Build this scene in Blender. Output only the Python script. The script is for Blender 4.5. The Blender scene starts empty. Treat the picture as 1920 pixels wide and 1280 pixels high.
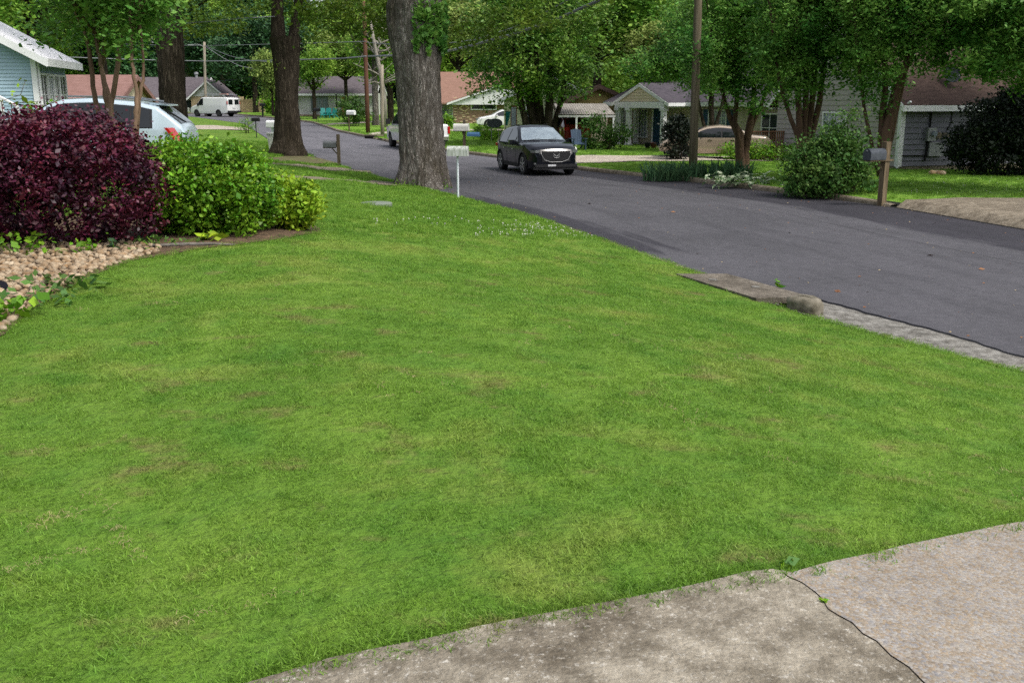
import bpy, math, random
import numpy as np
from mathutils import Vector, Matrix
from mathutils.geometry import delaunay_2d_cdt

S = bpy.context.scene
COL = S.collection
# ------------------------------------------------------------------ camera, sky, sun, exposure
FPX = 1867.0                      # focal length in pixels of a 1920 px wide frame
PITCH = math.atan(450.0 / FPX)
EYE = Vector((0.0, 0.0, 2.5))
cd = bpy.data.cameras.new('camera'); cam = bpy.data.objects.new('camera', cd); COL.objects.link(cam)
cd.sensor_width = 36.0; cd.lens = 36.0 * FPX / 1920.0; cd.clip_start = 0.05; cd.clip_end = 2000
cam.location = EYE; cam.rotation_euler = (math.pi / 2 - PITCH, 0, 0)
S.camera = cam

SUN_EL, SUN_AZ = math.radians(56), math.radians(128)      # azimuth clockwise from +Y
W = bpy.data.worlds.new('World'); S.world = W; W.use_nodes = True
wn = W.node_tree.nodes; wl = W.node_tree.links
sky = wn.new('ShaderNodeTexSky'); sky.sky_type = 'NISHITA'; sky.sun_disc = False
sky.sun_elevation = SUN_EL; sky.sun_rotation = SUN_AZ
sky.air_density = 1.0; sky.dust_density = 4.0; sky.ozone_density = 1.0
hs = wn.new('ShaderNodeHueSaturation'); hs.inputs['Saturation'].default_value = 0.42
bgn = wn['Background']; bgn.inputs['Strength'].default_value = 0.13
wl.new(sky.outputs[0], hs.inputs['Color']); wl.new(hs.outputs[0], bgn.inputs['Color'])
sd = bpy.data.lights.new('sun', 'SUN'); sd.energy = 1.5; sd.angle = math.radians(11); sd.color = (1.0, 0.95, 0.87)
sun = bpy.data.objects.new('sun', sd); COL.objects.link(sun)
sv = Vector((math.sin(SUN_AZ) * math.cos(SUN_EL), math.cos(SUN_AZ) * math.cos(SUN_EL), math.sin(SUN_EL)))
sun.rotation_euler = (-sv).to_track_quat('-Z', 'Y').to_euler(); sun.location = sv * 60
S.view_settings.view_transform = 'Standard'; S.view_settings.look = 'None'
S.view_settings.gamma = 1.0; S.view_settings.use_curve_mapping = False
S.view_settings.exposure = 0.85
S.cycles.use_denoising = False
S.cycles.max_bounces = 6; S.cycles.diffuse_bounces = 3; S.cycles.glossy_bounces = 3
S.cycles.transmission_bounces = 4; S.cycles.transparent_max_bounces = 6

# ------------------------------------------------------------------ materials
def mat(name, c1, c2=None, scale=4.0, rough=0.8, spec=0.3, bump=0.0, bscale=None, stretch=(1, 1, 1), metal=0.0,
        detail=6.0, lo=0.35, hi=0.65, coords='Object', translucent=0.0, coat=0.0, island=0.0, objrand=0.0, emit=None):
    m = bpy.data.materials.new(name); m.use_nodes = True
    nt = m.node_tree; n = nt.nodes; l = nt.links
    b = n['Principled BSDF']; out = n['Material Output']
    b.inputs['Roughness'].default_value = rough; b.inputs['Specular IOR Level'].default_value = spec
    b.inputs['Metallic'].default_value = metal; b.inputs['Coat Weight'].default_value = coat
    b.inputs['Base Color'].default_value = (*c1, 1)
    col = None
    if c2 is not None or bump:
        if coords == 'World':
            src = n.new('ShaderNodeNewGeometry').outputs['Position']
        else:
            src = n.new('ShaderNodeTexCoord').outputs[coords]
        mp = n.new('ShaderNodeMapping'); mp.inputs['Scale'].default_value = stretch
        l.new(src, mp.inputs['Vector'])
    if c2 is not None:
        t = n.new('ShaderNodeTexNoise'); t.inputs['Scale'].default_value = scale; t.inputs['Detail'].default_value = detail
        l.new(mp.outputs[0], t.inputs['Vector'])
        r = n.new('ShaderNodeValToRGB'); r.color_ramp.elements[0].position = lo; r.color_ramp.elements[1].position = hi
        r.color_ramp.elements[0].color = (*c1, 1); r.color_ramp.elements[1].color = (*c2, 1)
        l.new(t.outputs['Fac'], r.inputs['Fac']); col = r.outputs['Color']
    if island or objrand:
        h = n.new('ShaderNodeHueSaturation')
        if col is not None: l.new(col, h.inputs['Color'])
        else: h.inputs['Color'].default_value = (*c1, 1)
        val = None
        if island:
            g = n.new('ShaderNodeNewGeometry')
            mr = n.new('ShaderNodeMapRange'); mr.inputs['To Min'].default_value = 1 - island; mr.inputs['To Max'].default_value = 1 + island
            l.new(g.outputs['Random Per Island'], mr.inputs['Value']); val = mr.outputs[0]
            mh = n.new('ShaderNodeMapRange'); mh.inputs['To Min'].default_value = 0.5 - island * 0.06; mh.inputs['To Max'].default_value = 0.5 + island * 0.04
            wnz = n.new('ShaderNodeTexWhiteNoise'); wnz.noise_dimensions = '1D'
            l.new(g.outputs['Random Per Island'], wnz.inputs['W']); l.new(wnz.outputs['Value'], mh.inputs['Value']); l.new(mh.outputs[0], h.inputs['Hue'])
        if objrand:
            oi = n.new('ShaderNodeObjectInfo')
            mo = n.new('ShaderNodeMapRange'); mo.inputs['To Min'].default_value = 1 - objrand; mo.inputs['To Max'].default_value = 1 + objrand
            l.new(oi.outputs['Random'], mo.inputs['Value'])
            if val is None: val = mo.outputs[0]
            else:
                mm = n.new('ShaderNodeMath'); mm.operation = 'MULTIPLY'; l.new(val, mm.inputs[0]); l.new(mo.outputs[0], mm.inputs[1]); val = mm.outputs[0]
        l.new(val, h.inputs['Value']); col = h.outputs['Color']
    if col is not None: l.new(col, b.inputs['Base Color'])
    if bump:
        t2 = n.new('ShaderNodeTexNoise'); t2.inputs['Scale'].default_value = bscale or scale * 3; t2.inputs['Detail'].default_value = 8
        l.new(mp.outputs[0], t2.inputs['Vector'])
        bm_ = n.new('ShaderNodeBump'); bm_.inputs['Strength'].default_value = bump; bm_.inputs['Distance'].default_value = 0.02
        l.new(t2.outputs['Fac'], bm_.inputs['Height']); l.new(bm_.outputs[0], b.inputs['Normal'])
    if translucent:
        tr = n.new('ShaderNodeBsdfTranslucent'); tr.inputs['Color'].default_value = (*[min(1, v * 1.3) for v in c1], 1)
        if col is not None: l.new(col, tr.inputs['Color'])
        mx = n.new('ShaderNodeMixShader'); mx.inputs[0].default_value = translucent
        l.new(b.outputs[0], mx.inputs[1]); l.new(tr.outputs[0], mx.inputs[2]); l.new(mx.outputs[0], out.inputs['Surface'])
    return m

def leaf_mat(name, c1, c2, scale=1.2, isl=0.35, rough=0.55, tr=0.3, objrand=0.0, spec=0.2):
    return mat(name, c1, c2, scale=scale, rough=rough, spec=spec, translucent=tr, island=isl, objrand=objrand, coords='World', detail=3)

M = {}
# ------------------------------------------------------------------ mesh helpers
class MB:
    def __init__(s): s.v = []; s.f = []
    def add(s, vs, fs):
        o = len(s.v); s.v.extend([tuple(q) for q in vs]); s.f.extend([tuple(i + o for i in f) for f in fs]); return s
    def box(s, x0, x1, y0, y1, z0, z1, rot=None, org=(0, 0, 0)):
        vs = [Vector((x, y, z)) for z in (z0, z1) for y in (y0, y1) for x in (x0, x1)]
        if rot is not None:
            o = Vector(org); vs = [rot @ (q - o) + o for q in vs]
        return s.add(vs, [(0, 2, 3, 1), (4, 5, 7, 6), (0, 1, 5, 4), (2, 6, 7, 3), (0, 4, 6, 2), (1, 3, 7, 5)])
    def cbox(s, c, size, rot=None):
        h = [q / 2 for q in size]
        vs = [Vector((x, y, z)) for z in (-h[2], h[2]) for y in (-h[1], h[1]) for x in (-h[0], h[0])]
        if rot is not None: vs = [rot @ q for q in vs]
        c = Vector(c)
        return s.add([q + c for q in vs], [(0, 2, 3, 1), (4, 5, 7, 6), (0, 1, 5, 4), (2, 6, 7, 3), (0, 4, 6, 2), (1, 3, 7, 5)])
    def prism(s, poly, axis, a, b):
        """poly = 2-D points; extruded along axis ('x','y','z') from a to b"""
        def P(q, t):
            return {'x': (t, q[0], q[1]), 'y': (q[0], t, q[1]), 'z': (q[0], q[1], t)}[axis]
        n = len(poly)
        vs = [P(q, a) for q in poly] + [P(q, b) for q in poly]
        fs = [tuple(range(n))[::-1], tuple(range(n, 2 * n))] + [(i, (i + 1) % n, n + (i + 1) % n, n + i) for i in range(n)]
        return s.add(vs, fs)
    def tube(s, path, rad, n=8, cap=True):
        path = [Vector(q) for q in path]
        if not hasattr(rad, '__len__'): rad = [rad] * len(path)
        rings = []; side = None
        for i, q in enumerate(path):
            t = (path[min(i + 1, len(path) - 1)] - path[max(i - 1, 0)]).normalized()
            if side is None:
                side = t.cross(Vector((0, 1, 0)) if abs(t.y) < 0.9 else Vector((1, 0, 0))).normalized()
            else:
                side = (side - t * side.dot(t)).normalized()
            up = t.cross(side)
            rings.append([q + (side * math.cos(2 * math.pi * k / n) + up * math.sin(2 * math.pi * k / n)) * rad[i] for k in range(n)])
        vs = [q for r in rings for q in r]; fs = []
        for i in range(len(path) - 1):
            for k in range(n):
                fs.append((i * n + k, i * n + (k + 1) % n, (i + 1) * n + (k + 1) % n, (i + 1) * n + k))
        if cap: fs += [tuple(range(n))[::-1], tuple(range((len(path) - 1) * n, len(path) * n))]
        return s.add(vs, fs)
    def lathe(s, prof, axis='z', n=20, org=(0, 0, 0)):
        """prof = list of (radius, height)"""
        o = Vector(org); vs = []
        for (r, h) in prof:
            for k in range(n):
                a = 2 * math.pi * k / n; c, d = r * math.cos(a), r * math.sin(a)
                vs.append(o + Vector({'z': (c, d, h), 'y': (c, h, d), 'x': (h, c, d)}[axis]))
        fs = []
        for i in range(len(prof) - 1):
            for k in range(n):
                fs.append((i * n + k, i * n + (k + 1) % n, (i + 1) * n + (k + 1) % n, (i + 1) * n + k))
        fs += [tuple(range(n))[::-1], tuple(range((len(prof) - 1) * n, len(prof) * n))]
        return s.add(vs, fs)
    def mesh(s, name, m=None, smooth=False):
        me = bpy.data.meshes.new(name); me.from_pydata([tuple(q) for q in s.v], [], s.f); me.update()
        if m is not None: me.materials.append(m)
        if smooth: me.polygons.foreach_set('use_smooth', [True] * len(me.polygons))
        return me
    def build(s, name, m, parent=None, smooth=False, loc=None, rz=0.0):
        return link(name, s.mesh(name, m, smooth), parent, loc, rz)

def link(name, me, parent=None, loc=None, rz=0.0):
    o = bpy.data.objects.new(name, me); COL.objects.link(o)
    if parent is not None: o.parent = parent
    if loc is not None: o.location = loc
    if rz: o.rotation_euler = (0, 0, rz)
    return o
def tag(o, label=None, cat=None, group=None, kind=None):
    if label: o['label'] = label
    if cat: o['category'] = cat
    if group: o['group'] = group
    if kind: o['kind'] = kind
    return o
def thing(name, label, cat, loc=(0, 0, 0), rz=0.0, group=None):
    o = bpy.data.objects.new(name, None); COL.objects.link(o); o.empty_display_size = 0.2
    o.location = loc; o.rotation_euler = (0, 0, rz)
    return tag(o, label, cat, group)
def copy_tree(o, parent=None):
    c = o.copy(); COL.objects.link(c)
    if parent is not None: c.parent = parent
    for ch in list(o.children): copy_tree(ch, c)
    return c
def np_mesh(name, V, F, m, smooth=False):
    """V (n,3), F (k,4) quads"""
    me = bpy.data.meshes.new(name)
    V = np.asarray(V, dtype=np.float32); F = np.asarray(F, dtype=np.int32); k = F.shape[1]
    me.vertices.add(len(V)); me.vertices.foreach_set('co', V.ravel())
    me.loops.add(F.size); me.loops.foreach_set('vertex_index', F.ravel())
    me.polygons.add(len(F)); me.polygons.foreach_set('loop_start', np.arange(0, F.size, k, dtype=np.int32))
    me.polygons.foreach_set('loop_total', np.full(len(F), k, dtype=np.int32))
    if smooth: me.polygons.foreach_set('use_smooth', np.ones(len(F), dtype=bool))
    me.update(calc_edges=True)
    if m is not None: me.materials.append(m)
    return me

# ------------------------------------------------------------------ terrain
def sstep(a, b, x):
    t = np.clip((x - a) / (b - a), 0, 1); return t * t * (3 - 2 * t)
def Zr(y):
    y = np.asarray(y, dtype=float)
    t = np.clip(y - 42, 0, None)
    return np.where(t < 16, t * t / 32 * 0.0131, (t - 8) * 0.0131) * 1.0
def ray(px, py):
    dx = (px - 960) / FPX; dy = -(py - 640) / FPX
    cp, sp = math.cos(PITCH), math.sin(PITCH)
    return Vector((dx, cp + dy * sp, -sp + dy * cp))
def hit(px, py, fz):
    d = ray(px, py); a, b = 0.5, 400.0
    for it in range(3):
        t = np.geomspace(a, b, 260); below = (EYE.z + d.z * t) < fz(d.x * t, d.y * t)
        i = int(np.argmax(below)) if below.any() else len(t) - 1
        a, b = t[max(i - 1, 0)], t[i]
    return EYE + d * float((a + b) / 2)
def rp(px, py, dz=0.0): return hit(px, py, lambda x, y: Zr(y) + dz)
def at(px, py, y):
    """point seen at pixel px,py that stands at depth y"""
    d = ray(px, py); return EYE + d * (y / d.y)
_L = [(1920, 684), (1800, 668), (1700, 655), (1620, 641), (1560, 622), (1510, 590), (1420, 552), (1260, 497), (1130, 451), (1000, 407), (880, 375), (720, 336), (670, 321), (577, 290), (503, 262), (457, 232), (357, 219)]
_R = [(1920, 432), (1700, 393), (1640, 384), (1450, 361), (1250, 336), (1090, 321), (960, 300), (835, 284), (738, 269), (685, 258), (632, 247), (605, 237), (582, 230), (491, 220), (430, 214)]
LP = [rp(*q) for q in _L]; RP = [rp(*q) for q in _R]
LP = [Vector((LP[0].x + 0.34 * (LP[0].y + 30), -30, 0))] + LP + [Vector((-120, LP[-1].y + 24, 0))]
RP = [Vector((RP[0].x + 0.28 * (RP[0].y + 30), -30, 0))] + RP + [Vector((-120, RP[-1].y + 18, 0))]
_yy = np.arange(-30, 200, 0.25)
def _sm(P):
    ys = np.array([q.y for q in P]); xs = np.array([q.x for q in P]); o = np.argsort(ys)
    v = np.interp(_yy, ys[o], xs[o]); k = np.ones(15) / 15
    vp = np.concatenate([np.full(7, v[0]) + (v[1] - v[0]) * np.arange(-7, 0), v, np.full(7, v[-1]) + (v[-1] - v[-2]) * np.arange(1, 8)])
    return np.convolve(vp, k, 'valid')
_xl, _xr = _sm(LP), _sm(RP)
def xL(y): return np.interp(y, _yy, _xl)
def xR(y): return np.interp(y, _yy, _xr)
def wob(x, y):
    return 0.018 * np.sin(1.7 * x + 0.6 * y) + 0.014 * np.sin(2.3 * y - 0.9 * x + 1.3) + 0.008 * np.sin(4.1 * x + 3.1 * y)
def GL(x, y):
    d = (xL(y) - x) * 0.945
    A = 0.82 - 0.62 * sstep(24, 52, y)
    return Zr(y) + 0.045 + A * sstep(-0.6, 6.5, d) + wob(x, y) * sstep(0.1, 1.0, d) - 0.05 * (1 - sstep(0, 0.4, d))
def GR(x, y):
    d = (x - xR(y)) * 0.93
    B = 0.42 * (1 - sstep(76, 95, y))
    return Zr(y) + 0.13 - B * sstep(3, 24, d) + wob(x, y) * 0.7 * sstep(0.3, 1.5, d)
def G(x, y):
    """ground height anywhere"""
    x = np.asarray(x, dtype=float); y = np.asarray(y, dtype=float)
    return np.where(x < xL(y), GL(x, y), np.where(x > xR(y), GR(x, y), Zr(y)))
def gz(x, y): return float(G(x, y))
def gp(px, py): return hit(px, py, G)

rng = np.random.default_rng(7); random.seed(7)
# ------------------------------------------------------------------ ground materials
def asphalt_mat():
    m = mat('asphalt', (0.064, 0.063, 0.071), (0.086, 0.084, 0.095), scale=0.35, rough=0.85, spec=0.25, bump=0.5, bscale=90, stretch=(1, 1, 1), coords='World', detail=9, lo=0.3, hi=0.7)
    n = m.node_tree.nodes; l = m.node_tree.links; b = n['Principled BSDF']
    # fine aggregate speckle and dark tyre-worn streaks running with the road
    geo = n.new('ShaderNodeNewGeometry')
    ac = n.new('ShaderNodeAttribute'); ac.attribute_name = 'across'
    sx = n.new('ShaderNodeSeparateXYZ'); l.new(geo.outputs['Position'], sx.inputs[0])
    cx_ = n.new('ShaderNodeCombineXYZ'); l.new(ac.outputs['Fac'], cx_.inputs[0]); l.new(sx.outputs['Y'], cx_.inputs[1])
    mp = n.new('ShaderNodeMapping'); mp.inputs['Scale'].default_value = (1.6, 0.22, 1); l.new(cx_.outputs[0], mp.inputs['Vector'])
    t = n.new('ShaderNodeTexNoise'); t.inputs['Scale'].default_value = 1.3; t.inputs['Detail'].default_value = 5; l.new(mp.outputs[0], t.inputs['Vector'])
    r = n.new('ShaderNodeValToRGB'); r.color_ramp.elements[0].position = 0.30; r.color_ramp.elements[0].color = (0.80, 0.80, 0.81, 1)
    r.color_ramp.elements[1].position = 0.52; r.color_ramp.elements[1].color = (1, 1, 1, 1); l.new(t.outputs['Fac'], r.inputs['Fac'])
    t2 = n.new('ShaderNodeTexNoise'); t2.inputs['Scale'].default_value = 140; t2.inputs['Detail'].default_value = 2; l.new(geo.outputs['Position'], t2.inputs['Vector'])
    r2 = n.new('ShaderNodeValToRGB'); r2.color_ramp.elements[0].position = 0.3; r2.color_ramp.elements[0].color = (0.7, 0.7, 0.7, 1)
    r2.color_ramp.elements[1].position = 0.7; r2.color_ramp.elements[1].color = (1.25, 1.25, 1.25, 1); l.new(t2.outputs['Fac'], r2.inputs['Fac'])
    src = b.inputs['Base Color'].links[0].from_socket
    t7 = n.new('ShaderNodeTexNoise'); t7.inputs['Scale'].default_value = 5.5; t7.inputs['Detail'].default_value = 10; t7.inputs['Roughness'].default_value = .75; l.new(geo.outputs['Position'], t7.inputs['Vector'])
    r7 = n.new('ShaderNodeValToRGB'); r7.color_ramp.elements[0].position = .33; r7.color_ramp.elements[0].color = (.80, .80, .80, 1); r7.color_ramp.elements[1].position = .68; r7.color_ramp.elements[1].color = (1.14, 1.14, 1.14, 1); l.new(t7.outputs['Fac'], r7.inputs['Fac'])
    for rr in (r, r2, r7):
        mx = n.new('ShaderNodeMix'); mx.data_type = 'RGBA'; mx.blend_type = 'MULTIPLY'; mx.inputs[0].default_value = 1
        l.new(src, mx.inputs[6]); l.new(rr.outputs[0], mx.inputs[7]); src = mx.outputs[2]
    # tree shade painted into the right edge, newer darker seal along the left
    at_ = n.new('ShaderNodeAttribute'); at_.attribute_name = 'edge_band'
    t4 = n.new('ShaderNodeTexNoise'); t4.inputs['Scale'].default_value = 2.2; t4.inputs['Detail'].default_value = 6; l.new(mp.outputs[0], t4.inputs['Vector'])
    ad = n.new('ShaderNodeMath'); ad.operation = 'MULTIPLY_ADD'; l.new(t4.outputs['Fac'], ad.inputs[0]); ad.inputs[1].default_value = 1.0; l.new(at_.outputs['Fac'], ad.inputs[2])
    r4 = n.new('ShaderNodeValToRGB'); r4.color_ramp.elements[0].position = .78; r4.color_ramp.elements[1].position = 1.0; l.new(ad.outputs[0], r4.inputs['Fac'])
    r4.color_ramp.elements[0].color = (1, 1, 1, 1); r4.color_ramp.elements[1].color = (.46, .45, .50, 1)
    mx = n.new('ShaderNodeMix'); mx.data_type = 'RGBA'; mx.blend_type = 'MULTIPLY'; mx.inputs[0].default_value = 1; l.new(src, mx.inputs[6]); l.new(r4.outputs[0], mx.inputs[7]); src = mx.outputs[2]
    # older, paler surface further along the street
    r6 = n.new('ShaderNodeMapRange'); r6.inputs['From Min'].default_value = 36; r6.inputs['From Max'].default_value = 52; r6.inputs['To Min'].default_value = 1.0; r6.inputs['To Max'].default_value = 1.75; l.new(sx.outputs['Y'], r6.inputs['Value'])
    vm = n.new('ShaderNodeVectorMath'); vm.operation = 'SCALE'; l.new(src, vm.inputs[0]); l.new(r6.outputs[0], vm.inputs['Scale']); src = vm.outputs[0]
    # paving joint along the carriageway
    t5 = n.new('ShaderNodeTexNoise'); t5.inputs['Scale'].default_value = 1.2; t5.inputs['Detail'].default_value = 6; l.new(geo.outputs['Position'], t5.inputs['Vector'])
    o1 = n.new('ShaderNodeMath'); o1.operation = 'MULTIPLY_ADD'; l.new(t5.outputs['Fac'], o1.inputs[0]); o1.inputs[1].default_value = .12; l.new(ac.outputs['Fac'], o1.inputs[2])
    o2 = n.new('ShaderNodeMath'); o2.operation = 'SUBTRACT'; l.new(o1.outputs[0], o2.inputs[0]); o2.inputs[1].default_value = 3.5
    o3 = n.new('ShaderNodeMath'); o3.operation = 'ABSOLUTE'; l.new(o2.outputs[0], o3.inputs[0])
    r5 = n.new('ShaderNodeValToRGB'); r5.color_ramp.elements[0].position = .008; r5.color_ramp.elements[0].color = (.55, .55, .55, 1); r5.color_ramp.elements[1].position = .035; r5.color_ramp.elements[1].color = (1, 1, 1, 1); l.new(o3.outputs[0], r5.inputs['Fac'])
    mx = n.new('ShaderNodeMix'); mx.data_type = 'RGBA'; mx.blend_type = 'MULTIPLY'; mx.inputs[0].default_value = 1; l.new(src, mx.inputs[6]); l.new(r5.outputs[0], mx.inputs[7]); src = mx.outputs[2]
    l.new(src, b.inputs['Base Color'])
    return m
def grass_col(nt, gain=1.0, far=False):
    """patchy turf colour in world space: greens, yellowed and bare-brown spots"""
    n = nt.nodes; l = nt.links
    geo = n.new('ShaderNodeNewGeometry')
    def noise(sc, det=4, off=0.0, stretch=(1, 1, 1)):
        mp = n.new('ShaderNodeMapping'); mp.inputs['Location'].default_value = (off, off * 1.7, 0); mp.inputs['Scale'].default_value = stretch
        l.new(geo.outputs['Position'], mp.inputs['Vector'])
        t = n.new('ShaderNodeTexNoise'); t.inputs['Scale'].default_value = sc; t.inputs['Detail'].default_value = det
        t.inputs['Roughness'].default_value = 0.62
        l.new(mp.outputs[0], t.inputs['Vector']); return t.outputs['Fac']
    def ramp(f, a, b, ca, cb):
        r = n.new('ShaderNodeValToRGB'); r.color_ramp.elements[0].position = a; r.color_ramp.elements[1].position = b
        r.color_ramp.elements[0].color = (*ca, 1); r.color_ramp.elements[1].color = (*cb, 1); l.new(f, r.inputs['Fac']); return r.outputs['Color']
    def mix(fac, c0, c1):
        mx = n.new('ShaderNodeMix'); mx.data_type = 'RGBA'; l.new(fac, mx.inputs[0]); l.new(c0, mx.inputs[6])
        if isinstance(c1, tuple): mx.inputs[7].default_value = (*c1, 1)
        else: l.new(c1, mx.inputs[7])
        return mx.outputs[2]
    g = gain
    base = ramp(noise(0.8, 6), 0.30, 0.70, (0.084 * g, 0.180 * g, 0.018 * g), (0.152 * g, 0.256 * g, 0.033 * g))
    base = mix(ramp(noise(2.6, 4, 31), 0.48, 0.72, (0, 0, 0), (0.55, 0.55, 0.55)), base, (0.062 * g, 0.172 * g, 0.020 * g))
    if not far:
        base = mix(ramp(noise(0.95, 5, 11), 0.52, 0.70, (0, 0, 0), (0.75, 0.75, 0.75)), base, (0.220 * g, 0.272 * g, 0.055 * g))
        base = mix(ramp(noise(2.6, 5, 53, (0.8, 1.2, 1)), 0.58, 0.70, (0, 0, 0), (0.62, 0.62, 0.62)), base, (0.195 * g, 0.158 * g, 0.068 * g))
    return base
def blade_mat(name, gain, far=False, tr=0.35):
    m = bpy.data.materials.new(name); m.use_nodes = True; nt = m.node_tree; n = nt.nodes; l = nt.links
    b = n['Principled BSDF']; b.inputs['Roughness'].default_value = 0.5; b.inputs['Specular IOR Level'].default_value = 0.25
    c = grass_col(nt, gain, far)
    g = n.new('ShaderNodeNewGeometry'); h = n.new('ShaderNodeHueSaturation'); l.new(c, h.inputs['Color'])
    mr = n.new('ShaderNodeMapRange'); mr.inputs['To Min'].default_value = 0.62; mr.inputs['To Max'].default_value = 1.4
    l.new(g.outputs['Random Per Island'], mr.inputs['Value']); l.new(mr.outputs[0], h.inputs['Value'])
    l.new(h.outputs[0], b.inputs['Base Color'])
    t = n.new('ShaderNodeBsdfTranslucent'); l.new(h.outputs[0], t.inputs['Color'])
    mx = n.new('ShaderNodeMixShader'); mx.inputs[0].default_value = tr
    l.new(b.outputs[0], mx.inputs[1]); l.new(t.outputs[0], mx.inputs[2]); l.new(mx.outputs[0], n['Material Output'].inputs['Surface'])
    return m
def turf_mat(name, gain, far=False):
    m = bpy.data.materials.new(name); m.use_nodes = True; nt = m.node_tree; n = nt.nodes; l = nt.links
    b = n['Principled BSDF']; b.inputs['Roughness'].default_value = 0.9; b.inputs['Specular IOR Level'].default_value = 0.15
    c = grass_col(nt, gain, far); l.new(c, b.inputs['Base Color'])
    geo = n.new('ShaderNodeNewGeometry'); t = n.new('ShaderNodeTexNoise'); t.inputs['Scale'].default_value = 22; t.inputs['Detail'].default_value = 8
    l.new(geo.outputs['Position'], t.inputs['Vector'])
    bp = n.new('ShaderNodeBump'); bp.inputs['Strength'].default_value = 0.9; bp.inputs['Distance'].default_value = 0.06
    l.new(t.outputs['Fac'], bp.inputs['Height']); l.new(bp.outputs[0], b.inputs['Normal'])
    return m
def concrete_mat(name, c1, c2, speck=(0.42, 0.40, 0.36), agg=0.0, scale=2.5):
    """weathered concrete: broad staining, fine pitting, optional exposed aggregate"""
    m = mat(name, c1, c2, scale=scale, rough=0.9, spec=0.2, bump=0.7, bscale=60, coords='World', detail=9, lo=0.34, hi=0.64)
    n = m.node_tree.nodes; l = m.node_tree.links; b = n['Principled BSDF']; src = b.inputs['Base Color'].links[0].from_socket
    geo = n.new('ShaderNodeNewGeometry')
    t = n.new('ShaderNodeTexNoise'); t.inputs['Scale'].default_value = 55; t.inputs['Detail'].default_value = 5; t.inputs['Roughness'].default_value = 0.7
    l.new(geo.outputs['Position'], t.inputs['Vector'])
    r = n.new('ShaderNodeValToRGB'); r.color_ramp.elements[0].position = 0.56; r.color_ramp.elements[1].position = 0.66
    r.color_ramp.elements[0].color = (0, 0, 0, 1); r.color_ramp.elements[1].color = (0.75, 0.75, 0.75, 1); l.new(t.outputs['Fac'], r.inputs['Fac'])
    mx = n.new('ShaderNodeMix'); mx.data_type = 'RGBA'; l.new(r.outputs[0], mx.inputs[0]); l.new(src, mx.inputs[6]); mx.inputs[7].default_value = (*speck, 1); src = mx.outputs[2]
    t3 = n.new('ShaderNodeTexNoise'); t3.inputs['Scale'].default_value = 9; t3.inputs['Roughness'].default_value = .72; t3.inputs['Detail'].default_value = 8; l.new(geo.outputs['Position'], t3.inputs['Vector'])
    r3 = n.new('ShaderNodeValToRGB'); r3.color_ramp.elements[0].position = 0.38; r3.color_ramp.elements[1].position = 0.6
    r3.color_ramp.elements[0].color = (0.50, 0.48, 0.44, 1); r3.color_ramp.elements[1].color = (1.15, 1.15, 1.13, 1); l.new(t3.outputs['Fac'], r3.inputs['Fac'])
    mm = n.new('ShaderNodeMix'); mm.data_type = 'RGBA'; mm.blend_type = 'MULTIPLY'; mm.inputs[0].default_value = 0.85
    l.new(src, mm.inputs[6]); l.new(r3.outputs[0], mm.inputs[7]); src = mm.outputs[2]
    if agg:
        v = n.new('ShaderNodeTexVoronoi'); v.inputs['Scale'].default_value = 88; l.new(geo.outputs['Position'], v.inputs['Vector'])
        sep = n.new('ShaderNodeSeparateColor'); l.new(v.outputs['Color'], sep.inputs[0])
        rr = n.new('ShaderNodeValToRGB'); e = rr.color_ramp.elements; e[0].position = 0.0; e[0].color = (0.17, 0.14, 0.11, 1); e[1].position = 1.0; e[1].color = (0.33, 0.325, 0.32, 1)
        for p_, c_ in ((0.3, (0.29, 0.215, 0.135, 1)), (0.5, (0.21, 0.215, 0.235, 1)), (0.75, (0.30, 0.26, 0.205, 1))):
            q = e.new(p_); q.color = c_
        l.new(sep.outputs[0], rr.inputs['Fac'])
        ma = n.new('ShaderNodeMix'); ma.data_type = 'RGBA'; ma.inputs[0].default_value = agg
        l.new(src, ma.inputs[6]); l.new(rr.outputs[0], ma.inputs[7]); src = ma.outputs[2]
        bp = n.new('ShaderNodeBump'); bp.inputs['Strength'].default_value = 0.6; bp.inputs['Distance'].default_value = 0.006; bp.invert = True
        l.new(v.outputs['Distance'], bp.inputs['Height']); l.new(bp.outputs[0], b.inputs['Normal'])
    l.new(src, b.inputs['Base Color'])
    return m

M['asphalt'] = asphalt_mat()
M['asphalt_edge'] = mat('asphalt_edge', (0.03, 0.03, 0.032), (0.06, 0.058, 0.06), scale=8, rough=0.95, bump=0.8, bscale=40, coords='World')
M['turf'] = turf_mat('turf_near', 0.85)
M['turf_far'] = turf_mat('turf_far', 1.15, True)
M['blade'] = blade_mat('grass_blades', 1.30, tr=0.42)
M['blade_tall'] = blade_mat('verge_blades', 1.3, True, tr=0.42)
M['concrete'] = concrete_mat('driveway_concrete', (0.14, 0.12, 0.092), (0.30, 0.27, 0.22), speck=(0.46, 0.44, 0.40))
M['aggregate'] = concrete_mat('exposed_aggregate', (0.18, 0.155, 0.13), (0.255, 0.23, 0.20), agg=0.6)
M['gutter'] = concrete_mat('gutter_concrete', (0.12, 0.115, 0.105), (0.235, 0.228, 0.212), speck=(0.34, 0.33, 0.31), scale=5)
M['slab'] = concrete_mat('drain_slab_concrete', (0.095, 0.082, 0.066), (0.165, 0.145, 0.12), speck=(0.22, 0.20, 0.17))
M['kerb'] = concrete_mat('kerb_concrete', (0.14, 0.115, 0.085), (0.23, 0.195, 0.15))
M['pale_concrete'] = concrete_mat('pale_drive_concrete', (0.36, 0.31, 0.26), (0.46, 0.41, 0.35), scale=1.0)
M['soil'] = mat('mulch_soil', (0.055, 0.035, 0.022), (0.13, 0.085, 0.05), scale=14, rough=0.95, bump=0.9, bscale=50, coords='World')
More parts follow.
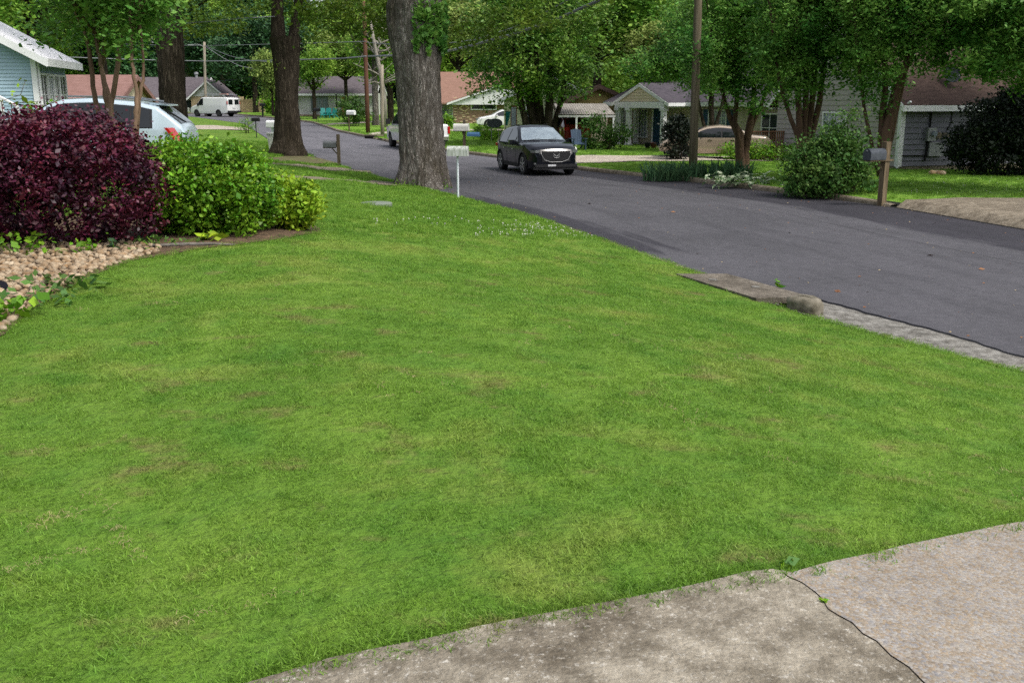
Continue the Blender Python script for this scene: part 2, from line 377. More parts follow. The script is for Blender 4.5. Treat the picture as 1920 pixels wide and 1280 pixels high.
M['dark'] = mat('dark_void', (0.012, 0.012, 0.012), rough=0.95)

# ------------------------------------------------------------------ ground sheets
def sheet(name, xs_of_row, ys, zf, m, kind='structure'):
    X = np.array([xs_of_row(y) for y in ys]); Y = np.repeat(np.array(ys)[:, None], X.shape[1], 1)
    Z = zf(X, Y); R, C = X.shape
    V = np.stack([X, Y, Z], -1).reshape(-1, 3)
    i = (np.arange(R - 1)[:, None] * C + np.arange(C - 1)[None, :]).ravel()
    F = np.stack([i, i + 1, i + C + 1, i + C], 1)
    return tag(link(name, np_mesh(name, V, F, m, True)), kind=kind)
ys = np.concatenate([np.arange(-30, 0, 1.0), np.arange(0, 40, 0.25), np.arange(40, 130, 1.0), np.arange(130, 200, 5.0), [200, 320, 600]])
tl = np.concatenate([np.arange(0, 1.0, 0.1), np.arange(1.0, 14, 0.3), np.arange(14, 60, 2.0), [60, 90, 150, 300]])
sheet('lawn', lambda y: (xL(y) - tl)[::-1], ys, GL, M['turf'])
sheet('lawn', lambda y: xR(y) + 0.16 + tl, ys, GR, M['turf_far'])
_ga = [rp(*q) for q in ((1920, 671), (1800, 634), (1700, 606), (1600, 580), (1534, 562))]
GUT_Y = [-30, 5] + [q.y for q in _ga] + [_ga[-1].y + .6]
GUT_W = [0.12, 0.12] + [max(.06, q.x - float(xL(q.y))) for q in _ga] + [0.05]
def xA(y): return xL(y) + np.interp(np.asarray(y, float), GUT_Y, GUT_W) + 0.018 * np.sin(7.1 * np.asarray(y)) * np.sin(2.9 * np.asarray(y) + 1) + 0.012 * np.sin(19 * np.asarray(y))
yr = np.concatenate([np.arange(-30, 0, 1.0), np.arange(0, 30, 0.06), np.arange(30, 60, 0.5), np.arange(60, 190, 1.0)])
def rz_road(x, y):
    c = (xL(y) + xR(y)) / 2; w = (xR(y) - xL(y)) / 2
    return Zr(y) + 0.008 + 0.028 * (1 - ((x - c) / w) ** 2)
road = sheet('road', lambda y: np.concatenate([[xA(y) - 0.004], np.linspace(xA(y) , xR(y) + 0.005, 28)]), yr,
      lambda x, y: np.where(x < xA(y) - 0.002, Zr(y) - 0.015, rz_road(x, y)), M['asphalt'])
_co = np.empty(len(road.data.vertices) * 3, np.float32); road.data.vertices.foreach_get('co', _co); _co = _co.reshape(-1, 3)
_dr = xR(_co[:, 1]) - _co[:, 0]; _dl = _co[:, 0] - xL(_co[:, 1])
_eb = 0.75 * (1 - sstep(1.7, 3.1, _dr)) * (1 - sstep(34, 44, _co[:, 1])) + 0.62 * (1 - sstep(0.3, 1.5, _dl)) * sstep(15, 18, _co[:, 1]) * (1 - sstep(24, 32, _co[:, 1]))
_a2 = road.data.attributes.new('across', 'FLOAT', 'POINT'); _a2.data.foreach_set('value', _dr.astype(np.float32))
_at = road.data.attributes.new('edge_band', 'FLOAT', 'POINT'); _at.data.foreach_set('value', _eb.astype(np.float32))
road.data.polygons.foreach_set('use_smooth', [False] * len(road.data.polygons))
# concrete gutter between the near lawn and the asphalt
yg = np.arange(-6, _ga[-1].y + .5, 0.15)
sheet('gutter', lambda y: np.linspace(xL(y) - 0.12, xA(y) + 0.01, 6), yg, lambda x, y: Zr(y) - 0.004 + 0.05 * np.clip((xL(y) - x) / 0.1, 0, 1) + 0.004 * np.sin(9 * x + 5 * y), M['gutter'])
yg2 = np.arange(13.6, 36, 0.2)
sheet('gutter', lambda y: np.linspace(xL(y) - 0.07 , xL(y) + 0.055 + 0.03 * np.sin(1.3 * y), 3), yg2, lambda x, y: Zr(y) + 0.012 + 0 * x, M['kerb'])
# raised kerb along the far side of the road
yk = np.concatenate([np.arange(24.3, 34, 0.4), np.arange(35, 60, 0.5), np.arange(60, 128, 1.0)])
kp = np.array([(-0.02, -0.02), (0.0, 0.10), (0.03, 0.135), (0.10, 0.15), (0.155, 0.15), (0.18, 0.02)])
ks = []
for nm, ya, yb in (('kerb', 24.2, 33.7), ('kerb', 34.0, 39.0), ('kerb', 44.2, 62.0), ('kerb', 63, 128)):
    yy = np.arange(ya, yb, 0.4)
    X = np.array([xR(y) + kp[:, 0] for y in yy]); Y = np.repeat(yy[:, None], len(kp), 1)
    Z = Zr(Y) + kp[None, :, 1] * (1 - 0.5 * np.exp(-(yy - ya) * 1.2)[:, None]); R_, C_ = X.shape
    i = (np.arange(R_ - 1)[:, None] * C_ + np.arange(C_ - 1)[None, :]).ravel()
    tag(link(nm, np_mesh(nm, np.stack([X, Y, Z], -1).reshape(-1, 3), np.stack([i, i + 1, i + C_ + 1, i + C_], 1), M['kerb'], True)), kind='structure')

HOLES = []       # ground polygons where no grass grows
def patch(name, poly, m, dz=0.012, cell=0.5, kind='structure', hole=True, zf=None):
    poly = [Vector((q[0], q[1])) for q in poly]
    pts = []; n = len(poly)
    for i in range(n):
        a, b = poly[i], poly[(i + 1) % n]; k = max(1, int((b - a).length / cell))
        for j in range(k): pts.append(a + (b - a) * (j / k))
    nb = len(pts); P = np.array([(q.x, q.y) for q in pts])
    x0, y0 = P.min(0); x1, y1 = P.max(0)
    gx, gy = np.meshgrid(np.arange(x0 + cell / 2, x1, cell), np.arange(y0 + cell / 2, y1, cell))
    g = np.stack([gx.ravel(), gy.ravel()], 1); g = g[inside(g, P)]
    allp = pts + [Vector((a, b)) for a, b in g]
    vs, _, fs, *_ = delaunay_2d_cdt(allp, [], [list(range(nb))], 1, 1e-5)
    zf = zf or gz
    me = bpy.data.meshes.new(name); me.from_pydata([(q.x, q.y, zf(q.x, q.y) + dz) for q in vs], [], fs); me.update(); me.materials.append(m)
    me.polygons.foreach_set('use_smooth', [True] * len(me.polygons))
    if hole: HOLES.append(P)
    return tag(link(name, me), kind=kind)
def inside(pts, poly):
    x, y = pts[:, 0], pts[:, 1]; r = np.zeros(len(pts), bool); n = len(poly); j = n - 1
    for i in range(n):
        xi, yi = poly[i]; xj, yj = poly[j]
        c = ((yi > y) != (yj > y)) & (x < (xj - xi) * (y - yi) / (yj - yi + 1e-12) + xi)
        r ^= c; j = i
    return r
def pp(*px): return [tuple(gp(*q).xy) for q in px]

# near driveway: old concrete slab and the exposed-aggregate slab beside it
e1 = pp((430, 1300), (620, 1243), (800, 1207), (1000, 1163), (1150, 1135), (1300, 1105), (1400, 1080), (1448, 1075))
j1 = pp((1462, 1078), (1475, 1090), (1502, 1102), (1528, 1121), (1540, 1133), (1551, 1152), (1568, 1163), (1596, 1178), (1616, 1199), (1642, 1213), (1668, 1240), (1702, 1262), (1730, 1291), (1760, 1310), (1990, 1560))
e2 = pp((1480, 1085), (1560, 1062), (1700, 1030), (1830, 1003), (1940, 983), (2300, 905))
patch('driveway', e1 + j1 + [(0.6, 0.2), (-2.5, 0.2), (-2.2, 1.9)], M['concrete'], dz=0.020, cell=0.12)
off = 0.002
patch('driveway', e2 + [(9.2, 4.0), (9.6, -0.5), (0.64, 0.2)] + [(a + off, b) for a, b in j1[::-1]], M['aggregate'], dz=0.024, cell=0.12)
patch('joint', [(a - .02, b) for a, b in j1[:-1]] + [(a + .035, b) for a, b in j1[:-1][::-1]], M['kerb'], dz=0.0185, cell=0.05, hole=False)
HOLES.append(np.array(e1 + e2 + [(9.6, -0.5), (-3, -0.5)]))
SLAB_Z = 0.125
SLAB = [hit(px, py, lambda x, y: SLAB_Z + 0 * x) for px, py in ((1267, 513), (1363, 513), (1521, 556), (1418, 559))]
HOLES.append(np.array([tuple(q.xy) for q in SLAB]) + np.array([(-.03, .02), (.1, .05), (.15, -.05), (-.0, -.06)]))
# gravel and mulch bed round the shrubs
bed = pp((-60, 660), (10, 628), (60, 583), (120, 545), (190, 512), (260, 487), (350, 472), (450, 459), (540, 447), (604, 437), (598, 428), (560, 405), (500, 380)) 
bed += [(-3.7, 14.6), (-9, 14.8), (-9, 8)]
patch('planting_bed', bed, M['soil'], dz=0.010, cell=0.25)
BED = np.array(bed)
# ribbon driveway next door: two concrete tracks
patch('ribbon_drive', pp((480, 304), (560, 308), (640, 315), (692, 321), (700, 325), (630, 321), (560, 314), (480, 309)), M['kerb'], dz=0.015, cell=0.6)
patch('ribbon_drive', pp((440, 327), (600, 333), (700, 339), (740, 343), (745, 349), (700, 346), (600, 339), (440, 334)), M['kerb'], dz=0.015, cell=0.6)
# neighbour drives across and along the street
patch('driveway', pp((345, 236), (400, 235.5), (462, 240), (470, 245), (420, 243.5), (345, 243)), M['pale_concrete'], dz=0.03, cell=1.5)
patch('driveway', [tuple(q) for q in [(xR(24) + 0.0, 24.0), (xR(17) + 0.0, 16.5)]] + [(26, 15), (27, 24.0), (xR(24.8) + 2.2, 24.6)], M['kerb'], dz=0.0, cell=0.25, zf=lambda x, y: (lambda d: float(Zr(y)) + .028 + .17 * max(0., d) / .18 if d < .18 else max(float(GR(x, y)), float(Zr(y)) + .13) + .07)(x - float(xR(y))))
def rpx(y, d=0.0): return (float(xR(y)) + d, y)
patch('driveway', [rpx(39.2, 0.02), rpx(44.0, 0.02), (12.5, 47.0), (12.0, 43.0)], M['pale_concrete'], dz=0.03, cell=0.8)
patch('footpath', pp((1085, 296), (1250, 294), (1255, 298), (1085, 300)), M['pale_concrete'], dz=0.02, cell=0.8)
patch('driveway', pp((700, 254), (740, 250), (850, 246), (990, 246), (990, 242), (850, 243), (740, 246), (690, 251)), M['pale_concrete'], dz=0.02, cell=1.2)
patch('footpath', pp((608, 236), (700, 230), (750, 228), (750, 226), (690, 228), (600, 234)), M['pale_concrete'], dz=0.02, cell=1.5)
patch('footpath', pp((560, 218), (640, 215), (640, 213.5), (560, 216)), M['pale_concrete'], dz=0.02, cell=1.5)
patch('bare_ground', pp((480, 298), (545, 292), (600, 297), (640, 308), (560, 306)), mat('bare_root_soil', (0.07, 0.075, 0.028), (0.12, 0.10, 0.05), scale=4, rough=0.95, bump=0.6, coords='World'), dz=0.012, cell=0.5)
# ------------------------------------------------------------------ grass
def tuft_mesh(name, nb, rad, h, w, lean, m, seed):
    r = np.random.default_rng(seed); V = []; F = []
    for i in range(nb):
        a = r.uniform(0, 2 * math.pi); d = rad * math.sqrt(r.uniform())
        b = np.array([d * math.cos(a), d * math.sin(a), -0.012]); hh = h * r.uniform(0.55, 1.2); ww = w * r.uniform(0.7, 1.3)
        t = r.uniform(0, 2 * math.pi); side = np.array([math.cos(t), math.sin(t), 0]) * ww / 2
        la = r.uniform(0, 2 * math.pi); ln = lean * r.uniform(0.3, 1.5) * hh; dv = np.array([math.cos(la), math.sin(la), 0])
        mid = b + np.array([0, 0, hh * 0.6]) + dv * ln * 0.4; tip = b + np.array([0, 0, hh]) + dv * ln
        o = len(V); V += [b - side, b + side, mid + side * 0.8, mid - side * 0.8, tip]
        F += [(o, o + 1, o + 2, o + 3), (o + 3, o + 2, o + 4, o + 4)]
    me = bpy.data.meshes.new(name); me.from_pydata([tuple(q) for q in V], [], [f if f[2] != f[3] else f[:3] for f in F]); me.update()
    me.materials.append(m); return me
def scatter(name, P, scl, kinds, meshes, kind='stuff', tilt=0.0, rot=None):
    """one object: meshes instanced on the points P by geometry nodes"""
    me = bpy.data.meshes.new(name); me.vertices.add(len(P)); me.vertices.foreach_set('co', np.asarray(P, np.float32).ravel())
    a = me.attributes.new('scl', 'FLOAT', 'POINT'); a.data.foreach_set('value', np.asarray(scl, np.float32))
    a = me.attributes.new('kind_id', 'INT', 'POINT'); a.data.foreach_set('value', np.asarray(kinds, np.int32))
    R = np.zeros((len(P), 3), np.float32); R[:, 2] = rng.uniform(0, 2 * math.pi, len(P)) if rot is None else rot
    R[:, 0] = rng.normal(0, tilt, len(P)); R[:, 1] = rng.normal(0, tilt, len(P))
    a = me.attributes.new('rot', 'FLOAT_VECTOR', 'POINT'); a.data.foreach_set('vector', R.ravel())
    o = link(name, me); tag(o, kind=kind)
    nt = bpy.data.node_groups.new(name + '_nodes', 'GeometryNodeTree')
    nt.interface.new_socket('Geometry', in_out='INPUT', socket_type='NodeSocketGeometry'); nt.interface.new_socket('Geometry', in_out='OUTPUT', socket_type='NodeSocketGeometry')
    n = nt.nodes; l = nt.links; gi = n.new('NodeGroupInput'); go = n.new('NodeGroupOutput'); j = n.new('GeometryNodeJoinGeometry')
    def attr(nm, t):
        q = n.new('GeometryNodeInputNamedAttribute'); q.data_type = t; q.inputs['Name'].default_value = nm; return q.outputs['Attribute']
    s_, k_, r_ = attr('scl', 'FLOAT'), attr('kind_id', 'INT'), attr('rot', 'FLOAT_VECTOR')
    for i, mm in enumerate(meshes):
        src = bpy.data.objects.new(name + '_source', mm)
        oi = n.new('GeometryNodeObjectInfo'); oi.inputs['Object'].default_value = src; oi.inputs['As Instance'].default_value = True
        cmp_ = n.new('FunctionNodeCompare'); cmp_.data_type = 'INT'; cmp_.operation = 'EQUAL'
        l.new(k_, cmp_.inputs[2]); cmp_.inputs[3].default_value = i
        ip = n.new('GeometryNodeInstanceOnPoints'); l.new(gi.outputs[0], ip.inputs['Points']); l.new(cmp_.outputs[0], ip.inputs['Selection'])
        l.new(oi.outputs['Geometry'], ip.inputs['Instance']); l.new(r_, ip.inputs['Rotation']); l.new(s_, ip.inputs['Scale'])
        l.new(ip.outputs[0], j.inputs[0])
    l.new(j.outputs[0], go.inputs[0])
    md = o.modifiers.new('scatter', 'NODES'); md.node_group = nt
    return o
def grow(n, x0, x1, y0, y1, side, extra=0.0):
    P = np.stack([rng.uniform(x0, x1, n), rng.uniform(y0, y1, n)], 1)
    return P
def keep(P, side, margin=0.0, holes=True):
    x, y = P[:, 0], P[:, 1]
    k = (x < xL(y) - margin) if side == 'L' else (x > xR(y) + 0.2 + margin)
    k &= np.abs(x) < 0.60 * y + 1.6                   # a little wider than the view
    if holes:
        for h in HOLES: k &= ~inside(P, h)
    return P[k]
# shape of the mown lawn: it ends at the clover strip
MOW = np.array(pp((595, 432), (700, 440), (850, 446), (1000, 450), (1130, 452)))
def mow_y(x): return np.interp(x, MOW[:, 0], MOW[:, 1])
tm = [tuft_mesh('turf_tuft', 70, 0.08, 0.019, 0.0032, 1.4, M['blade'], s) for s in (1, 2, 3)]
tt = [tuft_mesh('verge_tuft', 40, 0.10, 0.055, 0.006, 0.8, M['blade_tall'], s) for s in (4, 5, 6)]
pts = []; sc = []
for (ya, yb, dens, s) in ((1.6, 5, 430, 1.0), (5, 9, 300, 1.1), (9, 15, 190, 1.35), (15, 20, 90, 1.7)):
    xw = 0.60 * yb + 1.6; n = int(2 * xw * (yb - ya) * dens)
    P = keep(np.stack([rng.uniform(-xw, xw, n), rng.uniform(ya, yb, n)], 1), 'L', -0.02)
    P = P[P[:, 1] < mow_y(P[:, 0]) + rng.normal(0, 0.12, len(P))]
    pts.append(P); sc.append(s * rng.uniform(0.75, 1.25, len(P)))
P = np.concatenate(pts); sc = np.concatenate(sc)
def fbm(P, s, o=0):
    return (np.sin(P[:, 0] * s + 1.3 * np.sin(P[:, 1] * s * 0.8 + o)) + np.sin(P[:, 1] * s * 1.3 + 1.7 * np.sin(P[:, 0] * s * 0.7 + o * 2))) / 2
sc = sc * (1 + 0.12 * fbm(P, 1.9, 1.0) + 0.15 * fbm(P, 4.6, 3.0))
Z = GL(P[:, 0], P[:, 1])
scatter('lawn_grass', np.column_stack([P, Z]), sc, rng.integers(0, 3, len(P)), tm, tilt=0.12)
# taller verge grass beyond the mown edge, and the lawns across the street
pts = []; sc = []
for (ya, yb, dens, s, side) in ((11, 20, 70, 1.0, 'L'), (20, 34, 32, 1.35, 'L'), (34, 60, 9, 2.0, 'L'), (20, 45, 22, 1.2, 'R'), (45, 75, 6, 2.0, 'R')):
    xw = 0.60 * yb + 1.6; n = int(2 * xw * (yb - ya) * dens)
    P = keep(np.stack([rng.uniform(-xw, xw, n), rng.uniform(ya, yb, n)], 1), side, 0.0)
    if side == 'L': P = P[P[:, 1] > mow_y(P[:, 0]) + rng.normal(0, 0.10, len(P))]
    pts.append(P); sc.append(s * rng.uniform(0.6, 1.25, len(P)))
P = np.concatenate(pts); sc = np.concatenate(sc)
scatter('verge_grass', np.column_stack([P, G(P[:, 0], P[:, 1])]), sc, rng.integers(0, 3, len(P)), tt, tilt=0.1)
# ragged grass fringe along drive edges and kerbs
def fringe(poly, n, w):
    poly = np.array(poly); seg = np.linalg.norm(np.diff(poly, axis=0), axis=1); cum = np.concatenate([[0], np.cumsum(seg)])
    u = rng.uniform(0, cum[-1], n); x = np.interp(u, cum, poly[:, 0]); y = np.interp(u, cum, poly[:, 1])
    return np.stack([x + rng.normal(0, w, n), y + rng.normal(0, w, n)], 1)
Pf = np.concatenate([fringe(e1, 420, 0.022), fringe(e2, 520, 0.025), fringe([(float(xL(y)), y) for y in np.arange(3, 36, 0.5)], 1500, 0.05),
                     fringe(bed[:12], 700, 0.05)])
scatter('edge_grass', np.column_stack([Pf, G(Pf[:, 0], Pf[:, 1])]), rng.uniform(0.6, 1.25, len(Pf)), rng.integers(0, 3, len(Pf)), tm, tilt=0.3)
# dry straw bits on the lawn
M['straw'] = mat('dry_straw', (0.30, 0.23, 0.12), (0.42, 0.34, 0.2), scale=20, rough=0.9, coords='World')
sm = MB(); rr = random.Random(5)
for k in range(7):
    a = rr.uniform(0, 6.28); q = Vector((rr.uniform(-.04, .04), rr.uniform(-.04, .04), 0.016)); L = rr.uniform(.03, .09)
    L *= .45; sm.tube([q, q + Vector((math.cos(a) * L / 2, math.sin(a) * L / 2, 0.012)), q + Vector((math.cos(a) * L, math.sin(a) * L, 0.0))], 0.0009, 3)
straw = sm.mesh('straw_bits', M['straw'])
P = keep(np.stack([rng.uniform(-4, 5, 700), rng.uniform(2.2, 9, 700)], 1), 'L', 0.3)
P = P[fbm(P, 1.1, 2.0) > 0.1][:90]
Pl = []
for (a, b, k) in (((60, 985), (150, 955), 9), ((180, 930), (265, 1050), 12), ((0, 1080), (150, 1035), 9), ((330, 1170), (560, 1110), 6), ((1200, 740), (1260, 770), 5), ((1450, 860), (1500, 870), 3)):
    for t in np.linspace(0, 1, k):
        q = gp(a[0] + (b[0] - a[0]) * t, a[1] + (b[1] - a[1]) * t); Pl.append((q.x + rng.normal(0, .02), q.y + rng.normal(0, .02)))
P = np.concatenate([P, np.array(Pl)])
scatter('dry_straw', np.column_stack([P, G(P[:, 0], P[:, 1]) - 0.004]), np.concatenate([rng.uniform(0.5, 1.0, len(P) - len(Pl)), rng.uniform(0.5, 0.9, len(Pl))]), np.zeros(len(P), int), [straw], tilt=0.25)
# white clover heads
M['clover'] = mat('clover_white', (0.55, 0.56, 0.48), rough=0.8, translucent=0.2)
cm = MB(); cm.lathe([(0.0015, 0.0), (0.0015, 0.055), (0.009, 0.055), (0.012, 0.063), (0.009, 0.071), (0.002, 0.074)], n=6)
clover = cm.mesh('clover_head', M['clover'])
cp_ = []
for (x0, y0, x1, y1, n) in ((890, 418, 1105, 446, 90), (980, 425, 1115, 447, 70), (700, 412, 900, 426, 26), (1700, 335, 1920, 365, 60)):
    for _ in range(n):
        q = gp(rng.uniform(x0, x1), rng.uniform(y0, y1))
        if x0 > 1500 or q.x < xL(q.y) - 0.1: cp_.append((q.x, q.y))
P = np.array(cp_)
scatter('clover_flowers', np.column_stack([P, G(P[:, 0], P[:, 1])]), rng.uniform(0.55, 1.05, len(P)), np.zeros(len(P), int), [clover], tilt=0.15)

# ------------------------------------------------------------------ leaves, shrubs and trees
def leaf_arrays(C, size, r, up=0.5, aspect=0.5, curl=0.25):
    """leaf-shaped quads at C with random facing"""
    n = len(C); C = np.asarray(C, float)
    N = r.normal(size=(n, 3)); N /= np.linalg.norm(N, axis=1)[:, None]; N[:, 2] = np.abs(N[:, 2]) * 0.8 + up
    N /= np.linalg.norm(N, axis=1)[:, None]
    T = np.cross(N, r.normal(size=(n, 3))); T /= np.linalg.norm(T, axis=1)[:, None] + 1e-9
    B = np.cross(N, T); s = (size * np.clip(np.exp(r.normal(-.05, .33, n)), .4, 1.9))[:, None]
    V = np.stack([C - T * s * 0.5, C + B * s * aspect * 0.5 - N * s * curl * 0.2 - T * s * 0.05, C + T * s * 0.5 - N * s * curl * 0.35, C - B * s * aspect * 0.5 - N * s * curl * 0.2 - T * s * 0.05], 1).reshape(-1, 3)
    F = np.arange(4 * n).reshape(n, 4); return V, F
def clumps(ell, ncl, per, rad, r, shell=0.55, flat=0.65, low=-1.0):
    """points for leaves: clumps scattered towards the outside of ellipsoids [(cx,cy,cz,rx,ry,rz)]"""
    out = []
    vol = np.array([e[3] * e[4] * e[5] for e in ell]); vol = vol / vol.sum()
    for k in range(ncl):
        e = ell[r.choice(len(ell), p=vol)]
        d = r.normal(size=3); d /= np.linalg.norm(d)
        if d[2] < low: d[2] = -d[2]
        rr_ = shell + (1 - shell) * r.uniform() ** 0.7 if r.uniform() < 0.8 else r.uniform(0.1, shell)
        c = np.array(e[:3]) + d * rr_ * np.array(e[3:])
        q = r.normal(size=(int(per * r.uniform(0.5, 1.5)), 3)) * rad * r.uniform(0.6, 1.3) * np.array([1, 1, flat]); out.append(c + q)
    return np.concatenate(out)
def above(C, z=0.02): return C[C[:, 2] > z]
def foliage(name, C, size, m, seed=1, up=0.5, aspect=0.55, curl=0.25):
    V, F = leaf_arrays(C, size, np.random.default_rng(seed), up, aspect, curl); return np_mesh(name, V, F, m)
def bark_mat(name, furrow, plate, pale, moss, sc=9.0, st=0.22):
    m = bpy.data.materials.new(name); m.use_nodes = True; n = m.node_tree.nodes; l = m.node_tree.links; b = n['Principled BSDF']
    b.inputs['Roughness'].default_value = .95; b.inputs['Specular IOR Level'].default_value = .1
    tc = n.new('ShaderNodeTexCoord')
    def mapped(s):
        mp = n.new('ShaderNodeMapping'); mp.inputs['Scale'].default_value = s; l.new(tc.outputs['Object'], mp.inputs['Vector']); return mp.outputs[0]
    def noise(s, v, det=8):
        t = n.new('ShaderNodeTexNoise'); t.inputs['Scale'].default_value = s; t.inputs['Detail'].default_value = det; t.inputs['Roughness'].default_value = .65; l.new(v, t.inputs['Vector']); return t.outputs['Fac']
    def ramp(f, p0, p1, a, c):
        r = n.new('ShaderNodeValToRGB'); e = r.color_ramp.elements; e[0].position = p0; e[1].position = p1; e[0].color = (*a, 1); e[1].color = (*c, 1); l.new(f, r.inputs['Fac']); return r.outputs['Color']
    def mix(f, a, c, blend='MIX'):
        x = n.new('ShaderNodeMix'); x.data_type = 'RGBA'; x.blend_type = blend
        if isinstance(f, float): x.inputs[0].default_value = f
        else: l.new(f, x.inputs[0])
        for s, q in ((6, a), (7, c)):
            if isinstance(q, tuple): x.inputs[s].default_value = (*q, 1)
            else: l.new(q, x.inputs[s])
        return x.outputs[2]
    v = mapped((1, 1, st))
    # warp the coordinates so that the furrows wander
    nz = n.new('ShaderNodeTexNoise'); nz.inputs['Scale'].default_value = 3.2; nz.inputs['Detail'].default_value = 3; l.new(v, nz.inputs['Vector'])
    ad = n.new('ShaderNodeVectorMath'); ad.operation = 'MULTIPLY_ADD'; ad.inputs[1].default_value = (.4, .4, .4); l.new(nz.outputs['Color'], ad.inputs[0]); l.new(v, ad.inputs[2])
    vo = n.new('ShaderNodeTexVoronoi'); vo.feature = 'DISTANCE_TO_EDGE'; vo.inputs['Scale'].default_value = sc; l.new(ad.outputs[0], vo.inputs['Vector'])
    fur = mix(ramp(noise(16, mapped((1, 1, st)), 5), .40, .60, (0, 0, 0), (.8, .8, .8)), (0.12, .12, .12), ramp(vo.outputs['Distance'], .01, .22, (.15, .15, .15), (1, 1, 1)))
    col = ramp(noise(5.5, mapped((1, 1, .45))), .36, .62, plate, pale)
    col = mix(fur, furrow, col)
    big = ramp(noise(1.1, mapped((1, 1, .35)), 4), .50, .64, (0, 0, 0), (.75, .75, .75))
    col = mix(big, col, mix(fur, tuple(q * .6 for q in furrow), moss))
    l.new(col, b.inputs['Base Color'])
    h = mix(.35, fur, noise(26, mapped((1, 1, .5))))
    bp = n.new('ShaderNodeBump'); bp.inputs['Strength'].default_value = 1.0; bp.inputs['Distance'].default_value = .05; l.new(h, bp.inputs['Height']); l.new(bp.outputs[0], b.inputs['Normal'])
    return m
M['bark'] = bark_mat('bark_grey', (0.030, 0.024, 0.018), (0.24, 0.215, 0.19), (0.52, 0.485, 0.445), (0.13, 0.112, 0.075), 24.0, .16)
M['bark_dark'] = bark_mat('bark_dark', (0.013, 0.010, 0.007), (0.07, 0.056, 0.04), (0.14, 0.115, 0.085), (0.055, 0.045, 0.026), 14.0, .12)
M['bark_crepe'] = mat('bark_crepe', (0.10, 0.062, 0.038), (0.235, 0.155, 0.10), scale=4, rough=0.8, bump=0.3, stretch=(2, 2, 0.4), coords='Object')
M['bark_red'] = mat('bark_crepe_red', (0.058, 0.032, 0.020), (0.115, 0.066, 0.042), scale=4, rough=0.8, bump=0.3, stretch=(2, 2, 0.4), coords='Object')
M['oak_leaf'] = leaf_mat('oak_leaf', (0.075, 0.155, 0.016), (0.16, 0.24, 0.028), scale=0.5)
M['crepe_leaf'] = leaf_mat('crepe_leaf', (0.075, 0.22, 0.040), (0.18, 0.35, 0.066), scale=0.8, rough=0.42, tr=0.4)
M['magnolia_leaf'] = leaf_mat('magnolia_leaf', (0.050, 0.145, 0.020), (0.145, 0.26, 0.038), scale=0.6, rough=0.45, tr=0.2)
M['wood_leaf'] = leaf_mat('woodland_leaf', (0.080, 0.20, 0.024), (0.20, 0.33, 0.044), scale=0.10, objrand=0.35)
M['pale_leaf'] = leaf_mat('pale_tree_leaf', (0.14, 0.23, 0.045), (0.24, 0.31, 0.08), scale=0.3, objrand=0.12)
M['ever_leaf'] = leaf_mat('evergreen_leaf', (0.022, 0.070, 0.024), (0.045, 0.115, 0.04), scale=0.15, objrand=0.25, tr=0.1)
M['purple_leaf'] = leaf_mat('purple_leaf', (0.024, 0.008, 0.018), (0.115, 0.014, 0.030), scale=3.0, isl=0.5, rough=0.45, tr=0.12, spec=0.3)
M['green_leaf'] = leaf_mat('green_shrub_leaf', (0.072, 0.205, 0.014), (0.175, 0.34, 0.024), scale=2.5, isl=0.4, rough=0.4)
M['lime_leaf'] = leaf_mat('lime_shrub_leaf', (0.15, 0.29, 0.016), (0.30, 0.43, 0.028), scale=2.5, isl=0.35)
M['abelia_leaf'] = leaf_mat('abelia_leaf', (0.045, 0.120, 0.024), (0.095, 0.185, 0.038), scale=1.5, isl=0.4)
M['black_leaf'] = leaf_mat('dark_shrub_leaf', (0.008, 0.016, 0.010), (0.02, 0.03, 0.016), scale=1.5, isl=0.4, tr=0.05)
M['iris_leaf'] = leaf_mat('iris_leaf', (0.035, 0.095, 0.045), (0.07, 0.14, 0.06), scale=2.0, isl=0.3)
M['twig'] = mat('twig', (0.055, 0.038, 0.025), (0.10, 0.07, 0.045), scale=10, rough=0.9)

def trunk_mesh(name, rings, m, nseg=40, ridge=0.06, seed=3, flare=0.0, lobes=7):
    """rings: [(x,y,z,radius)]; gnarled surface with vertical ridges and root flare"""
    r = np.random.default_rng(seed); R = np.array(rings, float)
    t = np.concatenate([[0], np.cumsum(np.linalg.norm(np.diff(R[:, :3], axis=0), axis=1))]); tt_ = np.linspace(0, t[-1], max(24, int(t[-1] / 0.12)))
    X = [np.interp(tt_, t, R[:, k]) for k in range(4)]
    th = np.linspace(0, 2 * math.pi, nseg, endpoint=False); ph = r.uniform(0, 6.28, 12)
    TH, TT = np.meshgrid(th, tt_)
    rad = X[3][:, None] * (1 + ridge * (np.sin(lobes * TH + ph[0] + 0.5 * np.sin(TT * 1.1 + ph[1])) * 0.45 + np.sin(17 * TH + ph[2] + 1.4 * np.sin(TT * 1.9 + ph[3])) * 0.30
          + np.sin(29 * TH + 2.1 * np.sin(TT * 2.7 + ph[4]) + ph[5]) * 0.22) + 0.035 * np.sin(TT * 2.3 + TH * 2 + ph[6]) + ridge * 0.3 * r.normal(size=TH.shape))
    if flare: rad = rad * (1 + flare * np.exp(-TT / 0.38) * (1 + 0.45 * np.sin(5 * TH + ph[7]) + 0.25 * np.sin(3 * TH + ph[8])))
    V = np.stack([X[0][:, None] + rad * np.cos(TH), X[1][:, None] + rad * np.sin(TH), np.repeat(X[2][:, None], nseg, 1)], -1).reshape(-1, 3)
    nr = len(tt_); i = np.arange(nr - 1)[:, None] * nseg; k = np.arange(nseg)[None, :]
    F = np.stack([i + k, i + (k + 1) % nseg, i + nseg + (k + 1) % nseg, i + nseg + k], -1).reshape(-1, 4)
    return np_mesh(name, V, F, m, True)
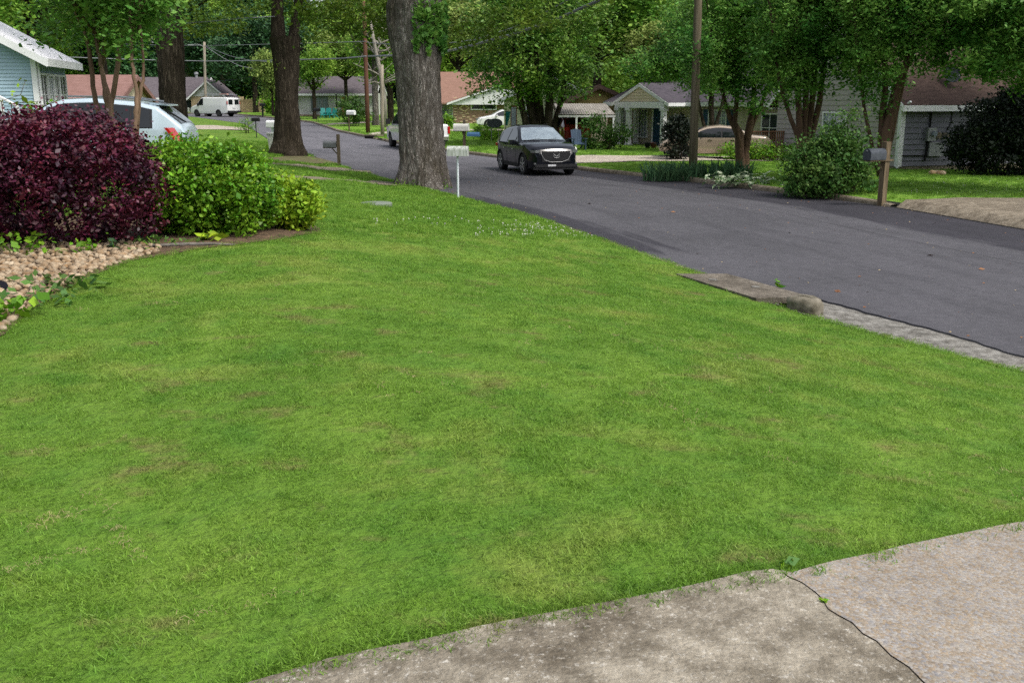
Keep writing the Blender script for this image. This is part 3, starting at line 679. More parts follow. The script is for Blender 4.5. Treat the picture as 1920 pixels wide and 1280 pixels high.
def limbs_mesh(name, paths, m, n=7):
    mb = MB()
    for p, ra in paths: mb.tube(p, ra, n)
    return mb.mesh(name, m, True)
def bend(a, b, r, n=5, amt=0.12):
    a, b = Vector(a), Vector(b); L = (b - a).length; o = []
    for i in range(n + 1):
        t = i / n; w = math.sin(math.pi * t) * amt * L
        o.append(a.lerp(b, t) + Vector((r.uniform(-1, 1), r.uniform(-1, 1), r.uniform(-.4, .6))) * w * 0.5)
    return o
# ------------------------------------------------------------------ the trees that stand apart
def local(root, p): return Vector(p) - root.location
# big oak by the white mailbox
b = gp(790, 352); OAK = b
t = thing('oak_tree', 'massive grey-barked oak with climbing vine beside the white weathered mailbox', 'tree', b)
def lp(px, py, y=None, o=None):
    o = o if o is not None else b
    return at(px, py, o.y if y is None else y) - o
c0 = lp(790, 350); k = b.y / FPX
rings = [(0.0, 0, -0.25, 0.64)] + [(*lp(cx, cy), w * k / 2) for cx, cy, w in ((792, 335, 88), (792, 300, 82), (789, 250, 78), (787, 200, 78), (783, 150, 82), (781, 100, 88), (779, 50, 98), (777, 10, 100), (775, -30, 76))]
link('trunk', trunk_mesh('oak_trunk', rings, M['bark'], 110, 0.05, 3, 0.62), t)
f1 = [lp(765, 110), lp(757, 60), lp(748, 10), lp(720, -110), lp(690, -260)]; f2 = [lp(788, 110), lp(796, 60), lp(803, 5), lp(822, -110), lp(850, -260)]
for i, (f, r0) in enumerate(((f1, 0.40), (f2, 0.41))):
    link('limb', trunk_mesh('oak_limb', [(*q, r0 * (1 - 0.12 * j)) for j, q in enumerate(f)], M['bark'], 56, 0.08, 11 + i), t)
rr = random.Random(4)
pth = []
for (s, e) in (((f1[3]), (-4.5, -1, 8.2)), (f1[4], (-3.0, 2.5, 9.5)), (f1[4], (-1, -3, 9.8)), (f2[3], (4.5, 0.5, 7.6)), (f2[4], (2.5, -3, 9)), (f2[4], (1.5, 3.5, 10)), (f1[3], (-5.5, 1.5, 6.6)), (f2[3], (5.2, -1.5, 6.8))):
    pth.append((bend(s, e, rr), [0.22, 0.19, 0.15, 0.11, 0.08, 0.04]))
link('branches', limbs_mesh('oak_branches', pth, M['bark_dark']), t)
r = np.random.default_rng(21)
oakc = clumps([(-4, 0, 8.2, 4.5, 4.5, 2.6), (4, 0, 8.0, 4.6, 4.5, 2.6), (0, 0, 9.8, 5, 5, 2.5), (-3.6, 1.5, 6.2, 3.0, 2.0, 1.4)], 520, 42, 0.42, r)
hang = clumps([(1.5, 1.0, 4.4, 1.1, 1.0, 0.6), (-2.3, 1.5, 5.0, 1.9, 1.0, 0.5), (-0.9, 1.2, 4.7, .8, .8, .35), (3.2, .5, 4.9, 1.6, 1, .5)], 130, 34, 0.22, r)
link('crown', foliage('oak_crown', np.concatenate([oakc, hang]), 0.13, M['oak_leaf'], 5), t)
# climbing vine on the right side of the fork
vv = []
for i in range(900):
    z0 = r.uniform(3.55, 5.2); a = r.uniform(-1.75, 0.3); rad = 0.72 + r.uniform(0, .08)
    cx = lp(783, 60).x + 0.05 * (z0 - 3.6); vv.append((cx + 0.02 + rad * math.cos(a) * 0.95, rad * math.sin(a), z0 + r.normal() * .05))
vine = np.array(vv); vine = vine[(vine[:, 2] > 3.75 + 0.35 * np.abs(np.sin(vine[:, 0] * 9)))]
link('vine', foliage('vine', vine, 0.17, M['crepe_leaf'], 9, up=0.1, aspect=0.8), t)
moss = []
for i in range(500):
    a = r.uniform(-2.6, -0.3); z0 = abs(r.normal()) * 0.16; rad = 0.62 + 0.40 * math.exp(-z0 / .35) + r.normal() * .03
    moss.append((rad * math.cos(a) - 0.02, rad * math.sin(a), z0 - 0.02))
link('root_sprouts', foliage('root_sprouts', np.array(moss), 0.05, M['green_leaf'], 10, up=0.2), t)['kind'] = 'stuff'

# dark forked tree standing in the neighbour's verge
b = gp(541, 292); D2 = b; k = b.y / FPX
t = thing('maple_tree', 'tall dark-barked tree forking into two limbs in front of the wooden-post mailbox', 'tree', b)
rings = [(0, 0, -0.2, 0.56)] + [(*lp(cx, cy), w * k / 2) for cx, cy, w in ((541, 285, 58), (540, 260, 48), (538, 200, 42), (538, 150, 42), (537, 110, 46), (535, 70, 56))]
link('trunk', trunk_mesh('maple_trunk', rings, M['bark_dark'], 64, 0.05, 6, 0.55), t)
f1 = [lp(524, 90), lp(521, 50), lp(520, 0), lp(515, -100), lp(505, -280)]; f2 = [lp(548, 85), lp(553, 50), lp(560, 5), lp(575, -90), lp(610, -250)]
link('limb', trunk_mesh('maple_limb', [(*q, 0.34 * (1 - .12 * j)) for j, q in enumerate(f1)], M['bark_dark'], 32, 0.05, 7), t)
link('limb', trunk_mesh('maple_limb', [(*q, 0.26 * (1 - .12 * j)) for j, q in enumerate(f2)], M['bark_dark'], 32, 0.05, 8), t)
link('limb_stub', trunk_mesh('maple_stub', [(*lp(552, 100), .2), (*lp(562, 92), .15), (*lp(566, 90), .1)], M['bark_dark'], 20, 0.05, 9), t)
pth = [(bend(f1[3], e, rr), [.18, .15, .12, .09, .06, .03]) for e in ((-4, 0, 7.5), (-3, -2.5, 9), (-1, 2, 10.5), (-4.5, 1, 6.3))] + [(bend(f2[3], e, rr), [.18, .15, .12, .09, .06, .03]) for e in ((4, 0, 8), (2.5, -2.5, 9), (3, 2, 10))]
link('branches', limbs_mesh('maple_branches', pth, M['bark_dark']), t)
mc = clumps([(-3.6, 0, 7.4, 3.6, 3.4, 1.9), (3.4, 0, 8.2, 3.4, 3.4, 2.2), (0, 0, 10, 4, 4, 2)], 380, 40, 0.4, r)
mh = clumps([(-3.6, -.3, 5.65, 2.4, 1.2, 0.5), (1.5, 0, 5.3, .7, .6, .5), (-.2, -.5, 4.2, .45, .3, .35), (.75, -.1, 4.0, .35, .3, .25)], 60, 26, 0.2, r)
link('crown', foliage('maple_crown', np.concatenate([mc, mh]), 0.14, M['oak_leaf'], 15), t)

# straight dark trunk behind the white parked SUV
b = gp(327, 262); b = Vector((at(327, 262, 33).x, 33, gz(at(327, 262, 33).x, 33))); k = b.y / FPX
t = thing('oak_tree', 'thick straight furrowed trunk standing behind the parked white SUV', 'tree', b)
rings = [(0, 0, -0.2, 0.62)] + [(*lp(cx, cy), w * k / 2) for cx, cy, w in ((328, 262, 56), (326, 225, 49), (322, 150, 45), (318, 80, 45), (315, 10, 46), (312, -100, 42), (308, -240, 36))]
link('trunk', trunk_mesh('left_oak_trunk', rings, M['bark_dark'], 64, 0.07, 16, 0.25, 11), t)
pth = [(bend((0, 0, 7), e, rr), [.22, .18, .14, .1, .07, .03]) for e in ((-4, 0, 9), (3.5, -1, 9.5), (1, 3, 11), (-1.5, -3, 10), (3.8, 1, 7.6))]
link('branches', limbs_mesh('left_oak_branches', pth, M['bark_dark']), t)
lc = clumps([(0, 0, 9.5, 5, 5, 2.6), (3.6, 0, 7.0, 3.0, 2.2, 1.1), (-3.5, 0, 7.8, 3, 3, 1.6)], 380, 40, 0.42, r)
lh = clumps([(2.4, 0, 5.9, 2.2, 1.2, .6), (.1, -.7, 5.2, .7, .4, .7)], 60, 26, 0.22, r)
link('crown', foliage('left_oak_crown', np.concatenate([lc, lh]), 0.15, M['oak_leaf'], 25), t)

# crepe myrtles (multi-stemmed)
def crepe(base, label, stems, crown, m_leaf, m_bark, seed, leaf=0.075, ncl=260, per=60, rad=0.22, name='crepe_myrtle', group=None):
    t = thing(name, label, 'tree', base, group=group); rr = random.Random(seed); r = np.random.default_rng(seed)
    for st in stems:
        pts = [Vector(q[:3]) for q in st]; ra = [q[3] for q in st]
        # smooth by sub-sampling with jitter
        P = []; Rr = []
        for i in range(len(pts) - 1):
            for j in range(4):
                u = j / 4; P.append(pts[i].lerp(pts[i + 1], u) + Vector((rr.uniform(-1, 1), rr.uniform(-1, 1), 0)) * 0.012); Rr.append(ra[i] * (1 - u) + ra[i + 1] * u)
        P.append(pts[-1]); Rr.append(ra[-1]); mb = MB(); mb.tube(P, Rr, 9)
        # finer branches
        for q in range(5):
            s = P[-1 - 2 * q if len(P) > 2 * q + 1 else 0]; e = s + Vector((rr.uniform(-.9, .9), rr.uniform(-.9, .9), rr.uniform(.5, 1.4)))
            mb.tube(bend(s, e, rr, 4), [0.022, 0.018, 0.014, 0.01, 0.005], 5)
        mb.build('stem', m_bark, t, True)
    C = clumps(crown, ncl, per, rad, r, shell=0.35)
    link('crown', foliage('crepe_crown', C, leaf, m_leaf, seed, up=0.6), t)
    return t
b = Vector((at(205, 230, 16.2).x, 16.2, 0)); b.z = gz(b.x, b.y)
def st(o, *pts): return [(*(at(px, py, o.y + dy) - o), w * (o.y + dy) / FPX / 2) for px, py, w, dy in pts]
crepe(b, 'tan multi-stemmed crepe myrtle rising behind the purple shrub', [
    st(b, (208, 330, 12, 0), (207, 215, 11, 0), (203, 190, 12, 0), (189, 120, 7, .1), (182, 90, 6, .1), (176, 40, 5, .2), (172, -60, 4, .2)),
    st(b, (196, 330, 10, .1), (186, 215, 10, .1), (177, 180, 9, .1), (170, 110, 8, .1), (160, 60, 6, .1), (146, 0, 5, .2), (138, -80, 4, .2)),
    st(b, (214, 330, 10, -.1), (208, 200, 10, -.1), (217, 150, 9, -.1), (223, 95, 9, -.1), (228, 60, 6, -.1), (231, 10, 5, -.1), (236, -80, 4, -.1)),
    st(b, (205, 330, 8, .2), (200, 195, 8, .2), (190, 140, 6, .3), (196, 90, 5, .3), (200, 40, 4, .3), (206, -60, 4, .3))],
    [(-.1, .2, 4.2, 1.5, 1.2, 1.3), (-.5, .3, 2.9, .8, .7, .55), (.35, .3, 2.9, .8, .7, .55), (-.1, -.2, 3.3, 1.0, .5, .5)], M['crepe_leaf'], M['bark_crepe'], 31, 0.085, 320, 55, 0.19)
b = Vector((at(255, 250, 15.4).x, 15.4, 0)); b.z = gz(b.x, b.y)
crepe(b, 'slim forked crepe myrtle in front of the white SUV window', [
    st(b, (252, 330, 9, 0), (253, 230, 9, 0), (257, 190, 8, 0), (250, 130, 6, 0), (247, 95, 6, .1), (244, 40, 5, .1), (241, -60, 4, .1)),
    st(b, (255, 330, 7, .1), (259, 200, 7, .1), (268, 150, 6, .1), (270, 110, 5, .1), (264, 60, 4, .1), (262, 0, 4, .1), (264, -80, 3, .1))],
    [(.1, .1, 4.0, 1.0, .9, 1.2), (.3, .2, 3.0, .65, .6, .5), (.1, 0, 2.6, .4, .4, .3)], M['crepe_leaf'], M['bark_crepe'], 32, 0.085, 170, 50, 0.16)

def base(px, py, y=None):
    if y is None: return gp(px, py)
    q = at(px, py, y); return Vector((q.x, y, gz(q.x, y)))
b = base(1392, 319)
crepe(b, 'vase-shaped red-barked crepe myrtle growing between the iris clump and the hostas', [
    st(b, (1388, 325, 20, 0), (1387, 290, 17, 0), (1386, 252, 17, 0), (1366, 215, 9, 0), (1355, 175, 7, 0), (1342, 110, 6, 0), (1325, 0, 5, 0)),
    st(b, (1396, 325, 18, .1), (1397, 285, 15, .1), (1404, 245, 14, .1), (1412, 200, 9, .1), (1415, 150, 8, .1), (1422, 60, 6, .1), (1430, -60, 5, .1)),
    st(b, (1390, 322, 12, -.1), (1388, 270, 12, -.1), (1378, 230, 9, -.1), (1382, 170, 8, -.1), (1380, 90, 6, -.1), (1385, -30, 5, -.1)),
    st(b, (1398, 322, 10, .2), (1400, 260, 10, .2), (1426, 200, 7, .2), (1444, 150, 6, .2), (1455, 70, 5, .2), (1466, -40, 4, .2))],
    [(0, 0, 5.6, 2.4, 2.2, 2.0), (-.9, 0, 3.6, 1.5, 1.2, .8), (.5, -.4, 3.3, 1.6, 1.1, .8), (.2, -.7, 2.4, .8, .6, .5), (-.5, -.5, 2.6, .7, .5, .4), (-2.2, -1.9, 4.0, 1.0, .7, 1.1), (-1.9, -1.5, 3.0, .6, .5, .5), (1.6, 0, 4.2, 1.3, 1.2, 1.2)], M['crepe_leaf'], M['bark_red'], 33, 0.115, 860, 64, 0.22)
b = base(1505, 300, 31.0)
crepe(b, 'crepe myrtle with a sheaf of many upright stems rising behind the abelia bush', [
    st(b, (1500 + i * 4, 330, 14, .1 * i), (1500 + i * 7, 260, 12, .1 * i), (1497 + i * 13, 190, 11, .1 * i), (1496 + i * 17, 110, 9, .1 * i), (1496 + i * 24, 20, 7, .1 * i), (1490 + i * 28, -80, 5, .1 * i)) for i in range(4)]
    + [st(b, (1505, 330, 10, -.2), (1496, 260, 9, -.2), (1472, 190, 7, -.2), (1460, 140, 6, -.2), (1448, 60, 5, -.2), (1440, -40, 4, -.2))],
    [(.4, 0, 5.4, 2.6, 2.2, 2.0), (-.6, -.3, 3.8, 1.5, 1.2, .8), (1.6, 0, 3.8, 1.7, 1.2, 1.0), (-.4, -.3, 2.9, 1.0, .7, .6), (2.2, -.3, 3.0, .7, .5, .5)], M['crepe_leaf'], M['bark_red'], 34, 0.11, 820, 64, 0.22)
b = base(1690, 300, 28.5)
crepe(b, 'reddish crepe myrtle trunk leaning beside the dark grey mailbox', [
    st(b, (1655, 330, 22, 0), (1660, 260, 20, 0), (1672, 200, 18, 0), (1690, 140, 17, 0), (1712, 90, 12, 0), (1745, 30, 8, 0), (1780, -60, 6, 0)),
    st(b, (1650, 330, 14, .15), (1653, 240, 13, .15), (1660, 160, 11, .15), (1658, 80, 9, .15), (1664, 0, 7, .15), (1660, -80, 5, .15)),
    st(b, (1648, 330, 8, .3), (1620, 200, 6, .3), (1612, 140, 5, .3), (1604, 60, 5, .3), (1600, -40, 4, .3)),
    st(b, (1656, 330, 8, .2), (1690, 170, 8, .2), (1700, 110, 7, .2), (1715, 40, 6, .2), (1724, -60, 4, .2))],
    [(.2, 0, 5.4, 2.4, 2.2, 1.9), (1.4, -.4, 4.2, 1.7, 1.4, 1.0), (-1.0, 0, 3.7, 1.2, 1.2, 1.0), (.6, -.6, 3.3, .9, .6, .4), (2.0, -.2, 3.3, 1.0, .7, .5), (3.1, 0, 3.3, .8, .7, .5), (-.95, -.2, 2.6, .55, .5, .8), (2.6, .2, 3.9, 1.1, 1.0, .8)], M['crepe_leaf'], M['bark_red'], 35, 0.10, 900, 64, 0.2)
b = base(1338, 288)
crepe(b, 'dark slender multi-stemmed tree in front of the tan sedan', [
    st(b, (1337, 292, 10, 0), (1336, 250, 10, 0), (1333, 200, 10, 0), (1335, 140, 8, 0), (1330, 60, 6, 0), (1326, -40, 5, 0)),
    st(b, (1332, 292, 8, .1), (1324, 250, 7, .1), (1314, 210, 6, .1), (1300, 150, 5, .1), (1290, 60, 4, .1)),
    st(b, (1340, 292, 8, -.1), (1344, 230, 7, -.1), (1354, 195, 6, -.1), (1362, 140, 5, -.1), (1372, 60, 4, -.1))],
    [(-.3, 0, 5.8, 2.8, 2.4, 2.0), (-1.7, 0, 4.0, 1.8, 1.5, 1.0), (-.2, 0, 3.3, 1.4, 1.2, .7), (-3.0, 0, 4.3, 1.5, 1.3, .8)], M['crepe_leaf'], M['bark_dark'], 36, 0.13, 760, 54, 0.26)
b = Vector((15.6, 26.0, 0)); b.z = gz(b.x, b.y)
crepe(b, 'leafy crepe myrtle whose boughs reach over the dark shrub by the grey house', [
    [(0, 0, -.1, .12), (-.2, 0, 1.5, .1), (-.8, 0, 3.2, .08), (-1.8, 0, 4.8, .05), (-2.4, 0, 6, .03)], [(.1, 0, -.1, .12), (.3, .2, 2, .09), (.5, .3, 4, .06), (.6, .4, 6.4, .03)]],
    [(-.6, 0, 5.2, 3.0, 2.4, 1.9), (-2.4, 0, 3.8, 1.8, 1.4, .9), (-1.3, .3, 2.9, 1.5, 1.0, .7), (-3.4, .2, 3.5, 1.1, .9, .6), (-3.2, 0, 5.0, 1.6, 1.4, 1.0)], M['crepe_leaf'], M['bark_red'], 37, 0.11, 860, 64, 0.22)

# broad evergreen tree behind the black SUV
b = base(1012, 246, 55)
t = thing('magnolia_tree', 'broad glossy evergreen tree with a cluster of thick trunks behind the black SUV', 'tree', b); kk = b.y / FPX
for i, (x0, x1, w) in enumerate(((986, 976, 13), (1000, 992, 15), (1014, 1010, 16), (1028, 1030, 15), (1040, 1052, 11), (1006, 1000, 12))):
    link('trunk', trunk_mesh('magnolia_trunk', [(*lp(x0, 254, b.y + .3 * (i % 3)), w * kk / 2), (*lp(x0, 230, b.y + .3 * (i % 3)), w * kk / 2), (*lp(x1, 190, b.y + .3 * (i % 3)), w * kk / 2 * .9), (*lp(2 * x1 - x0, 120), w * kk / 2 * .6), (*lp(2.4 * x1 - 1.4 * x0, 40), w * kk / 2 * .3)], M['bark_dark'], 18, 0.05, 40 + i), t)
C = clumps([(-.3, 0, 5.3, 3.9, 3.4, 2.6), (-1.7, -.8, 3.4, 2.3, 2.0, 1.5), (1.3, -.5, 3.6, 2.0, 2.0, 1.4), (.6, 0, 7.3, 3.2, 3, 1.9), (-1.9, 0, 6.6, 2.2, 2.2, 1.6)], 560, 46, 0.34, r, shell=0.6)
link('crown', foliage('magnolia_crown', C, 0.19, M['magnolia_leaf'], 45), t)

# background trees with shared crowns
def crown_unit(name, m, seed, n=260, per=36, rad=0.13, leaf=0.075, low=-0.7):
    r = np.random.default_rng(seed)
    ell = [(r.uniform(-.35, .35), r.uniform(-.35, .35), r.uniform(-.35, .45), r.uniform(.5, .75), r.uniform(.5, .75), r.uniform(.45, .7)) for _ in range(5)]
    return foliage(name, clumps(ell, n, per, rad, r, shell=0.6, low=low), leaf, m, seed, up=0.55)
CU = {k: [crown_unit(k + '_crown', M[k + '_leaf'], s + i * 7) for i in range(3)] for k, s in (('wood', 60), ('pale', 80), ('ever', 100))}
CU['oak'] = [crown_unit('oakish_crown', M['oak_leaf'], 120)]
def tree(px, py, y, label, kind='wood', var=0, R=3.0, H=3.0, cz=5.0, tw=0.18, name='tree', bark='bark_dark', group=None, lean=0.0):
    b = base(px, py, y); t = thing(name, label, 'tree', b, group=group)
    link('trunk', trunk_mesh('tree_trunk', [(0, 0, -.2, tw * 1.3), (0, 0, .4, tw), (lean * .5, 0, cz * .5, tw * .85), (lean, 0, cz, tw * .6), (lean, 0, cz + H * .6, tw * .2)], M[bark], 16, 0.05, int(px)), t)
    rr = random.Random(int(px)); pth = [(bend((lean * .7, 0, cz * .6), (lean + math.cos(a) * R * .7, math.sin(a) * R * .7, cz + rr.uniform(-.1, .6) * H), rr), [tw * .5, tw * .42, tw * .34, tw * .25, tw * .16, tw * .08]) for a in np.arange(0, 6.2, 1.25)]
    link('branches', limbs_mesh('tree_branches', pth, M[bark], 5), t)
    c = link('crown', CU[kind][var % len(CU[kind])], t, (lean, 0, cz)); c.scale = (R, R, H); c.rotation_euler = (0, 0, px * 0.37)
    return t
tree(590, 214, 100, 'small dense rounded tree on the lawn before the pale house with teal chairs', 'wood', 0, 2.6, 2.6, 4.6, .2)
tree(512, 212, 112, 'pale feathery tree beside the end of the board fence', 'pale', 0, 2.6, 3.6, 4.0, .15)
tree(650, 205, 108, 'wide yellow-green tree overhanging the pale house entrance', 'pale', 1, 4.8, 3.2, 6.2, .22)
tree(705, 232, 84, 'light green tree whose trunk stands just beyond the two leaning poles', 'wood', 1, 3.3, 3.0, 6.2, .28, bark='bark')
tree(733, 226, 92, 'full green tree standing behind the bare grey branches', 'wood', 2, 4.0, 3.6, 5.2, .3)
tree(860, 205, 105, 'bright green tree spreading above the red-roofed brick house', 'pale', 2, 5.5, 4.2, 8.2, .3)
tree(1118, 230, 66, 'tall leafy tree arching above the metal carport', 'wood', 0, 4.6, 3.8, 7.4, .3)
tree(1215, 230, 62, 'light olive tree hanging over the white-columned porch gable', 'pale', 1, 3.2, 2.2, 5.2, .2, lean=0.5)
tree(355, 190, 150, 'tall slim pine-like trunk rising behind the grey-roofed ranch house', 'ever', 0, 4.0, 6.0, 13.0, .38, name='pine_tree', bark='bark')
tree(200, 200, 66, 'bright leafy tree growing behind the light blue house', 'pale', 0, 5.0, 4.5, 8.5, .3)
tree(70, 190, 60, 'large green tree towering over the light blue house roof', 'wood', 1, 5.8, 5.0, 10.0, .35)
tree(480, 205, 128, 'dark evergreen tree rising behind the tan board fence', 'ever', 1, 5.5, 6.0, 7.0, .35)
tree(420, 195, 150, 'broad dark evergreen tree behind the gable of the grey-roofed house', 'ever', 2, 6.5, 6.5, 7.6, .4)
b_ = Vector((20.5, 34.5, 0)); tree(960 + 20.5 / 34.5 * FPX, 330, 34.5, 'broad shade tree standing past the end wall of the grey house', 'wood', 1, 4.6, 3.4, 6.6, .28)
# half-dead tree with bare grey branches
b = base(722, 230, 80); t = thing('bare_tree', 'half-dead tree with bare grey branches behind the utility poles', 'tree', b); rr = random.Random(9)
pth = [([(0, 0, -.1), (0, 0, 2), (-.2, 0, 4), (-.6, 0, 6), (-.9, 0, 8)], [.22, .2, .17, .14, .08])]
for i in range(16):
    z0 = rr.uniform(3, 7.5); a = rr.uniform(0, 6.28); L = rr.uniform(1.2, 3.0); s = Vector((-.1 * (z0 - 3), 0, z0)); e = s + Vector((math.cos(a) * L, math.sin(a) * L * .6, rr.uniform(.2, 1.6)))
    p = bend(s, e, rr, 4, .25); pth.append((p, [.075, .06, .045, .03, .015]))
    for j in range(3):
        s2 = p[2 + j % 2]; pth.append((bend(s2, s2 + Vector((rr.uniform(-1, 1), rr.uniform(-.5, .5), rr.uniform(.2, 1))), rr, 3), [.03, .024, .016, .01]))
link('trunk', limbs_mesh('bare_trunk', pth, mat('dead_wood', (0.16, 0.145, 0.12), (0.27, 0.25, 0.22), scale=5, rough=0.9, stretch=(1, 1, .3))), t)
# the wood that closes every view: one mass
wp = []; ws = []; wk = []
def belt(n, x0, x1, y0, y1, s0, s1, z0, z1, kinds):
    for _ in range(n):
        x = rng.uniform(x0, x1); y = rng.uniform(y0, y1); s = rng.uniform(s0, s1); az = x / y
        if 40 < y < 142 and -.42 - s / y < az < -.215 + s / y: continue
        wp.append((x, y, gz(x, y) + rng.uniform(z0, z1))); ws.append(s); wk.append(rng.choice(kinds))
belt(70, -110, 10, 160, 200, 5, 7.5, 2, 16, (0, 1, 2, 2, 4, 4, 5))
belt(26, -75, -30, 148, 170, 4.5, 6.5, 3, 12, (4, 5, 4, 0))
belt(34, -14, 45, 118, 150, 4.5, 6.5, 2.5, 13, (0, 1, 2, 3))
belt(46, 14, 85, 84, 125, 4.5, 6.5, 2.5, 13, (0, 1, 2, 3))
belt(26, 26, 60, 62, 84, 4, 5.5, 2.5, 9, (0, 1, 2))
belt(16, -34, -20, 118, 150, 3.5, 5, 2, 8, (0, 4, 5, 2))
belt(24, -75, -38, 70, 120, 4.5, 6, 3, 12, (0, 1, 2, 3))
belt(18, -45, -24, 46, 66, 3.5, 5, 4.5, 10, (0, 1, 3))
belt(14, 5, 20, 76, 100, 3.5, 4.8, 4, 9, (0, 1, 2))
belt(46, -70, 70, -75, -38, 5, 7.5, 2, 12, (0, 1, 2, 3))
belt(50, -140, 120, 195, 230, 6, 9, 2, 22, (0, 1, 2, 4))
scatter('woodland', np.array(wp), ws, wk, CU['wood'] + [CU['pale'][0]] + CU['ever'][:2])

# ------------------------------------------------------------------ shrubs
def shrub(name, label, b, ell, m, leaf, ncl, per, rad, seed, stems=9, shell=0.75, aspect=0.6, up=0.35, cat='shrub', group=None, low=-0.97):
    t = thing(name, label, cat, b, group=group); r = np.random.default_rng(seed); rr = random.Random(seed)
    link('foliage', foliage(name + '_foliage', above(clumps(ell, ncl, per, rad, r, shell=shell, flat=0.75, low=low)), leaf, m, seed, up=up, aspect=aspect), t)
    mb = MB()
    for i in range(stems):
        e = ell[rr.randrange(len(ell))]; a = rr.uniform(0, 6.28); q = rr.uniform(.3, .85)
        s = Vector((e[0] * .5 + rr.uniform(-.15, .15), e[1] * .5 + rr.uniform(-.15, .15), -.05))
        mb.tube(bend(s, (e[0] + math.cos(a) * e[3] * q, e[1] + math.sin(a) * e[4] * q, e[2] + e[5] * rr.uniform(0, .7)), rr, 4), [.022, .018, .014, .01, .006], 5)
    mb.build('stems', M['twig'], t, True)
    return t
b = base(130, 455, 11.7)
shrub('purple_shrub', 'large dense purple-leaved shrub behind the river-rock bed', b,
      [(-.1, .1, .72, 1.15, .95, .76), (-.95, .1, .7, .9, .85, .74), (.1, .1, 1.12, .8, .7, .42), (.62, .25, .52, .52, .7, .52), (-1.7, .2, .75, .9, .9, .72), (-.6, .1, 1.05, .8, .7, .45)], M['purple_leaf'], 0.047, 2000, 36, 0.085, 51, 12, shell=0.84)
b = base(388, 440, 12.5)
shrub('green_shrub', 'rounded bright green shrub between the purple shrub and the lime one', b,
      [(0, .1, .52, .80, .75, .58), (-.35, .2, .56, .65, .65, .60), (.38, .1, .50, .52, .6, .55)], M['green_leaf'], 0.055, 1000, 32, 0.07, 52, 8, shell=0.84)
b = base(546, 430, 13.2)
shrub('lime_shrub', 'small lime-yellow leafy shrub at the tip of the planting bed', b,
      [(0, 0, .36, .36, .34, .36), (-.2, 0, .25, .28, .28, .26), (.15, 0, .28, .26, .28, .28)], M['lime_leaf'], 0.062, 210, 26, 0.065, 53, 6, shell=0.75)
b = base(1548, 372)
shrub('abelia_shrub', 'loose arching green bush spilling over the kerb beside the dark mailbox', b,
      [(0, .2, .75, 1.05, .9, .78), (-.4, .1, .5, .8, .7, .5), (.45, .3, 1.2, .65, .6, .6), (.1, .2, 1.5, .5, .5, .45), (.8, .1, .6, .5, .5, .5), (.5, .3, 1.95, .22, .22, .4), (-.7, .2, 1.2, .3, .3, .35), (1.15, .2, 1.1, .25, .25, .3), (.95, 0, 1.55, .2, .2, .3)], M['abelia_leaf'], 0.085, 560, 30, 0.18, 54, 14, shell=0.55)
b = base(1268, 300)
shrub('flowering_shrub', 'dark upright shrub beside the right-hand porch column', b,
      [(0, 0, .9, .62, .6, .9), (-.1, 0, 1.3, .45, .45, .5)], M['black_leaf'], 0.11, 150, 26, 0.15, 55, 8)
b = base(1868, 330)
shrub('dark_shrub', 'huge dark maroon-black shrub against the grey house wall', b,
      [(.2, .3, 1.0, 1.8, 1.2, 1.05), (1.4, .3, 1.7, 1.6, 1.2, 1.3), (-.95, .3, 1.2, .7, .8, .7), (-.3, .3, 2.1, .8, .8, .6), (.7, .3, 2.5, .9, .8, .5), (2.2, .3, 1.3, 1.3, 1.1, 1.2)], M['black_leaf'], 0.11, 1300, 36, 0.17, 56, 8)
b = base(914, 264, 60)
shrub('ornamental_grass', 'spiky green daylily clump on the lawn in front of the white sedan', b, [(0, 0, .42, .9, .5, .42), (.6, 0, .3, .5, .4, .3)], M['green_leaf'], 0.26, 70, 20, 0.18, 57, 6, aspect=0.12, up=0.0)
b = base(660, 236, 82)
shrub('round_bush', 'small round tree-like bush beside the white kerbside mailbox', b, [(0, 0, 1.3, 1.1, 1.0, 1.0), (.7, 0, 1.0, .8, .8, .8)], M['abelia_leaf'], 0.16, 110, 26, 0.24, 58, 7)
b = base(120, 205, 30)
shrub('boxy_shrub', 'yellow-flecked green shrub under the blue house windows', b, [(0, 0, .8, .9, .7, .7), (-.7, 0, .75, .7, .7, .7)], M['green_leaf'], 0.09, 140, 30, 0.16, 59, 7)
b = base(520, 196, 121)
shrub('fence_bush', 'bushy green growth at the right end of the tan fence', b, [(0, 0, 1.4, 1.8, 1.4, 1.4)], M['green_leaf'], 0.26, 90, 26, 0.34, 60, 6)
b = base(836, 246, 78)
shrub('doorway_bush', 'small clipped bush beside the white door of the brick house', b, [(0, 0, .5, .55, .5, .5)], M['green_leaf'], 0.14, 50, 24, 0.15, 61, 5)
b = base(1075, 262, 52)
shrub('carport_bush', 'shadowy bush growing against the open carport', base(1120, 272, 51.5), [(0, 0, .8, 1.0, .7, .8), (.9, 0, .6, .8, .6, .6)], M['abelia_leaf'], 0.13, 110, 26, 0.2, 62, 7)
b = base(462, 250)
shrub('weed_clump', 'thin spiky weeds by the neighbour driveway edge', b, [(0, 0, .5, .7, .4, .45), (.1, 0, 1.1, .1, .1, .8)], M['green_leaf'], 0.2, 36, 14, 0.15, 63, 5, aspect=.15, up=0)
shrub('low_hedge', 'low yellow-green groundcover below the wooden deck', base(1440, 285, 43), [(0, 0, .35, 1.6, .5, .4), (-1.6, .1, .3, .7, .5, .35)], M['green_leaf'], 0.10, 120, 24, 0.16, 64, 6)
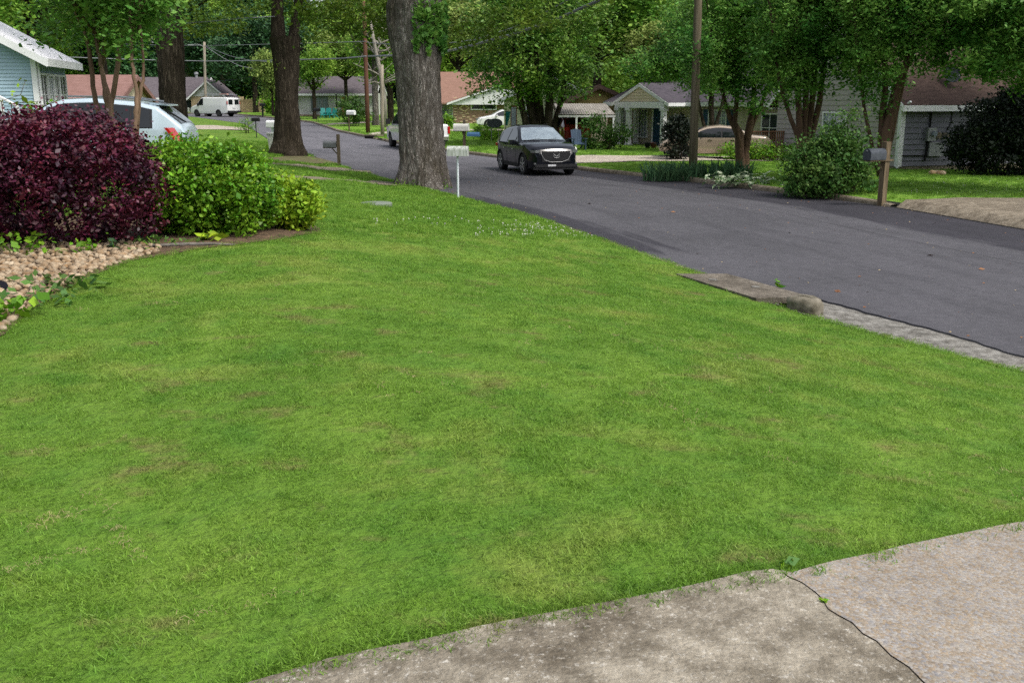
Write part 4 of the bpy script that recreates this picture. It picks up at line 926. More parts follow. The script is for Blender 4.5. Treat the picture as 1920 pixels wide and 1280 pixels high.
# strap-leaved iris clump at the kerb
def strap(n, w, h, ell, seed, m):
    r = np.random.default_rng(seed); V = []; F = []
    for i in range(n):
        e = ell[r.integers(len(ell))]; a = r.uniform(0, 6.28); d = math.sqrt(r.uniform()); x = e[0] + e[2] * d * math.cos(a); y = e[1] + e[3] * d * math.sin(a)
        H = h * r.uniform(.6, 1.15); t = r.uniform(0, 6.28); la = r.uniform(0, 6.28); ln = r.uniform(.1, .75) * H; sx, sy = math.cos(t) * w / 2, math.sin(t) * w / 2
        o = len(V)
        for j, (u, ww) in enumerate(((0, 1), (.45, 1), (.8, .75), (1, .08))):
            px_, py_, pz_ = x + math.cos(la) * ln * u * u, y + math.sin(la) * ln * u * u, H * (u - .18 * u * u * (ln / H)) - .03
            V += [(px_ - sx * ww, py_ - sy * ww, pz_), (px_ + sx * ww, py_ + sy * ww, pz_)]
        F += [(o + 2 * j, o + 2 * j + 1, o + 2 * j + 3, o + 2 * j + 2) for j in range(3)]
    return np_mesh('strap_leaves', V, F, m)
b = base(1300, 338)
t = thing('iris_clump', 'sword-leaved blue-green iris clump at the kerb around the wooden pole', 'plant', b)
link('leaves', strap(620, 0.045, 0.62, [(-1.0, .2, .6, .35), (-.2, .5, .7, .5), (.8, .5, .7, .6), (1.5, .6, .5, .5)], 71, M['iris_leaf']), t)
# hosta with variegated leaves, each its own piece
b = base(1392, 352)
t = thing('hosta_plant', 'variegated hosta with pale-edged leaves drooping at the kerb', 'plant', b)
hv = [(0, 0, 0), (.035, .08, .03), (.055, .17, .045), (.045, .27, .02), (0, .36, -.04), (-.045, .27, .02), (-.055, .17, .045), (-.035, .08, .03), (0, .18, .03)]
hm = bpy.data.meshes.new('hosta_leaf'); hm.from_pydata(hv, [], [(0, 1, 8), (1, 2, 8), (2, 3, 8), (3, 4, 8), (4, 5, 8), (5, 6, 8), (6, 7, 8), (7, 0, 8)]); hm.update()
hm.materials.append(mat('hosta_green', (0.07, 0.15, 0.05), (0.50, 0.55, 0.40), scale=9, rough=0.5, lo=0.44, hi=0.56, translucent=0.25)); rr = random.Random(12)
for i in range(120):
    o = link('leaf', hm, t); a = rr.uniform(0, 6.28); e = rr.choice(((-.75, 0, .35), (0, .1, .45), (.55, .1, .35), (-.3, -.1, .4)))
    o.location = (e[0] + rr.gauss(0, .22), e[1] + rr.gauss(0, .14), rr.uniform(.08, .42)); o.rotation_euler = (rr.uniform(-.5, .35), rr.uniform(-.4, .4), a); s = rr.uniform(.7, 1.15); o.scale = (s, s, s)
# broad-leaved weeds and saplings in the bed
def weed(px, py, label, n, size, h, sp, m, seed, y=None):
    b = base(px, py, y); t = thing('weed', label, 'weed', b); r = np.random.default_rng(seed)
    C = np.stack([r.normal(0, sp, n), r.normal(0, sp * .7, n), r.uniform(.03, h, n)], 1)
    link('leaves', foliage('weed_leaves', C, size, m, seed, up=.7, aspect=.65), t)
    mb = MB()
    for i in range(max(3, n // 6)):
        q = C[i]; mb.tube([(q[0] * .4, q[1] * .4, -.03), (q[0] * .7, q[1] * .7, q[2] * .6), tuple(q)], [.005, .004, .003], 4)
    mb.build('stalk', M['green_leaf'], t)
weed(62, 572, 'trailing weeds with small leaves crossing the river rock near the black pipe', 90, .07, .14, .26, M['abelia_leaf'], 81)
weed(120, 540, 'leafy weed patch on the lawn edge of the rock bed', 60, .09, .12, .2, M['abelia_leaf'], 82)
weed(15, 600, 'tuft of weeds at the very start of the rock bed', 50, .10, .2, .14, M['green_leaf'], 83)
weed(30, 478, 'ferny weeds under the shaded end of the purple shrub', 130, .08, .25, .32, M['green_leaf'], 84)
weed(163, 476, 'small bright fern sprouting from the rocks below the purple shrub', 34, .07, .16, .08, M['green_leaf'], 85)
weed(214, 470, 'single slim seedling at the rock bed edge', 12, .10, .16, .05, M['iris_leaf'], 86)
weed(300, 462, 'low mixed weeds between the rocks and the weathered log', 70, .06, .12, .25, M['abelia_leaf'], 87)
weed(393, 452, 'pale dandelion-like rosette at the foot of the green shrub', 18, .14, .10, .07, M['lime_leaf'], 88)
weed(452, 446, 'trailing sprigs at the foot of the green shrub', 36, .07, .12, .16, M['green_leaf'], 89)
weed(1468, 1070, 'little broad-leaved weed in the driveway joint', 8, .034, .045, .02, M['abelia_leaf'], 90)
weed(1552, 1140, 'tiny sprout in the crack between the driveway slabs', 5, .02, .04, .01, M['green_leaf'], 92)
weed(1461, 545, 'grass sprig growing beside the storm drain slab', 10, .10, .16, .04, M['green_leaf'], 91)
b = base(135, 235, 12.2); t = thing('sapling', 'young broad-leaved sapling poking out of the purple shrub top', 'plant', b); r = np.random.default_rng(5)
C = np.array([tuple(at(px, py, 12.1 + r.uniform(-.1, .1)) - b) for px, py in ((130, 238), (152, 243), (190, 245), (205, 250), (215, 232), (228, 240), (236, 252), (196, 262), (210, 268), (232, 262), (180, 240), (222, 268), (142, 240), (225, 232))])
link('leaves', foliage('sapling_leaves', C, .13, M['lime_leaf'], 6, up=.5, aspect=.6), t)
MB().tube([(.1, 0, -.05), (.12, -.02, .9), tuple(C[3])], [.008, .007, .003], 5).tube([(.12, -.02, .9), tuple(C[0])], [.006, .003], 5).tube([(.12, -.02, .9), tuple(C[10])], [.006, .003], 5).build('stalk', M['twig'], t)
b = base(12, 230, 13.4); t = thing('vine_sprig', 'yellow-green leafy sprig climbing in front of the blue house siding', 'plant', b)
C = []
for (p0, p1) in (((10, 190), (52, 150)), ((20, 200), (66, 190)), ((48, 205), (64, 196))):
    for u in np.linspace(0, 1, 12): C.append(tuple(at(p0[0] + (p1[0] - p0[0]) * u, p0[1] + (p1[1] - p0[1]) * u, 13.4 + rng.normal(0, .08)) - b + Vector((rng.normal(0, .03), 0, rng.normal(0, .03)))))
link('leaves', foliage('sprig_leaves', np.array(C), .08, M['lime_leaf'], 7, up=.4, aspect=.5), t)
mb = MB(); mb.tube([(0, 0, -.05), C[0], C[6], C[11]], [.008, .006, .005, .003], 5); mb.tube([(0.05, 0, -.05), C[12], C[23]], [.008, .006, .003], 5); mb.build('stalk', M['twig'], t)

# ------------------------------------------------------------------ river rock in the bed
M['rock'] = mat('river_rock', (0.19, 0.115, 0.055), (0.36, 0.295, 0.21), scale=11, rough=0.85, spec=0.25, bump=0.3, bscale=40, objrand=0.3, coords='World', detail=2, lo=.3, hi=.7)
def rock_mesh(seed):
    r = np.random.default_rng(seed); mb = MB(); vs = []; n, k = 7, 5
    for j in range(1, k):
        for i in range(n):
            a = 2 * math.pi * i / n; b_ = math.pi * j / k; q = np.array([math.sin(b_) * math.cos(a), math.sin(b_) * math.sin(a), math.cos(b_)]) * (1 + r.normal() * .10); vs.append(tuple(q * np.array([1, .78, .6])))
    vs += [(0, 0, .6), (0, 0, -.6)]; fs = []
    for j in range(k - 2):
        for i in range(n): fs.append((j * n + i, j * n + n + i, j * n + n + (i + 1) % n, j * n + (i + 1) % n))
    T = len(vs) - 2
    for i in range(n): fs += [(T, i, (i + 1) % n), (T + 1, (k - 2) * n + (i + 1) % n, (k - 2) * n + i)]
    return mb.add(vs, fs).mesh('river_rock', M['rock'], True)
RK = [rock_mesh(s) for s in range(5)]
RB = np.array(pp((-60, 655), (8, 622), (58, 580), (118, 541), (188, 509), (255, 485), (300, 476), (300, 466), (240, 458), (150, 452), (60, 458), (-60, 470)))
rk = []; tries = 0
while len(rk) < 950 and tries < 40000:
    tries += 1; x = rng.uniform(RB[:, 0].min(), RB[:, 0].max()); y = rng.uniform(RB[:, 1].min(), RB[:, 1].max())
    if not inside(np.array([[x, y]]), RB)[0]: continue
    s = rng.uniform(.02, .055)
    if any((x - q[0]) ** 2 + (y - q[1]) ** 2 < (0.62 * (s + q[2])) ** 2 for q in rk): continue
    rk.append((x, y, s))
bedo = [o for o in bpy.data.objects if o.name == 'planting_bed'][0]
rk.sort(key=lambda q: -q[2] / q[1])
for i, (x, y, s) in enumerate(rk[:300]):
    o = link('stone', RK[i % 5], bedo, (x, y, gz(x, y) + .012 + s * .32)); o.scale = (s, s, s); o.rotation_euler = (rng.normal(0, .3), rng.normal(0, .3), rng.uniform(0, 6.28))
q = np.array(rk[300:])
o = scatter('stones', np.column_stack([q[:, 0], q[:, 1], G(q[:, 0], q[:, 1]) + .012 + q[:, 2] * .32]), q[:, 2], rng.integers(0, 5, len(q)), RK, tilt=.3); o.parent = bedo
# ------------------------------------------------------------------ buildings
def wallpaint(name, c, rough=0.7): return mat(name, c, tuple(v * 0.88 for v in c), scale=1.5, rough=rough, spec=0.3, coords='Object', bump=0.05)
M['blue_siding'] = wallpaint('blue_siding', (0.30, 0.42, 0.50))
M['grey_siding'] = wallpaint('grey_siding', (0.165, 0.165, 0.20))
M['pale_siding'] = wallpaint('pale_siding', (0.36, 0.34, 0.315))
M['cream_siding'] = wallpaint('cream_siding', (0.62, 0.53, 0.38))
M['tan_siding'] = wallpaint('tan_siding', (0.44, 0.39, 0.31))
M['lime_siding'] = wallpaint('lime_siding', (0.50, 0.54, 0.33))
M['white'] = wallpaint('white_trim', (0.74, 0.75, 0.76))
M['grey_white'] = wallpaint('pale_wall', (0.52, 0.52, 0.51))
def roof_mat(name, a, b): return mat(name, a, b, scale=3, rough=0.95, spec=0.1, bump=0.8, bscale=9, stretch=(1, 1, 4), coords='Object', lo=.3, hi=.7)
M['roof_brown'] = roof_mat('roof_brown', (0.045, 0.030, 0.026), (0.085, 0.058, 0.048))
M['roof_grey'] = roof_mat('roof_grey', (0.085, 0.072, 0.080), (0.13, 0.115, 0.125))
M['roof_red'] = roof_mat('roof_red', (0.20, 0.118, 0.09), (0.26, 0.155, 0.122))
M['roof_pink'] = roof_mat('roof_pink', (0.20, 0.115, 0.10), (0.26, 0.155, 0.14))
M['roof_white'] = mat('roof_white_metal', (0.62, 0.62, 0.66), (0.70, 0.70, 0.73), scale=2, rough=0.5)
M['roof_dark'] = roof_mat('roof_dark', (0.05, 0.045, 0.055), (0.085, 0.075, 0.088))
def brick_mat(name, a, b, mortar):
    m = bpy.data.materials.new(name); m.use_nodes = True; n = m.node_tree.nodes; l = m.node_tree.links
    tc = n.new('ShaderNodeTexCoord'); mp = n.new('ShaderNodeMapping'); mp.inputs['Rotation'].default_value = (math.pi / 2, 0, 0); br = n.new('ShaderNodeTexBrick')
    l.new(tc.outputs['Object'], mp.inputs['Vector']); l.new(mp.outputs[0], br.inputs['Vector']); br.inputs['Scale'].default_value = 4.4
    br.inputs['Color1'].default_value = (*a, 1); br.inputs['Color2'].default_value = (*b, 1); br.inputs['Mortar'].default_value = (*mortar, 1); br.inputs['Mortar Size'].default_value = .012; br.inputs['Bias'].default_value = -.2
    l.new(br.outputs['Color'], n['Principled BSDF'].inputs['Base Color']); n['Principled BSDF'].inputs['Roughness'].default_value = .9; return m
M['brick'] = brick_mat('brick_brown', (0.20, 0.115, 0.075), (0.30, 0.185, 0.12), (0.28, 0.24, 0.2))
M['brick_tan'] = brick_mat('brick_tan', (0.36, 0.26, 0.15), (0.46, 0.34, 0.21), (0.36, 0.32, 0.26))
M['brick_pale'] = mat('raised_tan_brick', (0.55, 0.42, 0.26), (0.62, 0.5, 0.33), scale=5, rough=.9)
M['glass'] = mat('window_glass', (0.02, 0.026, 0.03), rough=0.05, spec=0.6)
M['glass_pale'] = mat('window_glass_curtained', (0.16, 0.19, 0.22), (0.26, 0.30, 0.34), scale=1.5, rough=0.08, spec=0.6)
M['navy'] = mat('navy_paint', (0.014, 0.055, 0.105), rough=.5); M['teal'] = mat('teal_paint', (0.015, 0.20, 0.19), rough=.55)
M['deck_wood'] = mat('deck_wood', (0.15, 0.075, 0.04), (0.22, 0.115, 0.065), scale=6, rough=.8, stretch=(1, 1, .3))
M['fence_wood'] = mat('fence_wood', (0.34, 0.235, 0.135), (0.46, 0.34, 0.21), scale=3, rough=.85, objrand=.15, stretch=(3, 3, .4))
M['orange_wood'] = mat('orange_wood', (0.38, 0.19, 0.05), (0.45, 0.24, 0.07), scale=5, rough=.6)
M['maroon'] = mat('maroon_paint', (0.13, 0.045, 0.035), rough=.6)
M['grey_metal'] = mat('grey_metal', (0.22, 0.23, 0.24), (0.30, 0.31, 0.32), scale=6, rough=.5, metal=.3)
M['rust_metal'] = mat('weathered_metal', (0.20, 0.18, 0.16), (0.33, 0.31, 0.28), scale=3, rough=.7)

def boards(parent, x0, x1, z0, z1, bh, m, axis='x', plane=0.0, sign=-1, clip=None, t=0.03):
    """lap siding, each board one piece. axis 'x': boards run along x on plane y=plane facing sign"""
    z = z0
    while z < z1 - 0.02:
        zt = min(z + bh, z1); a, b = x0, x1
        if clip: a, b = clip(z + bh * .5)
        if b - a > .1:
            o0 = plane + sign * t; o1 = plane + sign * t * .35
            if axis == 'x':
                mb = MB().add([(a, o0, z), (b, o0, z), (b, o1, zt), (a, o1, zt), (a, plane, z), (b, plane, z), (b, plane, zt), (a, plane, zt)],
                              [(0, 1, 2, 3), (0, 4, 5, 1), (1, 5, 6, 2), (0, 3, 7, 4), (3, 2, 6, 7)] if sign < 0 else [(3, 2, 1, 0), (1, 5, 4, 0), (2, 6, 5, 1), (4, 7, 3, 0), (7, 6, 2, 3)])
            else:
                mb = MB().add([(o0, a, z), (o0, b, z), (o1, b, zt), (o1, a, zt), (plane, a, z), (plane, b, z), (plane, b, zt), (plane, a, zt)],
                              [(3, 2, 1, 0), (1, 5, 4, 0), (2, 6, 5, 1), (4, 7, 3, 0), (7, 6, 2, 3)])
            mb.build('siding_board', m, parent)
        z = zt
def window(parent, face, u, z, w, h, plane=0.0, cols=2, rows=2, fm='white', pm='glass', fr=.07, deep=.06, shutters=None, sw=.35):
    """face 'y': on a wall facing -y at y=plane; face 'x': facing -x at x=plane; face 'X': facing +x"""
    def T(a, d, c):     # a along wall, d outwards, c up
        return {'y': (a, plane - d, c), 'x': (plane - d, a, c), 'X': (plane + d, a, c)}[face]
    def bx(mb, a0, a1, d0, d1, c0, c1):
        p, q = T(a0, d0, c0), T(a1, d1, c1); mb.box(min(p[0], q[0]), max(p[0], q[0]), min(p[1], q[1]), max(p[1], q[1]), c0, c1)
    f = MB()
    bx(f, u - w / 2 - fr, u - w / 2, .0, deep, z - fr, z + h + fr); bx(f, u + w / 2, u + w / 2 + fr, .0, deep, z - fr, z + h + fr)
    bx(f, u - w / 2, u + w / 2, .0, deep, z + h, z + h + fr); bx(f, u - w / 2, u + w / 2, .0, deep + .02, z - fr, z)
    fo = f.build('window', M[fm], parent)
    for i in range(cols):
        for j in range(rows):
            a0 = u - w / 2 + w * i / cols; c0 = z + h * j / rows; g = MB(); bx(g, a0 + .012, a0 + w / cols - .012, .0, deep * .35, c0 + .012, c0 + h / rows - .012); g.build('pane', M[pm], fo)
    mu = MB()
    for i in range(1, cols): bx(mu, u - w / 2 + w * i / cols - .015, u - w / 2 + w * i / cols + .015, .0, deep * .7, z, z + h)
    for j in range(1, rows):
        for i in range(cols): bx(mu, u - w / 2 + w * i / cols + .016, u - w / 2 + w * (i + 1) / cols - .016, .0, deep * .68, z + h * j / rows - .015, z + h * j / rows + .015)
    if mu.v: mu.build('muntins', M[fm], fo)
    if shutters:
        for s in (-1, 1):
            a = u + s * (w / 2 + fr + sw / 2 + .02); g = MB(); bx(g, a - sw / 2, a + sw / 2, 0, .045, z - fr, z + h + fr)
            for q in range(8): bx(g, a - sw / 2 + .04, a + sw / 2 - .04, .046, .058, z + .05 + h * q / 8, z + .05 + h * q / 8 + .05)
            g.build('shutter', M[shutters], parent)
    return fo
def gable_roof(parent, x0, x1, y0, y1, h, rise, m, ridge='x', oh=.4, t=.14, fascia='white'):
    """two sloping slabs, ridge along x or y"""
    if ridge == 'x':
        c = (y0 + y1) / 2; hw = (y1 - y0) / 2; s = rise / hw
        for sg in (-1, 1):
            ye = c + sg * (hw + oh); ze = h - s * oh; zr = h + rise
            pr = [(ye, ze), (c, zr), (c, zr + t), (ye, ze + t)]
            MB().prism(pr, 'x', x0 - oh, x1 + oh).build('roof', m, parent)
            MB().prism([(ye + sg * .0, ze - .10), (ye + sg * .03, ze - .10), (ye + sg * .03, ze + t - .02), (ye, ze + t - .02)], 'x', x0 - oh, x1 + oh).build('fascia', M[fascia], parent)
        for xe in (x0 - oh - .02, x1 + oh):
            b_ = MB()
            for sg in (-1, 1):
                ye = c + sg * (hw + oh); ze = h - s * oh; b_.prism([(ye, ze - .12), (c, h + rise - .12), (c, h + rise + t - .03), (ye, ze + t - .03)], 'x', xe, xe + .03)
            b_.build('rake_board', M[fascia], parent)
    else:
        c = (x0 + x1) / 2; hw = (x1 - x0) / 2; s = rise / hw
        for sg in (-1, 1):
            xe = c + sg * (hw + oh); ze = h - s * oh; zr = h + rise
            MB().prism([(xe, ze), (c, zr), (c, zr + t), (xe, ze + t)], 'y', y0 - oh, y1 + oh).build('roof', m, parent)
            MB().prism([(xe, ze - .10), (xe + sg * .03, ze - .10), (xe + sg * .03, ze + t - .02), (xe, ze + t - .02)], 'y', y0 - oh, y1 + oh).build('fascia', M[fascia], parent)
        for ye in (y0 - oh - .02, y1 + oh):
            b_ = MB()
            for sg in (-1, 1):
                xe = c + sg * (hw + oh); ze = h - s * oh; b_.prism([(xe, ze - .12), (c, h + rise - .12), (c, h + rise + t - .03), (xe, ze + t - .03)], 'y', ye, ye + .03)
            b_.build('rake_board', M[fascia], parent)
def walls(parent, x0, x1, y0, y1, h, m, rise=0, ridge='x', z0=-.6):
    mb = MB()
    if not rise: mb.box(x0, x1, y0, y1, z0, h)
    elif ridge == 'x': mb.prism([(y0, z0), (y1, z0), (y1, h), ((y0 + y1) / 2, h + rise - .02), (y0, h)], 'x', x0, x1)
    else: mb.prism([(x0, z0), (x1, z0), (x1, h), ((x0 + x1) / 2, h + rise - .02), (x0, h)], 'y', y0, y1)
    return mb.build('wall', m, parent)

# light blue house on the left: gable end towards us, windows on its right-hand wall
yb = 31.0; q = at(64, 106, yb); zb = gz(q.x, yb)
t = thing('blue_house', 'light blue lap-sided house with a white metal roof and white bay windows', 'house', (q.x, yb, zb), math.radians(10.5))
he = q.z - zb + .05
walls(t, -8.4, 0, 0, 3.6, he, M['blue_siding'], 2.3, 'y')
boards(t, -8.4, 0, 0.55, he + 2.2, .105, M['blue_siding'], 'x', 0.0, -1, clip=lambda z: (-8.4, 0) if z < he else (-8.4 + (z - he) / 2.3 * 4.2, -(z - he) / 2.3 * 4.2))
MB().box(-8.42, .02, -.045, 3.62, -.6, .55).build('foundation', M['brick'], t)
MB().box(-.12, .03, -.06, -.034, .55, he).box(.005, .035, -.034, .12, .55, he).build('corner_board', M['white'], t)
gable_roof(t, -8.4, 0, 0, 3.6, he, 2.3, M['roof_white'], 'y', .45)
for i, (yc, ww) in enumerate(((.6, .7), (1.45, .55), (2.15, .5), (2.95, .75))): window(t, 'X', yc, 1.35, ww, 1.15, .0, 2, 2, 'white', 'glass' if i != 1 else 'glass_pale', .07, .07)
MB().box(.0, .09, .1, 3.5, 1.02, 1.2).build('bay_sill', M['white'], t)
MB().tube([(.07, .05, he - .1), (.07, .05, .1)], .035, 8).build('downspout', M['white'], t)
# stair handrail before it
a, c_ = at(-30, 166, 26) , at(34, 200, 26)
t = thing('stair_railing', 'white sloping stair handrail in front of the blue house', 'railing', (a.x, 26, gz(a.x, 26)))
a -= t.location; c_ -= t.location
MB().tube([a, c_], .035, 6).build('handrail', M['white'], t); MB().tube([a - Vector((0, 0, .35)), c_ - Vector((0, 0, .35))], .03, 6).build('lower_rail', M['grey_metal'], t)
for u in (.05, .5, .97):
    p = a.lerp(c_, u); MB().box(p.x - .03, p.x + .03, -.03, .03, -.05, p.z).build('post', M['white'], t)
# house with the pinkish roof beyond it
q = at(150, 180, 50); zb = gz(q.x, 50)
t = thing('cream_house', 'cream house with a dusty red roof beyond the blue house', 'house', (q.x, 50, zb))
walls(t, -3.0, 1.5, 0, 6, 1.95, M['cream_siding'], 1.45, 'x')
gable_roof(t, -3.0, 1.5, 0, 6, 1.95, 1.45, M['roof_pink'], 'x', .3, fascia='roof_pink')
window(t, 'y', .1, .8, .5, .9, 0, 1, 2); MB().box(.75, 1.2, -.03, .0, -.1, 1.8).build('door', M['white'], t)
MB().box(-2.2, -1.7, 1.2, 1.7, 2.6, 3.3).build('roof_vent', M['dark'], t)
# grey-roofed brick ranch house at the end of the street
yb = 132; q0 = at(236, 205, yb); q1 = at(428, 205, yb); zb = gz(q0.x, yb); W_ = q1.x - q0.x; he = at(300, 181, yb).z - zb
t = thing('ranch_house', 'long tan brick ranch house with a dark grey gabled roof behind the van', 'house', (q0.x, yb, zb))
walls(t, 0, W_, 0, 8, he, M['brick_tan']); gable_roof(t, 0.2, W_ - 3.6, 0, 8, he, 2.35, M['roof_grey'], 'x', .5)
wg = W_ - 4.4
MB().prism([(wg, -.6), (W_, -.6), (W_, he), ((wg + W_) / 2, he + 1.85), (wg, he)], 'y', -1.0, 4).build('wall', M['brick_tan'], t)
MB().prism([(wg + .1, he), (W_ - .1, he), ((wg + W_) / 2, he + 1.75)], 'y', -1.05, -1.0).build('gable_panel', M['grey_white'], t)
gable_roof(t, wg, W_, -1.0, 4, he, 1.9, M['roof_grey'], 'y', .45)
for u, w_ in ((.9, 1.4), (3.0, 1.0), (5.4, 1.6)): window(t, 'y', u, he - 1.0, w_, .7, 0, 2, 1, 'dark', 'glass')
window(t, 'y', wg - 3.3, he - 2.0, 1.5, 1.3, 0, 2, 1, 'white', 'glass'); window(t, 'y', wg - 1.1, he - 2.2, 1.5, 1.9, 0, 2, 1, 'dark', 'glass')
MB().lathe([(.2, 0), (.2, .5), (.3, .5), (.25, .75), (.02, .8)], n=10, org=(W_ * .62, 4, he + 2.35)).build('roof_vent', M['grey_metal'], t)
MB().lathe([(.06, 0), (.06, 1.0)], n=8, org=(W_ * .5, 3.6, he + 2.0)).build('vent_pipe', M['grey_metal'], t)
MB().box(wg - 5.5, wg - .1, -1.9, -1.6, -.3, .5).build('low_wall', M['grey_white'], t)
# wood fence
yb = 128; q0 = at(432, 200, yb); q1 = at(497, 200, yb); zb = gz(q0.x, yb)
t = thing('board_fence', 'tan vertical board privacy fence beside the ranch house', 'fence', (q0.x, yb, zb)); nb = 30; w_ = (q1.x - q0.x) / nb; fm = MB().box(.01, w_ - .01, 0, .025, -.1, 1.62).mesh('fence_board', M['fence_wood'])
for i in range(nb): o = link('board', fm, t, (i * w_, (i % 2) * .006, random.uniform(-.03, .03)))
MB().box(0, nb * w_, .035, .10, .35, .45).box(0, nb * w_, .035, .10, 1.2, 1.3).build('rail', M['fence_wood'], t)
# pale house with the teal chairs
yb = 112; q0 = at(556, 212, yb); q1 = at(700, 212, yb); zb = gz(q0.x, yb); W_ = q1.x - q0.x
t = thing('pale_house', 'low pale grey house with tall front windows and an orange door', 'house', (q0.x, yb, zb))
walls(t, 0, W_, 0, 8, 2.45, M['grey_white']); gable_roof(t, 0, W_, 0, 8, 2.45, 1.7, M['roof_grey'], 'x', .5)
for u in (1.9, 2.55, 3.2): window(t, 'y', u, .55, .5, 1.5, 0, 1, 2, 'grey_metal', 'glass_pale', .05)
MB().box(4.95, 5.4, -.04, 0, -.1, 2.0).build('door', M['orange_wood'], t); MB().box(4.55, 4.68, -1.2, -1.06, -.2, 2.3).build('porch_post', M['bark_dark'], t)
MB().box(-.05, W_ + .05, -.03, .0, -.5, .12).build('foundation', M['brick'], t)
ch0 = None
def adirondack(b, label, m, rz=0, group=None):
    t = thing('lawn_chair', label, 'chair', b, rz, group)
    for i in range(5):
        MB().cbox((-.22 + i * .11, .28, .68), (.1, .02, .72 - abs(i - 2) * .05), Matrix.Rotation(math.radians(-18), 3, 'X')).build('back_slat', m, t)
    MB().cbox((0, 0, .34), (.52, .5, .03), Matrix.Rotation(math.radians(12), 3, 'X')).build('seat', m, t)
    for s in (-1, 1):
        MB().box(s * .33 - .06, s * .33 + .06, -.3, .35, .54, .57).build('armrest', m, t)
        MB().box(s * .31 - .02, s * .31 + .02, -.26, -.16, 0, .54).build('leg', m, t)
        MB().add([(s * .3 - .02, .0, .3), (s * .3 + .02, .0, .3), (s * .3 + .02, .5, 0), (s * .3 - .02, .5, 0), (s * .3 - .02, .0, .42), (s * .3 + .02, .0, .42), (s * .3 + .02, .6, 0.0), (s * .3 - .02, .6, 0.0)], [(0, 3, 2, 1), (4, 5, 6, 7), (0, 1, 5, 4), (2, 3, 7, 6), (1, 2, 6, 5), (0, 4, 7, 3)]).build('leg', m, t)
    return t
for px, rz in ((606, .4), (614, -.2), (624, -.5)):
    adirondack(base(px, 209, 104), 'teal slatted lawn chair in front of the pale house windows', M['teal'], rz, 'teal lawn chairs by the pale house')
# red-roofed brick house
yb = 90; q0 = at(824, 242, yb); zb = gz(q0.x, yb); s_ = yb / FPX
def ux(px): return (px - 960) * s_ * 1.0 - q0.x
t = thing('brick_house', 'brown brick house with a salmon-red roof and white gable behind the white sedan', 'house', (q0.x, yb, zb))
H = at(850, 196, yb).z - zb
xw0, xw1 = ux(852), ux(1000)
walls(t, xw0, xw1, 0, 9, H, M['brick']); MB().box(ux(820) - 1.0, xw0, 1.6, 9, -.6, H).build('wall', M['grey_white'], t)
MB().prism([(ux(845), H - .02), (xw1 + .4, H - .02), (xw1 + .4, H + .6), ((ux(845) + xw1) / 2 + .9, H + 1.55)], 'y', -.45, -.1).build('gable', M['white'], t)
xa, xb = ux(842), xw1 + .6; xm = (xa + xb) / 2 + .9
for (p, q) in (((xa, H + .02), (xm, H + 1.75)), ((xm, H + 1.75), (xb, H + .4))):
    MB().prism([p, q, (q[0], q[1] + .14), (p[0], p[1] + .14)], 'y', -.6, 4).build('roof', M['roof_red'], t)
MB().prism([(xa, H - .05), (xm, H + 1.66), (xm, H + 1.80), (xa, H + .12)], 'y', -.65, -.61).build('rake_board', M['white'], t)
MB().add([(ux(822) - 1.2, -.2, H), (xw1, -.2, H), (xw1, 5, H + 2.75), (ux(822) - 1.2, 5, H + 2.75), (ux(822) - 1.2, -.2, H + .14), (xw1, -.2, H + .14), (xw1, 5, H + 2.9), (ux(822) - 1.2, 5, H + 2.9)], [(0, 3, 2, 1), (4, 5, 6, 7), (0, 1, 5, 4), (1, 2, 6, 5), (2, 3, 7, 6), (3, 0, 4, 7)]).build('roof', M['roof_red'], t)
MB().box(ux(843), ux(850), 1.5, 1.62, -.2, H - .1).build('door', M['white'], t); MB().box(ux(850.5), xw0 - .01, .2, 1.5, -.2, H).build('porch_side', M['white'], t)
window(t, 'y', ux(835), .6, .5, 1.5, 1.6, 1, 2, 'white', 'glass_pale', .06); window(t, 'y', ux(897), 1.2, 1.0, .95, 0, 1, 1, 'white', 'glass', .09); window(t, 'y', ux(920), 1.2, 1.0, .95, 0, 1, 1, 'white', 'glass', .09)
cx, cz = ux(873), at(873, 203, yb).z - zb
for (dx, dz, ang) in ((-.42, .15, 30), (.42, .15, -30), (-.42, -.15, -30), (.42, -.15, 30)):
    MB().cbox((cx + dx * .55, -.03, cz + dz * .9), (.52, .05, .09), Matrix.Rotation(math.radians(-ang), 3, 'Y')).build('raised_brick', M['brick_pale'], t)
pb = MB().cbox((0, -.02, 0), (.28, .05, .07)).mesh('raised_brick', M['brick_pale'])
for i, (px, py) in enumerate(((867, 212), (871, 216), (878, 213), (866, 222), (872, 219), (880, 220), (884, 224), (868, 228), (876, 227), (884, 231), (890, 218), (896, 222), (892, 228), (872, 233), (880, 235))):
    link('raised_brick', pb, t, (ux(px), 0, at(px, py, yb).z - zb))
for i in range(9): link('raised_brick', pb, t, (ux(856.5), 0, .25 + i * .24))
# lime-coloured house hidden behind the evergreen
yb = 68; q0 = at(945, 250, yb); zb = gz(q0.x, yb)
t = thing('lime_house', 'pale yellow-green sided house with a maroon-trimmed door behind the evergreen trunks', 'house', (q0.x, yb, zb))
walls(t, 0, 6.2, 0, 7, 2.35, M['lime_siding'], 1.5, 'y'); boards(t, 0, 6.2, 0.1, 2.3, .2, M['lime_siding'], 'x', 0.0, -1, t=.025); gable_roof(t, 0, 6.2, 0, 7, 2.35, 1.5, M['roof_brown'], 'y', .4)
MB().box(.45, .85, -.06, -.026, 0, 1.95).build('door', M['maroon'], t); MB().box(.5, .8, -.07, -.061, .2, 1.8).build('door_glass', M['glass_pale'], t)
window(t, 'y', 1.75, .7, .5, 1.1, -.026, 1, 2, 'white', 'glass')
